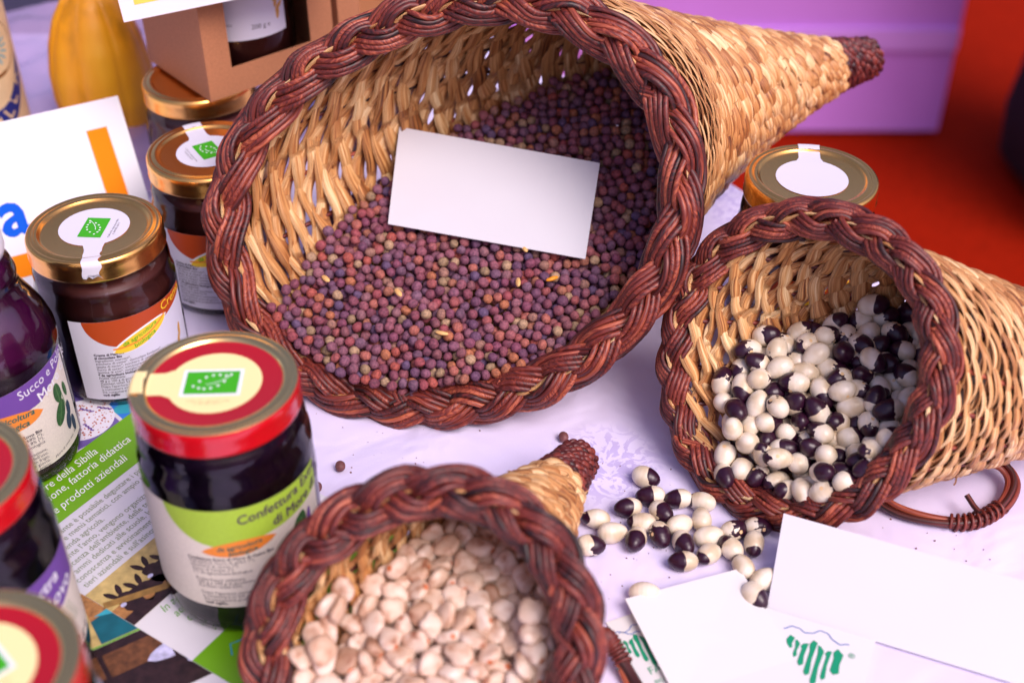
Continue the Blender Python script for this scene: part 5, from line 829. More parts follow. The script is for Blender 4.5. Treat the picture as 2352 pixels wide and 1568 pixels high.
HEAP_SML = (327, 202, [-73,1625,218,47,-12,4,-12,100,-356,1590,227,11,-6,-48,-7,98,-395,1588,208,36,8,15,31,97,40,1612,254,6,11,-48,-5,99,-98,1588,219,7,-49,9,1,97,43,1588,228,1,46,-21,1,98,37,1636,282,4,
-37,-33,-5,96,73,1651,263,1,20,-38,-26,98,-330,1657,259,32,4,37,-8,96,-307,1681,193,46,-9,7,-14,100,24,1568,206,44,4,20,13,97,-14,1749,223,47,6,0,-17,99,78,1618,233,27,-8,41,-8,94,-267,
1666,209,41,16,-6,-24,96,26,1762,237,36,9,2,33,98,-108,1716,229,38,3,12,-30,97,-213,1602,196,44,-6,-1,-23,94,-231,1690,224,21,13,-10,42,95,-203,1662,206,26,1,-42,-8,100,-42,1601,204,
30,5,-9,-39,93,-111,1570,193,49,-11,1,2,95,-92,1791,241,16,-47,-4,1,99,-153,1577,202,40,23,16,11,91,-225,1779,247,17,10,-35,-30,96,-127,1674,225,27,-12,40,4,99,1,1627,201,4,21,45,-1,
92,-66,1569,196,13,16,-45,5,90,-146,1755,238,34,-30,-10,18,95,-276,1594,190,36,-18,24,-18,91,-187,1734,229,46,5,-15,-10,93,-273,1748,227,41,4,-7,28,94,-275,1705,211,13,-6,30,-37,98,
-312,1595,192,36,10,-1,-34,91,-121,1633,212,17,42,-17,13,92,-375,1625,226,38,11,-16,27,95,-351,1647,218,35,5,-33,13,98,-184,1776,241,48,2,-10,-7,94,-325,1700,271,40,10,-21,19,90,-154,
1649,228,42,4,19,-18,89,-183,1628,205,23,-42,-7,-11,89,-151,1715,223,46,1,-3,20,93,-234,1597,173,44,6,8,22,98,-59,1661,227,43,20,-12,-11,93,-233,1630,213,40,-3,1,-30,90,-93,1658,232,
44,-11,-15,15,90,-65,1829,251,47,0,0,-16,95,-79,1742,247,0,-31,39,1,90,-33,1648,208,43,-1,-13,22,90,-17,1688,227,47,8,-7,13,89,-65,1703,235,8,9,48,5,89,-160,1870,249,33,37,5,2,92,-11,
1792,241,2,4,16,-47,90,-260,1620,199,36,-20,7,-28,91,-27,1583,175,34,34,-13,4,99,-129,1832,252,49,5,-7,5,91,-300,1581,160,35,-26,-13,21,100,-354,1672,257,31,21,33,-3,98,-48,1771,240,
28,-1,0,41,88,18,1829,232,42,-20,-16,10,88,-229,1726,225,39,13,13,-25,93,-142,1796,236,47,-6,-11,-13,93,-100,1861,246,37,26,-3,-21,89,-129,1899,240,16,-20,41,-11,90,-181,1589,178,1,
-3,48,-13,100,-172,1818,233,29,-23,-33,0,97,18,1743,207,35,-7,-9,34,93,-173,1675,226,14,-45,-15,4,91,-392,1567,176,43,14,20,4,90,-289,1634,189,42,14,12,21,89,-150,1614,191,46,-17,-7,
9,89,61,1588,204,5,36,34,3,89,-210,1815,236,22,-9,42,12,95,49,1563,176,4,-39,16,-26,95,-21,1828,236,38,2,-6,32,89,-49,1863,244,46,11,-4,-16,88,-222,1763,215,47,-11,-12,-5,97,-43,1720,
221,46,16,-8,4,91,-119,1757,218,34,8,-28,-22,96,-354,1591,194,36,4,22,-27,91,-50,1896,234,9,10,43,22,100,1,1705,210,48,12,-3,-2,95,21,1665,212,31,16,1,-36,94,-202,1734,196,48,7,7,-8,
98,63,1739,202,47,15,7,-4,96,-244,1790,218,27,-37,-1,21,97,41,1824,202,31,-2,-22,-33,90,-188,1548,182,41,-12,10,24,98,-61,1811,226,40,-5,-7,29,88,-108,1819,229,49,9,-5,5,93,-5,1856,
227,26,27,10,-31,88,11,1549,182,32,-9,14,-35,98,-16,1668,191,1,-9,49,6,92,-353,1586,155,19,-2,-45,-12,98,-89,1886,237,46,16,1,-10,90,-311,1660,162,12,24,-36,-21,97,-36,1550,179,38,29,
11,9,91,-293,1723,197,38,24,20,5,91,7,1636,174,38,-1,-2,-33,98,-107,1917,228,44,12,-19,8,93,-157,1659,198,44,-3,6,22,98,-187,1843,224,38,19,3,26,97,-263,1567,157,43,14,-5,21,89,-134,
1544,181,47,-7,5,-16,100,-346,1554,170,6,8,-49,-5,96,-269,1603,149,36,30,-14,-11,93,-128,1596,173,27,-7,11,-40,89,-225,1695,194,47,6,-1,-15,97,14,1790,218,49,3,-5,7,98,-75,1753,221,
46,3,2,18,100,-259,1757,190,37,14,30,-2,99,-157,1568,160,48,2,-3,-14,89,-81,1708,199,42,13,-1,24,97,-44,1784,212,14,34,30,15,93,-83,1597,175,49,3,-6,6,90,-171,1764,214,10,-38,-31,-3,
91,33,1767,191,42,20,-14,-11,94,-211,1565,157,41,16,23,5,97,-23,1618,155,44,-1,-1,24,94,-249,1631,164,47,8,12,-9,97,-225,1599,143,45,-3,5,22,94,-126,1643,177,48,7,-3,-12,94,-46,1852,
216,44,-6,-8,23,93,-161,1867,209,15,-13,45,6,94,-118,1819,200,25,9,8,-42,96,-82,1847,219,43,-1,-20,-17,89,-315,1619,172,48,5,6,-10,93,-256,1684,176,43,5,22,11,96,-21,1820,207,41,-2,
-9,26,97,-83,1539,179,48,10,3,6,98,-38,1624,180,49,2,-3,8,95,-64,1651,163,46,-3,-6,18,91,-137,1847,228,47,16,3,7,92,-220,1661,155,40,-22,12,-16,89,-173,1641,177,49,3,8,-2,88,-243,1733,
192,33,-6,-33,-17,89,15,1591,161,17,6,-22,41,98,-101,1675,204,44,14,-1,-19,89,-204,1623,165,31,32,4,-23,91,-95,1786,207,48,10,-10,4,89,-180,1698,201,36,-12,29,-15,95,-276,1663,162,16,
-13,-45,8,94,5,1633,138,44,7,-3,-21,98,-104,1676,172,48,1,-11,10,94,57,1654,195,8,-31,-38,5,96,-207,1815,197,37,10,1,32,98,-10,1716,183,43,-2,-7,24,95,-129,1757,180,41,10,7,26,92,-57,
1681,205,43,15,-9,19,96,22,1672,152,10,-46,-10,14,90,-22,1765,196,47,9,-14,-1,93,-19,1664,161,48,4,14,5,91,58,1701,166,31,19,-22,-27,97,-99,1566,155,27,10,-41,2,98,-233,1651,188,49,
-3,4,-7,94,-246,1599,118,39,9,7,-29,90,-170,1758,178,45,-7,-20,-7,96,-313,1616,143,48,8,1,11,97,-78,1643,186,48,5,-10,9,95,-149,1728,198,46,11,1,16,92,-100,1612,196,45,2,-6,-21,94,-45,
1741,166,46,-9,-9,16,98,50,1800,181,48,2,-1,15,97,-174,1655,148,46,-9,6,16,92,-137,1894,200,38,9,17,-26,95,-116,1872,212,39,4,9,-29,97,-176,1830,185,41,2,-25,12,90,-196,1678,171,46,
3,5,-18,94,-61,1559,159,37,10,14,-29,98,-198,1634,130,47,2,-2,-16,100,-17,1872,199,43,19,5,-17,99,-37,1793,176,42,9,-6,25,99,-49,1691,179,32,6,0,-38,91,0,1750,170,19,-37,27,-1,100,-44,
1735,197,41,11,1,-26,96,68,1700,205,22,23,5,38,92,-86,1634,135,41,9,-4,28,99,-5,1705,155,10,-44,21,0,94,-103,1741,195,32,16,33,12,89,41,1616,159,30,7,38,11,91,-200,1742,162,26,16,22,
33,89,-47,1907,203,47,3,-3,16,96,-51,1700,152,50,2,-6,-2,94,-169,1714,170,43,6,-9,22,93,-74,1812,198,36,7,9,-33,92,-142,1788,205,43,-6,-18,17,95,-238,1735,152,43,2,0,25,96,-148,1797,
172,48,5,-3,-11,100,-183,1787,197,42,21,11,14,96,38,1704,208,34,10,33,12,91,4,1792,184,43,15,19,-9,93,-134,1590,142,32,5,-12,-36,92,-67,1601,151,33,7,-6,-37,99,-150,1676,170,37,11,-6,
31,94,-91,1743,160,47,6,5,-15,92,-71,1765,184,49,5,1,-8,99,-48,1837,186,48,10,-1,12,97,-127,1653,144,44,-23,5,2,91,44,1657,164,12,-38,8,29,89,-126,1700,197,43,17,8,15,95,2,1832,186,
50,2,1,1,92,-277,1707,165,16,14,-34,-31,98,-24,1569,140,50,4,-1,-2,91,4,1587,126,44,7,-4,-22,92,-83,1714,171,34,8,11,-35,90,25,1686,181,3,19,43,-17,96,-121,1714,165,45,1,22,-2,89,-97,
1795,173,43,7,0,25,96,-222,1710,168,42,14,10,-20,93,-197,1793,169,35,0,-2,36,97,-363,1618,187,4,-16,21,-42,92,-40,1607,130,45,2,4,-21,98,-148,1692,146,49,9,-4,-3,98,-151,1740,157,42,
6,-3,-26,95,-97,1843,185,45,5,-2,-22,98,59,1996,229,49,2,3,-11,96,-216,1392,71,33,14,-7,34,95,-155,1576,116,47,3,0,15,91,-195,1693,144,5,41,28,2,91,-96,1682,146,47,2,-1,-17,98,-239,
1499,93,47,10,0,13,89,-42,1507,109,40,-14,3,-27,89,-198,1532,106,47,3,6,14,95,-163,1533,113,23,32,-28,-11,89,75,1873,200,10,-43,24,4,98,-245,1644,133,19,-35,30,0,98,-279,1515,98,46,
14,3,13,95,-124,1540,109,22,2,10,-44,96,-93,1921,203,2,23,44,7,88,3,1969,220,14,-48,4,-3,91,17,2006,233,2,-44,20,-13,89,-67,1958,215,49,3,-7,10,97,-43,1656,141,39,3,-1,31,94,-289,1598,
116,38,9,-1,31,92,-281,1636,134,31,-35,19,-3,95,-123,1387,86,23,28,-19,-29,91,-283,1428,77,50,0,4,4,95,-390,1587,108,49,11,0,-3,90,-144,1847,184,38,0,-7,32,99,-172,1380,68,48,4,2,12,
93,-251,1691,141,49,1,-3,9,96,-160,1458,88,48,11,0,-6,95,-241,1550,107,43,4,-1,-24,94,77,1920,211,44,4,-8,22,94,-107,1463,92,44,2,-1,24,98,62,1755,174,45,5,-16,13,99,-62,1574,126,47,
-13,11,0,93,-205,1474,89,48,4,-7,11,89,7,1908,206,49,7,4,-6,100,-150,1626,129,38,8,7,-31,93,-108,1588,122,38,1,-1,32,99,-335,1425,83,41,23,-6,15,93,-235,1433,78,31,4,-1,-39,93,-89,1397,
89,44,5,-13,-20,95,-142,1487,104,19,-13,-12,-43,95,-205,1576,116,49,-1,5,-8,97,62,1958,230,31,-33,19,9,100,-184,1505,131,42,-26,6,-5,93,-76,1938,238,5,-44,-14,-19,99,-188,1433,90,32,
-18,34,0,97,31,1725,174,28,29,-7,29,94,-178,1592,136,49,-11,-4,-2,91,-78,1879,200,24,-35,26,2,96,-152,1546,136,34,7,10,34,89,-85,1542,118,45,15,14,6,95,-152,1411,83,16,-21,-41,12,96,
-65,1482,99,39,-2,2,-31,96,76,1828,198,32,29,-15,-19,95,33,1938,223,39,29,-10,2,98,50,1907,225,42,21,-14,7,91,-126,1427,90,17,7,-43,18,91,-226,1770,179,34,-10,-17,31,98,-147,1502,147,
23,2,28,34,97,-17,1529,131,23,23,-15,35,100,-30,1460,115,22,16,-13,-40,97,-233,1516,135,40,-23,-5,-18,100,-280,1471,85,50,1,0,2,90,-278,1567,129,14,-43,-16,13,100,-356,1496,116,39,16,
8,26,89,-119,1519,133,27,-34,22,12,90,-22,1944,219,17,-44,-7,-15,93,-187,1544,142,27,26,28,17,100,-239,1558,134,33,-5,-2,37,90,-67,1435,97,48,-3,-13,-8,92,-313,1533,113,39,23,12,17,
98,-232,1454,104,2,-23,45,0,99,-38,1928,235,17,-43,15,-11,95,-77,1523,146,40,-28,-5,9,89,-360,1453,103,43,16,10,17,89,15,1922,242,25,-28,33,2,93,77,1874,239,23,29,-29,-17,100,-67,1471,
128,43,-6,11,-22,100,72,1791,207,32,9,-13,35,93,-120,1550,145,35,-7,23,27,88,-261,1486,113,4,42,23,12,94,-205,1522,163,20,17,36,23,89,23,1541,146,42,-10,-22,11,90,-323,1477,99,32,15,
10,34,97,-338,1553,133,24,-38,-16,13,99,-103,1622,157,45,2,-8,21,89,25,1863,201,37,-12,17,-27,95,-161,1526,169,41,-11,11,24,90,-43,1400,112,23,1,-19,40,99,-104,1481,118,46,-2,3,19,94,
-271,1534,148,39,-26,13,12,89,-297,1501,120,34,4,-11,35,90,-154,1615,156,49,-3,-4,9,95,-384,1508,142,3,-16,-47,5,92,43,1881,230,35,19,-26,17,90,41,1519,185,28,18,-37,0,98,-5,1894,239,
39,6,-16,27,97,-5,1493,133,43,19,-13,-10,93,-236,1537,165,40,16,-25,-2,89,54,1847,222,40,-7,-15,-25,94,64,1775,227,7,8,48,11,90,28,1863,243,20,-37,-12,-24,91,-328,1496,135,6,40,29,4,
93,30,1486,161,33,16,-18,-28,92,-393,1471,126,44,18,13,-8,94,-378,1537,155,47,-15,6,-5,91,6,1450,140,21,11,44,5,90,-9,1524,163,46,13,12,7,88,-48,1497,143,24,-16,8,-40,93,9,1493,177,
13,-35,31,-11,93,-107,1498,166,11,45,-12,13,92,72,1687,295,22,-26,-36,-8,92,-322,1526,154,44,-18,-12,-11,90,-21,1479,157,38,-2,-32,7,93,])
# ================================================================== the place
# floor and far things
FLZ = -0.72
CARPET = plain("red carpet", (.27,.010,.0012,1), .95, noise=.12, scale=60, bump=.3, spec=.05)
mb_ = MB(); g = np.linspace(-1, 1, 20)
X, Y = np.meshgrid(g*8, g*8+2, indexing='ij'); mb_.grid(np.stack([X, Y, np.full_like(X, FLZ)], -1)); struct(mb_.build("carpet_floor", CARPET))
# violet display panel: a box-like board standing on the carpet
VIO = plain("violet board", sr(194,128,218), .6, noise=.03, scale=8)
VIO2 = plain("violet board band", sr(204,148,230), .55)
pr_ = at(2150, 312, FLZ); pl_ = at(1150, 312, FLZ)
mb_ = MB(); w_ = pr_[0]-pl_[0]; mb_.box(((pr_[0]+pl_[0])/2, pr_[1]+.12, FLZ+.55), (w_, .24, 1.08)); root = mb_.build("display_box", VIO, loc=((pr_[0]+pl_[0])/2, pr_[1]+.12, FLZ+.01))
tag(root, "large violet box panel standing on the red carpet behind the stall", "display box")
zb = CAM_H-(pr_[1])*(SP+(64-784)/FPX*CP)/(CP-(64-784)/FPX*SP); zc = CAM_H-(pr_[1])*(SP+(112-784)/FPX*CP)/(CP-(112-784)/FPX*SP)
mb_ = MB(); mb_.box(((pr_[0]+pl_[0])/2, pr_[1]-.003, (zb+zc)/2), (w_*.998, .012, abs(zb-zc))); t_ = mb_.build("raised_band", VIO2); t_.parent = root; t_.matrix_parent_inverse = Matrix.Translation(-root.location)
# dark bag at the right edge
BAGN = plain("navy fabric", sr(14,18,50), .8, noise=.2, scale=40); BAGB = plain("black fabric", sr(12,6,10), .85, noise=.2, scale=40)
bc = at(2555, 460, FLZ); root = empty("travel_bag", bc); tag(root, "dark navy and black bag standing on the red carpet at far right", "bag")
def blob(prof, sx, sy, n=40, bump=.06):
    pr = np.array(prof); t = np.linspace(0, 2*np.pi, n, endpoint=False)
    P = np.empty((len(pr), n, 3))
    for i, (r_, z) in enumerate(pr):
        k = 1+bump*np.sin(3*t+z*5)+bump*.6*np.sin(5*t-z*7+1)
        c = np.abs(np.cos(t))**.7*np.sign(np.cos(t)); s_ = np.abs(np.sin(t))**.7*np.sign(np.sin(t)); P[i] = np.stack([sx*r_*k*c, sy*r_*k*s_, np.full(n, z)], 1)
    return P
mb_ = MB(); mb_.grid(blob([(0,0.002),(.8,.002),(1,.03),(1.06,.12),(1.03,.22),(.97,.27)], .16, .2), closev=True); mb_.build("lower_body", BAGB, root)
mb_ = MB(); mb_.grid(blob([(.97,.27),(1.0,.34),(1.0,.5),(1.0,1.15),(.95,1.28),(.7,1.36),(0,1.40)], .16, .2), closev=True); mb_.build("upper_body", BAGN, root)
mb_ = MB(); q = np.array([[-.12,.0,.62],[-.19,.05,.66],[-.25,-.02,.52],[-.23,-.04,.36],[-.16,-.02,.25]])
tt = np.linspace(0, 4, 40); mb_.tube(np.stack([np.interp(tt, np.arange(5), q[:, i]) for i in range(3)], 1), .008, nseg=8); mb_.build("strap", plain("strap webbing", sr(90,14,8), .8), root)

# table: damask cloth over a board, its right end cut back by the table edge
pa, pb = at(1669, 416), at(1711, 443); ed = unit(pa-pb)          # the edge runs back and left
cA = pb-ed*1.2; cB = pa+ed*((1.02-pa[1])/ed[1])
poly = [np.array([-1.1, -.25, 0]), np.array([cA[0], -.25, 0]), cA, cB, np.array([-.55, 1.06, 0]), np.array([-1.1, 1.0, 0])]
mb_ = MB(); nu, nv = 160, 140; G = np.empty((nu, nv, 3))
for i, s_ in enumerate(np.linspace(0, 1, nu)):
    y = -.25+s_*(.965+.25)
    xr = pa[0]+(y-pa[1])/ed[1]*ed[0]; G[i, :, 0] = np.linspace(-1.1, min(xr, 1.6), nv); G[i, :, 1] = y
G[..., 2] = 0
mb_.grid(G, flip=True)
fl = G[:, -1]; dn = np.stack([fl+np.array([.004*k_+.004*np.sin(0)*0, .0, 0])*1.0-np.array([0, 0, [0, .004, .03, .12, .25][k_]])+np.stack([np.sin(np.arange(nu)*.35)*.003*k_*(k_ > 1), np.zeros(nu), np.zeros(nu)], 1) for k_ in range(5)], 1)
mb_.grid(dn, flip=True)
bk = G[-1]; dn = np.stack([bk+np.array([0, .003*k_, -[0, .004, .03, .12, .25][k_]])+np.stack([np.zeros(nv), np.sin(np.arange(nv)*.35)*.003*k_*(k_ > 1), np.zeros(nv)], 1) for k_ in range(5)], 0)
mb_.grid(dn, flip=True)
cl = mb_.build("tablecloth", CLOTH); tag(cl, "white damask tablecloth with lavender tinge covering the market table", "tablecloth")
WOODT = plain("table wood", sr(120,92,70), .7)
tb = empty("market_table", (0, .4, FLZ)); tag(tb, "wooden market table hidden under the white tablecloth", "table")
def wbox(name, c, s_, m, root, **k):
    b_ = MB(); b_.box(c, s_, **k); o = b_.build(name, m); o.parent = root; o.matrix_parent_inverse = Matrix.Translation(-Vector(root.location)); return o
xs = [(pa[0]+(y-pa[1])/ed[1]*ed[0]) for y in (-.24, .955)]
b_ = MB(); V = [(-1.09,-.24,-.004),(xs[0]-.01 if xs[0] < 1.6 else 1.6,-.24,-.004),(xs[1]-.012,0.955,-.004),(-1.09,0.955,-.004)]; V += [(x, y, -.03) for x, y, z in V]
b_.add(V, [(0,1,2,3),(7,6,5,4),(0,4,5,1),(1,5,6,2),(2,6,7,3),(3,7,4,0)], 0, False); o = b_.build("tabletop", WOODT); o.parent = tb; o.matrix_parent_inverse = Matrix.Translation(-Vector(tb.location))
for x, y in ((-1.0,-.1),(-1.0,.88),(.5,-.1),(-.12,.88)): wbox("leg", (x, y, (FLZ-.03)/2), (.04,.04,-FLZ-.03), WOODT, tb)

# ---------------------------------------------------------------- baskets
rootB = basket(BIG, "largest wicker horn basket, filled with tiny purple peas and a blank card", 5, .00150, 8, .0076, .0034)
rootM = basket(MID, "medium wicker horn basket on the right, filled with black and cream beans", 5, .00120, 7, .0060, .0027)
rootS = basket(SML, "small wicker horn basket in the front, filled with flat pale pink seeds", 5, .00132, 6, .0066, .0030)
loop_handle(rootM, [at(1995,1128,.006), at(2060,1172,.003), at(2150,1196,.003), at(2235,1196,.004), at(2300,1160,.004), at(2326,1105,.006), at(2290,1062,.010), at(2200,1060,.014), at(2120,1075,.010)], .0017, 4, (.30, .50, 9, 1))
loop_handle(rootS, [at(1372,1470,.018), at(1392,1462,.014), at(1420,1500,.008), at(1452,1560,.004), at(1478,1625,.003), at(1440,1700,.003), at(1370,1720,.005)], .0016, 4, (.02, .42, 12))
loop_handle(rootB, [at(1500,505,.03), at(1560,480,.022), at(1610,440,.012), at(1638,405,.006), at(1640,370,.006), at(1600,345,.01), at(1540,350,.02)], .0012, 3, (.85, .95, 5))

# ---------------------------------------------------------------- heaps
def unheap(h, quat):
    """rows of x y z (fifths of a millimetre), then for beans a rotation (fiftieths) and a size (per cent)"""
    n, k, v = h; A = np.array(v, float).reshape(n, -1); P = A[:, :3]/5000
    return (P, A[:, 3:7]/50, A[:, 7]/100, k) if quat else (P, None, np.random.default_rng(1).normal(.97, .05, n).clip(.85, 1.02), k)
import bmesh
def ico(sub):
    bm = bmesh.new(); bmesh.ops.create_icosphere(bm, subdivisions=sub, radius=1.0)
    V = np.array([v.co[:] for v in bm.verts]); F = np.array([[v.index for v in f.verts] for f in bm.faces]); bm.free(); return V, F
IV, IF = ico(3)
def qrot(q, V):
    w, x, y, z = q; R_ = np.array([[1-2*(y*y+z*z), 2*(x*y-z*w), 2*(x*z+y*w)], [2*(x*y+z*w), 1-2*(x*x+z*z), 2*(y*z-x*w)], [2*(x*z-y*w), 2*(y*z+x*w), 1-2*(x*x+y*y)]]); return V @ R_.T
def pea_shape(r_, seed):
    g = np.random.default_rng(seed); V = IV.copy(); k = np.ones(len(V))
    for _ in range(6):
        d = unit(g.normal(size=3)); a = g.uniform(-.17, .06); k += a*np.exp(-((V @ d-1)**2)/.10)
    k *= 1+.012*np.sin(V @ unit(g.normal(size=3))*9)
    return V*k[:, None]*r_*np.array([1, g.uniform(.93, 1.03), g.uniform(.9, 1.0)])
def bean_shape(seed):
    g = np.random.default_rng(seed); V = IV.copy(); x, y, z = V.T
    w = 1-.10*x*g.uniform(.3, 1.6)-.03*x*x
    V = np.stack([x*.0067, y*.0049*w-.0003*(1-x*x), z*.0045*w], 1)
    dd = np.exp(-((x-.1)**2/.12+z**2/.05)); V[:, 1] += np.where(y < 0, dd*.00045, 0)
    return V*g.uniform(.97, 1.03)
def lupin_shape(seed):
    g = np.random.default_rng(seed); V = IV.copy(); x, y, z = V.T
    a = np.arctan2(y, x); pr = 1+.08*np.cos(2*a+g.uniform(0, 6))+.07*np.cos(3*a+g.uniform(0, 6))+.06*np.cos(4*a+g.uniform(0, 6))+.02*np.cos(7*a+g.uniform(0, 6))
    rr = np.hypot(x, y); edge = np.sign(z)*np.abs(z)**.8
    V = np.stack([x*.0057*pr, y*.0052*pr, edge*.0028*(1+.25*x)], 1)
    V[:, 2] -= np.sign(z)*np.exp(-((x-.35)**2+(y)**2)/.12)*.0007*g.uniform(.2, 1.2)
    notch = np.exp(-((a-.3)**2)/.06)*np.exp(-(z**2)/.2); V[:, :2] *= (1-.10*notch)[:, None]
    return V
def mesh_of(name, V, m, F=None):
    b_ = MB(); b_.add(V, IF if F is None else F, 0, True); o = b_.build(name, m); me = o.data; bpy.data.objects.remove(o); return me
pea_me = [mesh_of("pea", pea_shape(.00288, i), PEA) for i in range(8)]
P, _, Sc, K = unheap(HEAP_BIG, False)
g = np.random.default_rng(3)
for i in range(K):
    o = bpy.data.objects.new("pea", pea_me[i % 8]); SC.collection.objects.link(o); o.location = P[i]; s_ = Sc[i]*1.01; o.scale = (s_,)*3
    o.rotation_mode = 'QUATERNION'; o.rotation_quaternion = unit(g.normal(size=4)); tag(o, "tiny dull purple or brown pea among the peas heaped in the largest basket", "pea", "peas heaped in the largest basket")
mb_ = MB(); shp = [pea_shape(.00288, i) for i in range(12)]
# lighter sphere for the rest
for i in range(K, len(P)):
    mb_.add(qrot(unit(g.normal(size=4)), shp[i % 12])*Sc[i]*1.03+P[i], IF, 0, True, rnd=g.random())
o = mb_.build("pea_heap", PEA); o["kind"] = "stuff"; tag(o, "rest of the small purple peas filling the largest wicker basket", "peas")
# chaff and a few grains among the peas
CHAFF = plain("straw chaff", sr(222,176,110), .6, noise=.15, scale=500); CORN = plain("corn yellow", sr(236,150,30), .5)
def on_peas(px, py):
    r_ = unit(at(px, py, 0)-np.array([0, 0, CAM_H])); d = P-np.array([0, 0, CAM_H]); t_ = d @ r_; dist = np.linalg.norm(d-t_[:, None]*r_, axis=1)
    c = np.where(dist < .006)[0]
    tt_ = t_[c].min() if len(c) else .7; return np.array([0, 0, CAM_H])+r_*(tt_-.0030)
for i, (px, py, cm, lb) in enumerate([(748,640,CHAFF,"pale grain husk lying upper left on the purple peas"),(1205,570,CHAFF,"pale grain husk just under the blank card on the peas"),(1015,765,CHAFF,"pale husk in the middle of the purple peas"),(1190,648,CHAFF,"straw coloured husk right of the middle of the peas"),(1268,640,CORN,"bright yellow split seed right of the middle of the peas"),(915,672,CHAFF,"small beige husk left of the middle of the peas")]):
    c_ = on_peas(px, py); V = IV*np.array([.0034, .0015, .0011]); b_ = MB(); V = qrot(unit(g.normal(size=4)*np.array([1, .2, .2, 1])), V); b_.add(V, IF); o = b_.build("grain_husk" if cm is CHAFF else "yellow_seed", cm); o.location = c_; tag(o, lb, "husk" if cm is CHAFF else "seed")
loose_me = mesh_of("loose_pea", pea_shape(.00285, 4), plain("brown pea skin", sr(112,66,66), .55, noise=.2, scale=700))
for (px, py, lb) in ((780,1070,"single dark pea on the cloth between the red lidded jar and the large basket"),(1293,1003,"single reddish pea on the cloth behind the tail of the small front basket"),(726,1118,"single brown pea on the cloth touching the side of the red lidded jar")):
    o = bpy.data.objects.new("loose_pea", loose_me); SC.collection.objects.link(o); o.location = at(px, py, .0027); tag(o, lb, "pea")

bean_me = [[mesh_of("bean", bean_shape(s_*7+j), BEANM[j]) for s_ in range(3)] for j in range(5)]
BL = ["cream bean with a dark half in the medium basket", "cream bean with a dark cap in the medium basket", "mostly dark purple bean in the medium basket", "cream bean with a thin dark edge in the medium basket", "plain cream bean in the medium basket"]
P2, Q2, S2, K2 = unheap(HEAP_MID, True); S2 = S2*1.10
g = np.random.default_rng(11); kinds = g.choice(5, size=len(P2), p=[.34,.22,.15,.15,.14])
for i in range(K2):
    j = int(kinds[i]); o = bpy.data.objects.new("bean", bean_me[j][i % 3]); SC.collection.objects.link(o); o.location = P2[i]; o.rotation_mode = 'QUATERNION'; o.rotation_quaternion = unit(Q2[i]); o.scale = (S2[i]*1.03,)*3
    tag(o, BL[j], "bean", "beans heaped in the medium basket")
mb_ = MB(); bs = [bean_shape(s_) for s_ in range(4)]
BST = plain("buried beans", sr(228,212,184), .4)
BSD = plain("buried dark beans", sr(44,12,34), .35)
for i in range(K2, len(P2)): mb_.add(qrot(unit(Q2[i]), bs[i % 4])*S2[i]*1.03+P2[i], IF, i % 3 == 0, True)
o = mb_.build("bean_heap", [BST, BSD]); o["kind"] = "stuff"; tag(o, "beans lying underneath the top layer in the medium basket", "beans")
# spilled beans
spill = [(805,325,30,1,0),(845,500,0,0,180),(1100,530,20,0,200),(635,610,-20,0,175),(715,700,15,3,185),(335,715,15,3,190),(470,825,55,4,60),(715,890,70,0,-40),(880,830,20,2,-60),(950,650,-15,0,-70),(1060,765,70,4,100),(1235,740,60,3,150),(1290,650,-35,3,120),(1375,850,0,4,10),(1135,935,-10,0,-80),(1150,1100,0,0,180),(1385,1050,-55,3,170),(1555,970,-60,1,60),(1620,850,0,2,20),(1690,960,-60,3,200),(1800,940,-10,2,0),(1710,1160,-30,3,80),(1900,1270,20,4,40),(1850,1390,0,1,-60),(290,960,0,0,0),(790,1405,10,4,0)]
SL = ["nearest the basket, apart at the top of the spilled group","in the upper row of the spilled group, dark on its left","close to the basket rim, upper right of the spilled beans","left part of the spilled beans, dark left half","shrivelled, under the dark halved one at left","wrinkled with brown stains, at the far left of the spill","cream all over, lower left of the spill","standing on end with a dark lower half","dark and round in the middle of the spill","dark front below the upper row of the spill","plain cream, in the middle of the spill","cream and shiny, leaning on its neighbours in the middle","half hidden behind another next to the basket rim","ridged cream, below the rim of the medium basket","dark bottom half, lower middle of the spill","dark left end, lowest of the full spilled beans","large cream one with a thin dark edge, lower right","tilted cream one with dark right edge, lower right","dark, tucked under the basket rim","pale, half hidden behind the tilted one","dark right end, at the right end of the spill","large cream one just above the small white card","plain cream one beside the left edge of the large white card","small one between the two white cards","cut off by the rim of the small front basket","cream one peeking from behind the small white card top edge"]
placed = []
for i, (zx, zy, rot, kd, roll) in enumerate(spill):
    px, py = 1286+zx*.2460, 1010.6+zy*.2460
    c_ = at(px, py+4, .0048)
    o = bpy.data.objects.new("spilled_bean", bean_me[kd][i % 3]); SC.collection.objects.link(o)
    for rep in range(30):
        for p_ in placed:
            d = c_-p_; L = np.linalg.norm(d[:2])
            if L < .0112 and abs(d[2]) < .006: c_[:2] += (d[:2]/(L+1e-6))*(.0112-L)*.5
    placed.append(c_.copy())
    o.location = c_; o.rotation_euler = (math.radians(60+g.uniform(-30, 30) if kd != 2 else -30), math.radians(g.uniform(-10, 10)), math.radians(-rot+roll)); o.scale = (1.05,)*3
    tag(o, "bean on the cloth, "+SL[i], "bean", "spilled beans on the cloth")

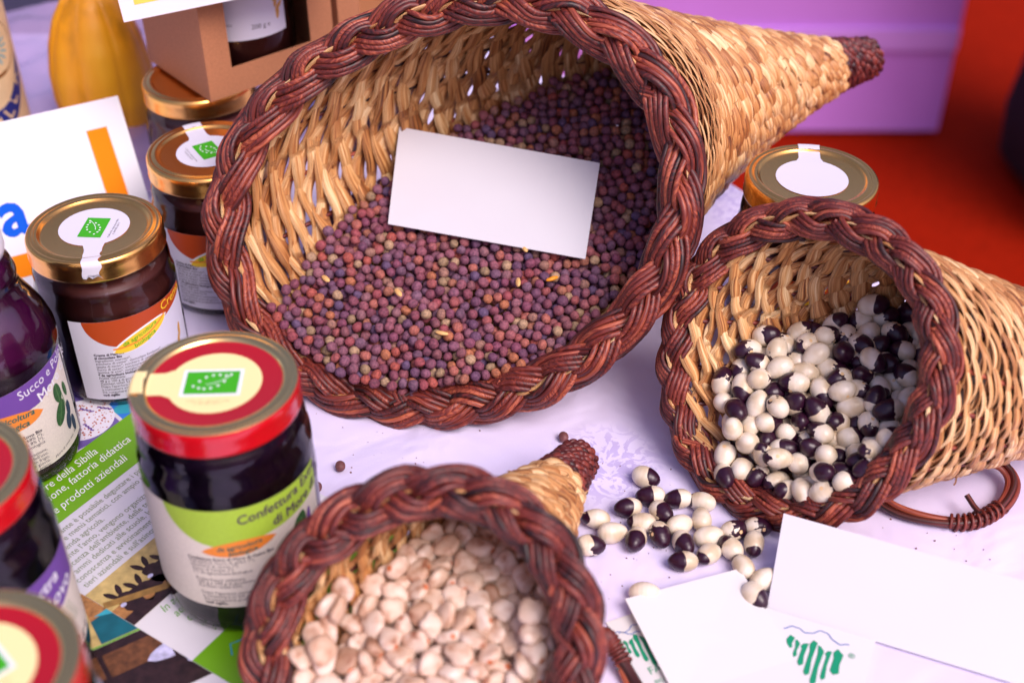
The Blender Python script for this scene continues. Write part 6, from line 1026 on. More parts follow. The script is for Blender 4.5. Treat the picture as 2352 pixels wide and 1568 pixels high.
lup_me = [mesh_of("flat_seed", lupin_shape(s_), LUPIN) for s_ in range(10)]
P3, Q3, S3, K3 = unheap(HEAP_SML, True); g = np.random.default_rng(5)
for i in range(K3):
    o = bpy.data.objects.new("flat_seed", lup_me[i % 10]); SC.collection.objects.link(o); o.location = P3[i]; o.rotation_mode = 'QUATERNION'; o.rotation_quaternion = unit(Q3[i]); s_ = S3[i]*g.uniform(1.0, 1.1); o.scale = (s_, s_, s_)
    tag(o, "flat pale pink seed among those heaped in the small front basket", "seed", "flat seeds heaped in the small front basket")
mb_ = MB(); ls_ = [lupin_shape(s_) for s_ in range(6)]
for i in range(K3, len(P3)): mb_.add(qrot(unit(Q3[i]), ls_[i % 6])*S3[i]*1.03+P3[i], IF)
o = mb_.build("seed_heap", LUPIN); o["kind"] = "stuff"; tag(o, "flat seeds lying underneath in the small front basket", "seeds")

# ---------------------------------------------------------------- cards
def card(name, corners, m, label, cat, group=None, th=.0006, prints=None, nsub=1):
    """corners TL TR BR BL in 3-D; a thin board with real thickness; prints(p, w, h) draws on its face (x right, y up from BL)"""
    TL, TR, BR, BL_ = [np.array(c, float) for c in corners]; n_ = unit(np.cross(TR-BL_, TL-BL_)); 
    if n_[2] < 0 and abs(n_[2]) > .2: n_ = -n_
    V = [BL_, BR, TR, TL]; V = V+[v-n_*th for v in V]; b_ = MB(); b_.add(V, [(0,1,2,3),(7,6,5,4),(0,4,5,1),(1,5,6,2),(2,6,7,3),(3,7,4,0)], 0, False)
    c_ = (BL_+BR)/2
    o = b_.build(name, m, loc=c_); tag(o, label, cat, group)
    if prints:
        ux = unit(BR-BL_); uy = unit(TL-BL_-ux*np.dot(TL-BL_, ux)); w, h = np.linalg.norm(BR-BL_), np.dot(TL-BL_, uy)
        p = Print(flatmap(BL_-c_+n_*.00008, ux, uy, n_), .00006); prints(p, w, h); q = p.build("printing", o)
    return o
# blank card on the peas
tl, tr, br, bl = [on_peas(*c) for c in ((918,297),(1372,380),(1340,572),(890,498))]
A_ = np.array([P[np.argsort(np.linalg.norm(P-q, axis=1))[:1]][0] for q in (tl, tr, br, bl)])
mN = np.array([math.sin(math.radians(21))*BIG['n'][0]/.866, math.sin(math.radians(21))*BIG['n'][1]/.866, math.cos(math.radians(21))]); mN = unit(mN)
lvl_ = np.percentile(P @ mN, 97)
p0 = mN*(lvl_+.0105)
cc = [onplane(px, py, p0+0*mN, mN) for px, py in ((918,295),(1378,378),(1343,578),(887,500))]
cc[2] = cc[2]-mN*.0075; cc[3] = cc[3]-mN*.0065
cc = [c_+mN*.0012 for c_ in cc]
card("blank_card", cc, CARD, "blank white card lying on the purple peas in the largest basket", "card", "blank white cards")
# cards at lower right
t1 = at(1800,1178,.024); b1_ = at(1762,1396,.0016); t2 = at(2420,1352,.024); b2_ = b1_+(t2-t1)
card("blank_card", (t1, t2, b2_, b1_), CARD, "large blank white card leaning on the rim of the medium basket", "card", "blank white cards")
def mountains(p, x, y, s_, rot=0.0, word="ATLAS"):
    c, sn = math.cos(rot), math.sin(rot); R_ = lambda a, b_: (x+(a*c-b_*sn)*s_, y+(a*sn+b_*c)*s_)
    p.line([R_(a, .90+.10*math.sin(a*7)+.02*math.sin(a*23)-.22*abs(a-.1)+.12) for a in np.linspace(-.95, 1.0, 26)], s_*.032, 2, BLUEL)
    for a0, a1 in ((-.78,-.55),(-.52,-.36),(-.33,-.12),(-.09,.12),(.15,.36),(.40,.58),(.62,.92)):
        top = lambda a: .50+.12*math.sin(a*9+1)-.10*abs(a); 
        am = (a0+a1)/2; bot = -1.0+1.15*abs(am-.25)
        p.poly([R_(a0, top(a0)-.06), R_((a0*2+a1)/3, top(am)+.05), R_(a1, top(a1)), R_(a1-.04, (top(a1)+bot)/2), R_(a1, bot+.1), R_(am, bot), R_(a0+.03, bot+.12), R_(a0+.05, .2)], 2, LOGO)
def c1(p, w, h):
    mountains(p, w*.60, h*.56, .0125, .10); 
    p.text("ATLA", w*.60, h*.56-.013, .0062, 2, LOGO, .15+math.pi*0, align=.5)
B1 = [at(1500,1330,.0032), at(2015,1470,.0032), at(1925,1850,.0032), at(1410,1700,.0032)]
T_A = [at(1435,1385,.0048), at(1698,1310,.0060), at(1842,1520,.0048), at(1580,1612,.0048)]
def cC(p, w, h):
    p.line([(w*.06+w*.25*t, h*.86+.0008*math.sin(t*9)-.003*t) for t in np.linspace(0, 1, 8)], .0004, 2, BLUEL)
    mountains(p, w*.20, h*.68, .011, -.1); p.text("FA", w*.13, h*.42, .0052, 2, LOGO); p.text("BIO", w*.13, h*.33, .0026, 2, LOGO)
def quad(cx, cy, w, h, ang, z):
    c, sn = math.cos(ang), math.sin(ang); f = lambda a, b_: np.array([cx+a*c-b_*sn, cy+a*sn+b_*c, z]); return f(-w/2, h/2), f(w/2, h/2), f(w/2, -h/2), f(-w/2, -h/2)
def quad_tl(tlp, trp, h, z, flip=1):
    a, b_ = at(*tlp, z), at(*trp, z); d = unit(b_-a); nn = np.array([d[1], -d[0], 0])*h*flip; return a, b_, b_+nn, a+nn
card("logo_card", quad_tl((1392,1428), (1560,1372), .055, .0012), CREAMCARD, "lowest cream card of the pile, green logo cut by the card above", "card", "cream cards piled at the lower right", .0005, cC)
card("plain_card", quad_tl((1378,1448), (1540,1394), .05, .0006), CREAMCARD, "cream card edge showing furthest left under the pile of cards", "card", "cream cards piled at the lower right", .0004)
qa = [np.array(v_) for v_ in quad_tl((1435,1385), (1698,1310), .054, .0045)]; qa[0][2] = .0075; qa[1][2] = .0060; qa[2][2] = .0030; qa[3][2] = .0030
card("plain_card", qa, CREAMCARD, "plain cream card on the pile with its corner towards the spilled beans", "card", "cream cards piled at the lower right", .0006)
cb = quad_tl((1720,1383), (2012,1470), .055, .0032); card("logo_card", cb, CREAMCARD, "cream card with green mountain logo under a blue line", "card", "cream cards piled at the lower right", .0006,
    lambda p, w, h: (mountains(p, w*.56, h-.0190, .0140, .0), p.text("ATLA", w*.56, h-.0215-.0190, .0070, 2, LOGO, math.pi, align=.5), p.text("®", w*.56+.0145, h-.0135, .004, 2, LOGO)))

# ---------------------------------------------------------------- leaflets under the jars
def leaflet(name, O, ux, uy_down, w, h, z, base, label, draw, th=.0003):
    """x to the right along the text, y measured DOWN the page from the top-left corner O"""
    O = np.array([O[0], O[1], z]); V = [O, O+ux*w, O+ux*w+uy_down*h, O+uy_down*h]; V = [np.array([v[0], v[1], z]) for v in V]; V = V+[v-np.array([0, 0, th]) for v in V]
    b_ = MB(); b_.add(V, [(3,2,1,0),(4,5,6,7),(1,5,4,0),(2,6,5,1),(3,7,6,2),(0,4,7,3)], 0, False); c_ = (V[0]+V[2])/2
    o = b_.build(name, base, loc=c_); tag(o, label, "leaflet", "leaflets lying under the jars")
    p = Print(flatmap(O-c_+np.array([0, 0, .00010]), ux, -uy_down, np.array([0, 0, 1.0])), .00006); draw(p); p.build("printing", o); return o
O1 = at(-58, 1219, 0); E1 = at(520, 1568, 0); T1 = at(309, 960, 0)
dn1 = unit(E1-O1); rt1 = unit(T1-O1); rt1 = unit(rt1-dn1*np.dot(rt1, dn1)); 
if np.dot(rt1, T1-O1) < 0: rt1 = -rt1
def vdown(px, py, z=.0015): return float(np.dot(at(px, py, z)-O1, dn1))
def vright(px, py, z=.0015): return float(np.dot(at(px, py, z)-O1, rt1))
v_h = vdown(169, 1176); v_p0 = vdown(197, 1366); v_p1 = vdown(306, 1438); v_g = vdown(440, 1518); W1 = .105; H1 = v_g+.05
def d1(p):
    R4 = lambda x0, y0, x1, y1, l, m: p.rect(x0, -y1, x1, -y0, l, m, 8, 4)
    R4(0, 0, W1, v_h, 1, BRGREEN)
    k = dict(shear=.35, sx=.78)
    xs_ = vright(95, 1165)
    for (st, px, py, xx, yy) in (("e terre della Sibilla", 0, 0, 78, 1150), ("orazione, fattoria didattica", 0, 0, 90, 1190), ("e prodotti aziendali", 0, 0, 120, 1178)): pass
    p.text("Le terre della Sibilla", vright(78,1150)-.006, -vdown(78,1150), .0074, 2, WTXT, **k)
    p.text("ristorazione, fattoria didattica", vright(92,1168)-.012, -vdown(92,1168)-.0005, .0074, 2, WTXT, **k)
    p.text("e prodotti aziendali", vright(125,1180), -vdown(125,1182)-.0005, .0074, 2, WTXT, **k)
    lines = ["Nel ristorante è possibile degustare i piatti della tradizione,", "di carne e menù tematici, con ampio utilizzo dei prodotti", "dell'azienda agricola.", "Durante l'anno, vengono organizzate molte attività di co-", "noscenza dell'ambiente, delle tradizioni e dei pro-", "grammi dedicati alle scuole. Interessanti anche la", "conoscenza e avvicinamento all'animale e i sen-", "tieri aziendali e sull'asinovia dei Monti"]
    n_ = len(lines); lead = (v_p0-v_h-.004)/n_
    for i, st in enumerate(lines): p.text(st, .0035, -(v_h+.0045+lead*(i+.35)), .0050, 1, GREYT, sx=.82)
    R4(0, v_p0, W1, v_p1, 1, P_SAND)
    hgt = v_p1-v_p0
    R4(0, v_p0+hgt*.55, W1, v_p1, 1.5, P_STONE); R4(0, v_p0+hgt*.80, W1*.5, v_p1, 2, P_DARK)
    for i, x in enumerate(np.linspace(.012, .085, 9)):      # donkeys: bodies, heads and pricked ears
        y = v_p0+hgt*(.50+.10*math.sin(i*2.1)); p.lens(x, -(y+hgt*.18), .016, hgt*.42, 3, P_DARK, .15, .5); p.lens(x-.003, -(y+.001), .010, .0075, 3.4, P_DARK, -.5, .6)
        for s_ in (-1, 1): p.lens(x-.004+s_*.0022, -(y-.0052), .0080, .0026, 3.7, P_DARK, 1.5-s_*.35, .8)
        p.lens(x-.0065, -(y+.0030), .0030, .0022, 4, P_WHITE, 0, .6); p.lens(x+.004, -(y+hgt*.25), .006, .005, 4, P_STONE, .4, .6)
    p.rect(.0, -(v_p0+hgt*.66), .06, -(v_p0+hgt*.54), 5, P_WOOD, 4, 2, -.55, piv=(.012, -(v_p0+hgt*.5)))
    for i, st in enumerate(("In azienda si può", "acquistare anche", "ciliegie, albicocche", "rovo, marmellate,", "succhi di frutta")):
        p.text(st, .012+i*.0012, -(v_p1+.0058+i*.0062), .0064, 1, GRNTXT, shear=.35, sx=.8)
    R4(0, v_g, W1, H1, 1, BRGREEN); mountains_y = v_g+.013
    p.line([(.011+.004*i, -(v_g+.012-.0025*abs(math.sin(i*1.3))*2)) for i in range(9)], .0007, 2, P_TEAL)
    p.poly([(.012, -(v_g+.020)), (.020, -(v_g+.011)), (.028, -(v_g+.014)), (.036, -(v_g+.009)), (.044, -(v_g+.020)), (.034, -(v_g+.026)), (.02, -(v_g+.026))], 2, LOGO)
leaflet("leaflet", O1, rt1, dn1, W1, H1, .0015, WHITE, "green and white leaflet with donkey photo and script lines, under the red lidded jar", d1)
# second and third leaflet: same kind, fanned out below
def d2(p):
    for i, st in enumerate(("ri aziendali e", "al recupero", "zzazione della", "sala con")): p.text(st, .003+.0*i, -(.004+i*.0055), .0044, 1, GREYT, sx=.86)
    p.rect(0, -.056, W1, -.022, 1, P_SAND, 8, 3); p.rect(.004, -.046, W1, -.0245, 1.5, P_STONE, 8, 3); p.rect(.012, -.042, .04, -.027, 2, P_DARK, 6, 3); p.lens(.028, -.036, .014, .007, 2.5, P_WHITE, .2, .6)
    p.poly([(.004, -.042), (.016, -.038), (.034, -.046), (.034, -.056), (.004, -.056)], 3, P_TEALD); p.poly([(.006, -.040), (.018, -.0365), (.06, -.040), (.06, -.050), (.034, -.053), (.028, -.046)], 3.5, P_TEAL); p.lens(.030, -.0435, .014, .004, 4, P_WHITE, -.1, .6)
    p.rect(0, -.0572, W1, -.0563, 4, BRGREEN, 8, 2); p.rect(0, -.095, W1, -.0572, 1, P_DARK, 8, 4); p.rect(.002, -.075, .05, -.062, 2, P_BROWN, 6, 3); p.lens(.034, -.073, .034, .010, 3, P_WHITE, .1, .6); p.lens(.046, -.080, .03, .016, 3.5, P_BLUE, .1, .7); p.lens(.044, -.082, .026, .012, 4, P_WHITE, .1, .7)
    p.rect(.028, -.090, .0295, -.060, 5, P_DARK, 2, 4); p.rect(.026, -.069, .05, -.061, 2.5, RUST, 6, 2)
O2 = at(118, 1335); D2 = unit(at(250, 1568)-at(168, 1400)); R2 = np.array([-D2[1], D2[0], 0]); 
if R2[0] < 0: R2 = -R2
O2 = at(168, 1400)-D2*.030
leaflet("leaflet", O2, R2, D2, W1, .13, .0010, WHITE, "leaflet with teal bed photo and dark dining room, fanned under the donkey leaflet", d2)
leaflet("leaflet", O2-R2*.0055-D2*.001, R2, D2, W1, .13, .0005, WHITE, "lowest fanned leaflet, only a narrow left strip of its photos showing", d2)
# card with the lavender dessert photo
def d4(p):
    p.rect(.002, -.058, .058, -.002, 1, P_PURP, 6, 6); p.disc(PX, PY, .0160, 2, P_PLATE, 40); p.disc(PX-.006, PY-.002, .0035, 4, P_STONE, 12); p.disc(PX-.0055, PY-.002, .0022, 5, YELLOW, 10)
    g4 = np.random.default_rng(2)
    for _ in range(150):
        a, r_ = g4.uniform(0, 6.28), .0150*math.sqrt(g4.random()); p.disc(PX+r_*math.cos(a), PY+r_*math.sin(a), g4.uniform(.0002, .0006), 3, RUST if g4.random() < .8 else P_STONE, 5, g4.uniform(.7, 1.8))
    for x, y, a in ((PX-.003, PY+.011, .6), (PX+.004, PY-.001, .1), (PX-.008,PY+.004,.5)):
        for q in range(7): p.lens(x+q*.0011*math.cos(a), y+q*.0011*math.sin(a), .0020, .0010, 4, PURPLE, a+(-1)**q*.8, .6)
O4 = at(40, 905); T4 = at(165, 862); B4 = at(305, 985); r4 = unit(B4-T4); d4v = np.array([r4[1], -r4[0], 0]); 
OO = T4-r4*.002; pc_ = at(190, 968)-OO; PX = float(np.dot(pc_, r4)); PY = -float(np.dot(pc_, d4v)); leaflet("photo_card", T4-r4*.002, r4, d4v, .060, .060, .0009, WHITE, "card with a photo of a white dessert plate sprinkled with lavender, on a violet ground", d4)
def d5(p):
    p.text("LE MARCHE", .004, -.006, .0045, 1, P_TEAL, sx=1.1); p.rect(.0, -.035, .08, -.009, 1, P_BLUE, 5, 4); p.lens(.03, -.02, .04, .014, 2, P_TEAL, .2, .7)
O5 = at(205, 905); r5 = unit(at(330, 878)-at(272, 893)); d5v = np.array([r5[1], -r5[0], 0]); leaflet("map_leaflet", at(190, 900), r5, d5v, .075, .035, .0004, WHITE, "white leaflet with teal lettering and a blue map, behind the red lidded jar", d5)

# ---------------------------------------------------------------- jars
def face(x, y, yaw=0): return math.atan2(-y, -x)+yaw        # world angle toward the camera
def centre(px, py, z): q = at(px, py, z); return q[0], q[1]
def wrapf(r_, ang): 
    def f(xy, lift):
        a = ang+xy[:, 0]/r_; rr = r_+lift+.00015; return np.c_[rr*np.cos(a), rr*np.sin(a), xy[:, 1]]
    return f
# red lidded blackberry jar
def blackberry_label(root, x, y, yaw, z0, z1, band, word1, word2, body=True, r_=.0346):
    p = Print(wrapf(r_, face(x, y, yaw)), .00007); w = .046
    h = z1-z0
    p.band(-w, w, lambda q: z1-.0, lambda q: z0, 0, LABELC, 60, 5)
    bt = lambda q: z1-h*.30+h*.17*math.cos((q+.004)*95) if abs(q+.004) < .033 else z1-h*.47
    wave = lambda q: z1-.0002-h*(.30*math.exp(-((q+.006)/.016)**2)+.06*(q > -.006)+.10*max(0, .5-abs(q-.03)/.02))
    p.band(-.026, w, lambda q: z1+.00002, lambda q: min(z1-.0005, z1-h*(.36*max(0, 1-((q+.002)/.024)**2)**.6 if q < -.002 else .36-.10*max(0, (q+.002)/.04))), 1, band, 60, 4)
    p.lens(.0035, z1-h*.385, .031, .0082, 2, ORANGE, .10, .8); 
    p.text("da agricoltura", .0035, z1-h*.385, .0033, 3, TEAL, .10, .25, bold=.00008, align=.5); p.text("biologica", .0045, z1-h*.385-.0031, .0033, 3, TEAL, .10, .25, bold=.00008, align=.5)
    p.text(word1, .004, z1-h*.155, .0068, 3, DKPUR if band is LIME else WTXT, .10, .15, bold=.00012, sx=.92); p.text(word2, .018, z1-h*.155-.0062, .0068, 3, DKPUR if band is LIME else WTXT, .10, .15, bold=.00012, sx=.92)
    for i, (st, bd) in enumerate((("Confettura Extra di More di Gelso Bio", 1), ("Ingredienti: more di gelso (*),", 0), ("zucchero di canna (*),", 0), ("succo di limone (*).", 0), ("(*) da agricoltura biologica", 0), ("", 0), ("Frutta fresca utilizzata:", 0), ("102 g x 100 g di prodotto finito.", 0), ("Zuccheri totali 52%.", 0), ("", 0), ("Dopo l'apertura conservare in frigo", 0), ("e consumare in 3/4 giorni.", 0), ("Da consumarsi preferibilmente entro:", 0), ("vedi sigillo.", 1))):
        if st: p.text(st, -.0185+i*.0003, z1-h*.50-i*.00198, .00225, 2, DKTXT, .0, bold=.00006*bd)
    for (lx, lz, L_, W_, rt_) in ((.026, z1-h*.62, .017, .0105, .65), (.031, z1-h*.42, .013, .0075, 1.2)):
        p.lens(lx, lz, L_, W_, 2, LEAF, rt_, .75, 16, 7); c, s_ = math.cos(rt_), math.sin(rt_)
        p.line([(lx+(t-.5)*L_*c, lz+(t-.5)*L_*s_) for t in np.linspace(0, 1, 8)], .0003, 3, LEAFL)
        for k in (-.25, -.05, .15):
            for sg in (-1, 1): p.line([(lx+(k+t*.18)*L_*c-sg*t*W_*.36*s_, lz+(k+t*.18)*L_*s_+sg*t*W_*.36*c) for t in np.linspace(0, 1, 4)], .00018, 3, LEAFL)
    for (lx, lz) in ((.0365, z1-h*.45), (.039, z1-h*.6)): p.lens(lx, lz, .012, .0030, 3, PURPLE, 1.4, .6); 
    p.line([(.031+.004*t, z1-h*(.75-.2*t)) for t in np.linspace(0, 1, 6)], .0004, 3, LEAFL)
    p.build("paper_label", root)
x1, y1 = centre(492, 872, .1125); J1 = jar(x1, y1, .1125, False, JAM, None, "red lidded jar of dark blackberry jam with lime label and cream seal, on the leaflets", rb=.0350, fill=.99)
sticker(J1, .1125, face(x1, y1), 167, CREAM, .0185, .0135, .020, -14, .0205, WTXT)
blackberry_label(J1, x1, y1, -0.15, .0205, .0755, LIME, "Confettura Extra", "di More di Gelso", r_=.0351)
x6, y6 = centre(-150, 1085, .1125); J6 = jar(x6, y6, .1125, False, JAM, None, "red lidded jam jar with purple label, cut by the left edge, behind the lowest one", rb=.0350, fill=.99)
sticker(J6, .1125, face(x6, y6), 160, CREAM, .0185, .0135, .018, 20, .0205, WTXT)
def small_label(root, x, y, yaw, z0, z1, r_):
    p = Print(wrapf(r_, face(x, y, yaw)), .00007); h = z1-z0; w = .046
    p.band(-w, w, lambda q: z1, lambda q: z0, 0, LABELC, 60, 5); p.band(-w, .040, lambda q: z1+.00002, lambda q: z1-h*(.33+.14*math.exp(-((q-.012)/.02)**2)), 1, PURPLE, 50, 4)
    p.text("Confettura Extra", .026, z1-h*.17, .0082, 2, WTXT, .05, .15, bold=.00014, align=1); p.text("di More di Rovo", .0335, z1-h*.345, .0092, 2, WTXT, .05, .15, bold=.00014, align=1)
    for i in range(6): p.text("da agricoltura biologica", .012+i*.001, z1-h*.48-i*.0022, .0018, 2, GREYT)
    p.text("240 g e", .020, z0+.003, .0060, 2, DKTXT, 0, .2); p.line([(.004+.002*math.sin(t*3), z1-h*.5-t*.008) for t in np.linspace(0, 1, 8)], .0004, 2, GREYT)
    p.build("paper_label", root)
small_label(J6, x6, y6, 0.15, .020, .072, .0351)
x7, y7 = centre(-68, 1535, .1125); J7 = jar(x7, y7, .1125, False, JAM, None, "red lidded jam jar in the bottom left corner, nearest of all jars", rb=.0350, fill=.99)
sticker(J7, .1125, face(x7, y7), 150, CREAM, .0195, .0135, .018, 10, .0205, WTXT); small_label(J7, x7, y7, .2, .020, .072, .0351)

def cream_label(root, x, y, yaw, z0, z1, r_, detail=True):
    p = Print(wrapf(r_, face(x, y, yaw)), .00007); h = z1-z0; w = .044
    p.band(-.0235, w, lambda q: z1, lambda q: z0, 0, LABELW, 50, 5)
    p.band(-.0165, w, lambda q: z1+.00002, lambda q: z1-h*.34*max(0.001, 1-((q-.004)/.0206)**2)**.5 if q < .004 else z1-h*(.34-.25*(q-.004)/.04), 1, RUST, 50, 4)
    p.lens(.0110, z1-h*.285, .034, .0098, 2, WTXT, .34, .7); p.lens(.0112, z1-h*.29, .032, .0082, 3, YELLOW, .34, .7)
    p.line([(-.004+.03*t, z1-h*.36+.010*t*t+.0002) for t in np.linspace(0, 1, 12)], .0009, 3.5, ORANGE)
    p.text("da agricoltura", .0105, z1-h*.275, .0036, 4, GREEN, .34, .2, align=.5, bold=.00005); p.text("biologica", .0125, z1-h*.35, .0036, 4, GREEN, .34, .2, align=.5, bold=.00005)
    p.text("Crema", .024, z1-h*.12, .0070, 3, YELLOW, .1, .1)
    for i, (st, bd) in enumerate((("Crema di Marroni", 1), ("al cioccolato Bio", 1), ("Ingredienti: marroni*,", 0), ("zucchero di canna*, cioccolato fondente*", 0), ("(pasta di cacao*, zucchero di canna*,", 0), ("burro di cacao*, emulsionante:", 0), ("lecitina di soia*, vaniglia*), acqua, vaniglia*", 0), ("* da agricoltura biologica", 1), ("Frutta utilizzata:", 0), ("48 g x 100 g di prodotto finito.", 0), ("Zuccheri totali 52 %.", 0), ("Dopo l'apertura conservare in frigo (0+4°C)", 0), ("e consumare entro 8 giorni.", 0), ("Da consumarsi preferibilmente entro:", 0), ("vedi sigillo", 1))):
        p.text(st, -.0140, z1-h*.425-i*.00182, .0020, 2, DKTXT, 0, bold=.00007*bd)
    for q in range(5): p.lens(.031+.001*q, z0+.009+.004*q, .007, .0022, 3, WHEAT, 1.2+.2*(-1)**q, .6)
    p.build("paper_label", root)
x2, y2 = centre(215, 520, .0890); J2 = jar(x2, y2, .0890, True, CHOC, None, "gold lidded jar of chestnut cream with torn white seal, before the white sign", rb=.0348, fill=.90)
sticker(J2, .0890, face(x2, y2), -97, STICK, .0172, .0085, .0290, 66, .0172, torn=True, cy=-.002)
cream_label(J2, x2, y2, .0, .0075, .0560, .0349)
x3, y3 = centre(478, 342, .0890); J3 = jar(x3, y3, .0890, True, CHOC, None, "gold lidded jar with intact white seal, half hidden by the largest basket's rim", rb=.0348, fill=.90)
sticker(J3, .0890, face(x3, y3), 103, STICK, .0172, .0100, .0210, -72, .0172); cream_label(J3, x3, y3, -.45, .0075, .0560, .0349)
x4, y4 = centre(455, 176, .0890); J4 = jar(x4, y4, .0890, True, CHOC2, None, "gold lidded jar of dark honey carrying the kraft box", rb=.0348, fill=.90)
cream_label(J4, x4, y4, -.1, .0075, .0560, .0349)
x5, y5 = centre(1866, 403, .1030); J5 = jar(x5, y5, .1030, True, CHOC, None, "gold lidded jar with blank white seal behind the medium basket", rb=.0348, fill=.95)
sticker(J5, .1030, face(x5, y5), 98, STICK, .0180, .0110, .0210, 0, .01, blank=True); cream_label(J5, x5, y5, -.4, .0100, .0620, .0349)

# kraft box on the jar, with a jar inside
c0 = at(485, 235, .0895); dl = unit(at(345, 140, .0895)-c0); dr = np.array([-dl[1]*-1, dl[0]*-1, 0]); dr = np.array([dl[1], -dl[0], 0])
if dr[0] < 0: dr = -dr
bl_, bw_, bh_ = .072, .086, .135
def kraft(c0, dl, dr, label, wl=.016, wr=.070, zb_=.016, inner=True):
    root = empty("kraft_box", c0+dl*bl_/2+dr*bw_/2); tag(root, label, "box", "kraft gift boxes"); off = np.array(root.location); t_ = .0009
    L_ = lambda a, b_, z: c0+dl*a+dr*b_+np.array([0, 0, z])-off
    b_ = MB()
    def slab(pts, nn):
        pts = [np.array(q) for q in pts]; V = pts+[q+nn*t_ for q in pts]; n_ = len(pts)
        b_.add(V, [tuple(range(n_)), tuple(range(n_, 2*n_))[::-1]]+[(i, (i+1) % n_, (i+1) % n_+n_, i+n_) for i in range(n_)], 0, False)
    z0_, z1_ = 0.0, bh_
    slab([L_(0,0,z0_), L_(bl_,0,z0_), L_(bl_,0,z1_), L_(0,0,z1_)], dr)             # left face
    slab([L_(0,bw_,z0_), L_(bl_,bw_,z0_), L_(bl_,bw_,z1_), L_(0,bw_,z1_)], -dr)
    slab([L_(bl_,t_,z0_), L_(bl_,bw_-t_,z0_), L_(bl_,bw_-t_,z1_), L_(bl_,t_,z1_)], -dl)
    slab([L_(0,t_,z0_), L_(0,bw_-t_,z0_), L_(bl_,bw_-t_,z0_), L_(bl_,t_,z0_)], np.array([0,0,1.0]))
    slab([L_(0,t_,z1_), L_(0,bw_-t_,z1_), L_(bl_,bw_-t_,z1_), L_(bl_,t_,z1_)], np.array([0,0,-1.0]))
    # front with window: frame strips
    slab([L_(0,t_,t_), L_(0,bw_-t_,t_), L_(0,bw_-t_,zb_), L_(0,t_,zb_)], dl)
    slab([L_(0,t_,zb_), L_(0,wl,zb_), L_(0,wl,z1_-.012), L_(0,t_,z1_-.012)], dl)
    slab([L_(0,wr,zb_), L_(0,bw_-t_,zb_), L_(0,bw_-t_,z1_-.012), L_(0,wr,z1_-.012)], dl)
    slab([L_(0,t_,z1_-.012), L_(0,bw_-t_,z1_-.012), L_(0,bw_-t_,z1_-t_), L_(0,t_,z1_-t_)], dl)
    b_.build("carton", KRAFT, root); return root
kraft(c0, dl, dr, "brown kraft box with cut out window standing on the gold lidded jar")
cj = c0+dl*.0365+dr*.0435; J8 = jar(cj[0], cj[1], .1150, True, CHOC, None, "jar with white label inside the window of the kraft box", rb=.0335, fill=.9, group="jars in kraft boxes"); J8.location.z = c0[2]+.0012
def boxed_label(root, x, y):
    p = Print(wrapf(.0337, face(x, y, .12)), .00007); z0, z1 = .0255, .086; h = z1-z0
    p.band(-.042, .027, lambda q: z1, lambda q: z0, 0, LABELW, 50, 5); p.band(-.042, .027, lambda q: z1+.00001, lambda q: z1-.012, 1, RUST, 50, 3); p.lens(-.004, z1-.0155, .034, .010, 2, YELLOW, .0, .6); p.text("da agricoltura", 0, z1-.0150, .0036, 3, GREEN, 0, .2, align=.5); p.text("biologica", 0, z1-.0185, .0036, 3, GREEN, 0, .2, align=.5)
    p.text("peso netto", -.019, z0+.009, .0026, 2, DKTXT); p.text("200 g e", .003, z0+.006, .0040, 2, DKTXT)
    for q in range(7): p.lens(.021+.0014*math.sin(q*2), z0+.012+.0035*q, .008, .0026, 2, WHEAT, 1.1+.35*(-1)**q, .6)
    p.build("paper_label", root)
boxed_label(J8, cj[0], cj[1])
c0b = c0+dr*(bw_+.012)+dl*.012; k2 = kraft(c0b, dl, dr, "second kraft box, mostly hidden behind the largest basket's rim")
cj2 = c0b+dl*.0365+dr*.0435
# the second box stands on another jar behind the basket
J9 = jar(cj2[0], cj2[1], .0890, True, CHOC2, None, "gold lidded jar carrying the second kraft box, hidden behind the largest basket", rb=.0348, fill=.9)

# ---------------------------------------------------------------- juice bottle
xb, yb = centre(48, 1045, 0); BT = empty("juice_bottle", (xb, yb, 0)); tag(BT, "purple blackberry juice bottle with white cap and purple label", "bottle")
bp_ = [(0,.002),(.024,.001),(.0285,.003),(.0305,.009),(.031,.016),(.031,.064),(.0318,.070),(.0315,.078),(.0295,.088),(.0262,.098),(.0225,.108),(.0205,.116),(.0215,.122),(.0200,.130),(.0165,.138),(.0150,.146),(.0148,.150)]
bp_ = [(r_, z if z < .07 else .07+(z-.07)*.70) for r_, z in bp_]
bz = np.linspace(0, len(bp_)-1, 70); bpp = np.stack([np.interp(bz, np.arange(len(bp_)), np.array(bp_)[:, i]) for i in (0, 1)], 1)
mb_ = MB(); mb_.lathe(bpp, n=96); mb_.build("glass", GLASS, BT); mb_ = MB(); ins = bpp.copy(); ins[:, 0] = np.maximum(ins[:, 0]-.0014, 0); ins[:, 1] = np.maximum(ins[:, 1], .004); ins = ins[:-4]; ins = np.vstack([ins, [0, ins[-1, 1]]]); mb_.lathe(ins, n=72); mb_.build("juice", JUICE, BT)
mb_ = MB(); mb_.lathe([(.0166,.116),(.0186,.117),(.0194,.120),(.0194,.133),(.0186,.1350),(.0150,.1362),(0,.1364)], n=72); mb_.build("cap", CAPW, BT)
p = Print(wrapf(.0312, face(xb, yb, .10)), .00007); z0, z1 = .0130, .0640; h = z1-z0
tp = lambda q: z1-.0025+.010*(q-.0)/.03*0+.006*math.sin(min(1, max(-1, q/.04))*1.4)
p.band(-.045, .034, lambda q: tp(q), lambda q: z0+.003*(q > 0)*((q/.034)**2), 0, LABELC, 60, 6); p.band(-.045, .034, lambda q: tp(q)+.00001, lambda q: tp(q)-.0145+.010*max(0, (q-.012)/.022), 1, PURPLE, 60, 4)
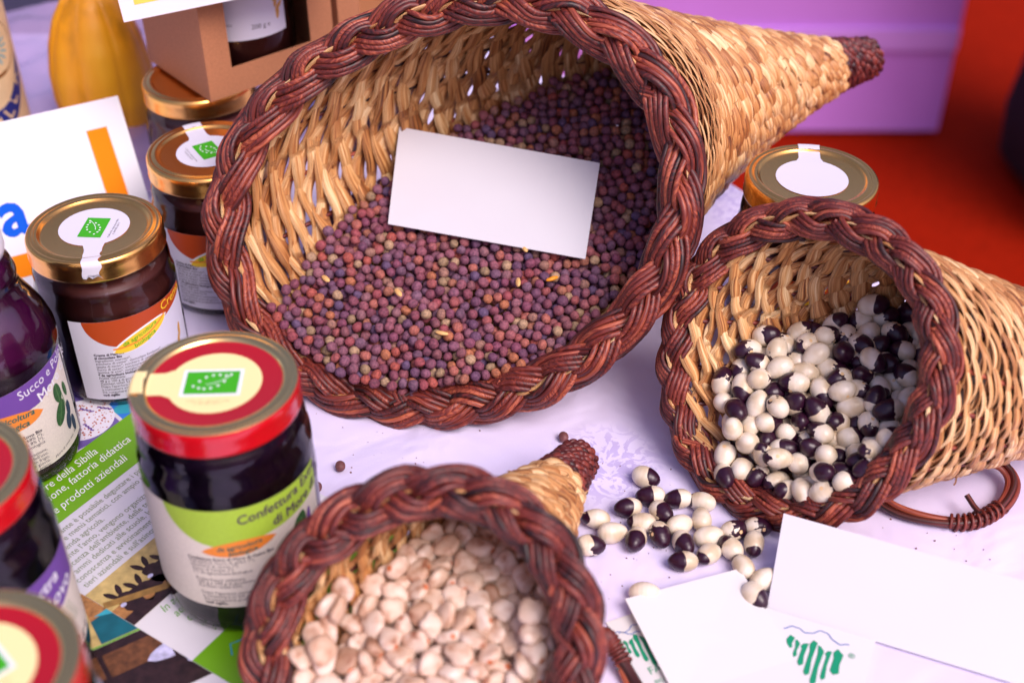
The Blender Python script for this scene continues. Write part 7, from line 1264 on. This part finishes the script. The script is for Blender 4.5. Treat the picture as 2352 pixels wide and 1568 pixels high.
p.text("Succo e Polpa", .003, z1-.0085, .0068, 2, WTXT, .22, .1, sx=.9); p.text("More di Rovo", .012, z1-.0150, .0080, 2, WTXT, .30, .1, sx=.9, bold=.0001)
p.lens(-.0045, z1-.0200, .034, .0105, 2, ORANGE, .06, .7); p.text("da agricoltura", -.0045, z1-.0192, .0045, 3, TEAL, .06, .25, align=.5, bold=.00012); p.text("biologica", -.0035, z1-.0238, .0045, 3, TEAL, .06, .25, align=.5, bold=.00012)
for i, (st, bd) in enumerate((("Succo e Polpa di More di Rovo Bio", 1), ("Ingredienti: more di rovo 68% (*),", 0), ("acqua, zucchero di canna 8% (*).", 0), ("(*) da agricoltura biologica", 0), ("", 0), ("Può presentare separazione,", 0), ("agitare prima dell'uso.", 0), ("Dopo l'apertura in frigo,", 0), ("consumare in 3/4 giorni.", 0), ("Da consumarsi entro:", 0))):
    if st: p.text(st, .009, z1-.0300-i*.0023, .0025, 2, DKTXT, .03, 0, align=1, bold=.00006*bd)
p.text("More di rovo min. 68%", .012, z0+.002, .0020, 2, DKTXT, .24, .2)
for (lx, lz, L_, W_, rt_, mm_) in ((.0225,z1-.017,.0115,.0055,1.6,LEAF),(.0215,z1-.028,.014,.0065,1.15,LEAF),(.0275,z1-.030,.009,.0035,1.5,BERRY),(.0255,z1-.036,.010,.0040,1.4,BERRY),(.0290,z1-.040,.010,.0035,1.6,BERRY),(.0285,z1-.019,.009,.003,1.7,LEAF)):
    p.lens(lx, lz, L_, W_, 3, mm_, rt_, .6)
    if mm_ is LEAF: p.line([(lx+(t-.5)*L_*math.cos(rt_), lz+(t-.5)*L_*math.sin(rt_)) for t in np.linspace(0, 1, 5)], .00025, 3.6, LEAFL)
p.line([(.0250+.002*t, z1-.016-.02*t) for t in np.linspace(0, 1, 6)], .0004, 2.5, LEAFL); p.build("paper_label", BT)

# ---------------------------------------------------------------- beer-like bottle far left
xc, yc = at(-42, 345)[0], at(-42, 345)[1]; BB = empty("tall_bottle", (xc, yc, 0)); tag(BB, "tall bottle with beige label and blue ribbon lettering at the left edge", "bottle")
AMB = plain("amber glass", sr(120,70,30), .15, coat=.6); BEIGE = plain("beige label", sr(222,196,150), .6, noise=.12, scale=90)
mb_ = MB(); mb_.lathe([(0,.001),(.033,.001),(.036,.005),(.036,.16),(.033,.185),(.022,.215),(.015,.25),(.0145,.29),(0,.29)], n=72); mb_.build("glass", AMB, BB)
p = Print(wrapf(.0361, face(xc, yc, .72)), .00008); p.band(-.055, .055, lambda q: .150, lambda q: .010, 0, BEIGE, 50, 4); p.disc(-.002, .080, .019, 1, AMB, 30); p.disc(-.002, .080, .0165, 2, BEIGE, 30)
for i in range(16):
    a = i*math.pi/8; p.line([(-.002+.006*math.cos(a),   .080+.006*math.sin(a)), (-.002+.012*math.cos(a), .080+.012*math.sin(a))], .0012, 3, P_TEAL)
arc_ = lambda q: .032+.030*((q+.010)/.03)**2*(1 if q > -.01 else 1)
p.band(-.034, .020, lambda q: arc_(q)+.009, lambda q: arc_(q)-.008, 3, NAVY, 30, 3)
for i, ch in enumerate("SIBILLA"): 
    qx = -.031+i*.0073; p.text(ch, qx, arc_(qx+.003)-.0045, .0125, 4, BEIGE, math.atan(2*.030*(qx+.013)/.0009), bold=.0002)
p.lens(-.004, .128, .02, .03, 3, P_BROWN, .3, .6); p.build("paper_label", BB)

# ---------------------------------------------------------------- gourd
gc = at(264, 315); GR = empty("gourd", (gc[0], gc[1], 0)); tag(GR, "orange yellow ribbed gourd behind the white sign", "gourd")
t = np.linspace(0, 2*np.pi, 120, endpoint=False); pr = np.array([(0,.0015),(.016,.001),(.030,.006),(.038,.020),(.0415,.040),(.0410,.062),(.0370,.085),(.0300,.104),(.0215,.118),(.0130,.126),(0,.129)])
zz = np.linspace(0, len(pr)-1, 60); pr = np.stack([np.interp(zz, np.arange(len(pr)), np.convolve(np.pad(pr[:, i], 1, 'edge'), [.2,.6,.2], 'valid')) for i in (0, 1)], 1)
Pg = np.empty((60, 120, 3))
for i, (r_, z) in enumerate(pr):
    k = 1-.075*np.abs(np.sin(t*4.0+.4))**.35*-1-.05+.015*np.sin(3*t+z*40); Pg[i] = np.stack([r_*k*.80*np.cos(t)+.10*z*z, r_*k*.80*np.sin(t), np.full(120, z*.86)], 1)
mb_ = MB(); mb_.grid(Pg, closev=True); mb_.build("skin", GOURD, GR)
mb_ = MB(); mb_.tube(np.array([[.0013,0,.106],[.002,0,.115],[.005,.002,.122]]), [.005,.0035,.004], nseg=10); mb_.build("stem", plain("stem", sr(120,110,60), .8), GR)

# ---------------------------------------------------------------- signs at the left
BRs = at(385, 602, 0); BLs = at(-200, 765, 0); up_ = np.array([-.028, .055, .081])
def sgn(p, w, h):
    p.rect(w-.0215, .0265, w-.0095, h-.016, 1, ORANGE2, 4, 12); p.rect(.006, .0135, w-.0095, .0265, 1.3, ORANGE2, 20, 3)
    p.text("a", w*.425, h*.375, .038, 1, BLUE, 0, 0, bold=.0011); p.line([(w*.44, h*.25), (w*.57, h*.25)], .0004, 1, GREYT)
card("price_sign", (BLs+up_, BRs+up_, BRs, BLs), CARD, "white sign with orange border and a blue letter, leaning behind the gold lidded jar", "sign", "white signs with orange border", .0008, sgn)
s0 = at(285, 52, .150); ex = unit(at(440, 0, .150)-s0); ex = unit(np.array([ex[0], ex[1], 0])); 
right_pt = s0+unit(np.array([.93, .36, .06]))*.12; upv = unit(np.array([-.10, .35, .9]))
def sgn2(p, w, h): p.rect(.0075, .0075, w-.0075, h-.0075, 1, plain("pale orange", sr(250,190,70), .5), 10, 6)
ux2 = right_pt-s0; ux2 = unit(ux2)
upv = unit(upv-ux2*np.dot(upv, ux2))
sg2 = card("price_sign", (s0+upv*.08, s0+ux2*.12+upv*.08, s0+ux2*.12, s0), CARD, "upper white sign with pale orange centre in front of the kraft box", "sign", "white signs with orange border", .0008, sgn2)
b_ = MB(); f0 = s0+ux2*.03+upv*.078; q0 = c0+dl*.085+dr*.03; b_.tube(np.array([f0, f0+upv*.012, [(f0[0]+q0[0])/2, (f0[1]+q0[1])/2, .275], [q0[0], q0[1], .24], [q0[0], q0[1], .12], [q0[0], q0[1], .001]]), .0008, nseg=8)
st_ = b_.build("wire_stand", plain("steel wire", sr(150,150,155), .3, 1.0)); st_.parent = sg2; st_.matrix_parent_inverse = Matrix.Translation(-Vector(sg2.location))

# ---------------------------------------------------------------- crumpled clear film, dark crate behind the table
cf = at(120, 190); nu, nv = 46, 40; gx, gy = np.meshgrid(np.linspace(-.16, .20, nu), np.linspace(-.17, .11, nv), indexing='ij'); g = np.random.default_rng(9)
hz = np.zeros_like(gx)
for _ in range(26):
    a = g.uniform(0, math.pi); k = g.uniform(25, 110); ph = g.uniform(0, 6.28); hz += np.abs(np.sin((gx*math.cos(a)+gy*math.sin(a))*k+ph))*.20/k
hz = (hz-hz.min())*.55+.0015; b_ = MB(); b_.grid(np.stack([gx+cf[0], gy+cf[1], hz], -1), smooth=True)
o = b_.build("plastic_film", FILM); tag(o, "crumpled clear plastic film lying behind the gourd", "plastic film")
DK = plain("dark plastic", sr(52,44,66), .6); q = at(60, 40, -.1); cr = empty("crate", (q[0]-.1, 1.30, FLZ)); tag(cr, "dark grey violet crate behind the table at the top left", "crate")
wbox("crate_body", (q[0]-.1, 1.30, FLZ+.30), (.62,.36,.59), DK, cr); wbox("rim", (q[0]-.1, 1.30, FLZ+.612), (.66,.40,.03), DK, cr)

b_ = MB(); g = np.random.default_rng(21); zones = [(1120,1100,160,90),(1450,1180,120,90),(820,1040,120,60),(1500,1290,120,60),(2100,1260,160,60),(1600,1100,80,80),(180,1500,60,50)]
for _ in range(150):
    zx = zones[int(g.integers(len(zones)))]; c_ = at(zx[0]+g.normal()*zx[2], zx[1]+g.normal()*zx[3], .0003); s_ = g.uniform(.00015, .0005)
    V = IV[:42]*0+0; V = np.array([[1,0,0],[-1,0,0],[0,1,0],[0,-1,0],[0,0,1],[0,0,-1]])*s_*g.uniform(.5, 1.4, 3)
    b_.add(qrot(unit(g.normal(size=4)), V)+c_, [(0,2,4),(2,1,4),(1,3,4),(3,0,4),(2,0,5),(1,2,5),(3,1,5),(0,3,5)], 0, False)
o = b_.build("crumbs", plain("brown crumbs", sr(112,70,58), .8)); o["kind"] = "stuff"; tag(o, "tiny brown crumbs scattered over the tablecloth", "crumbs")
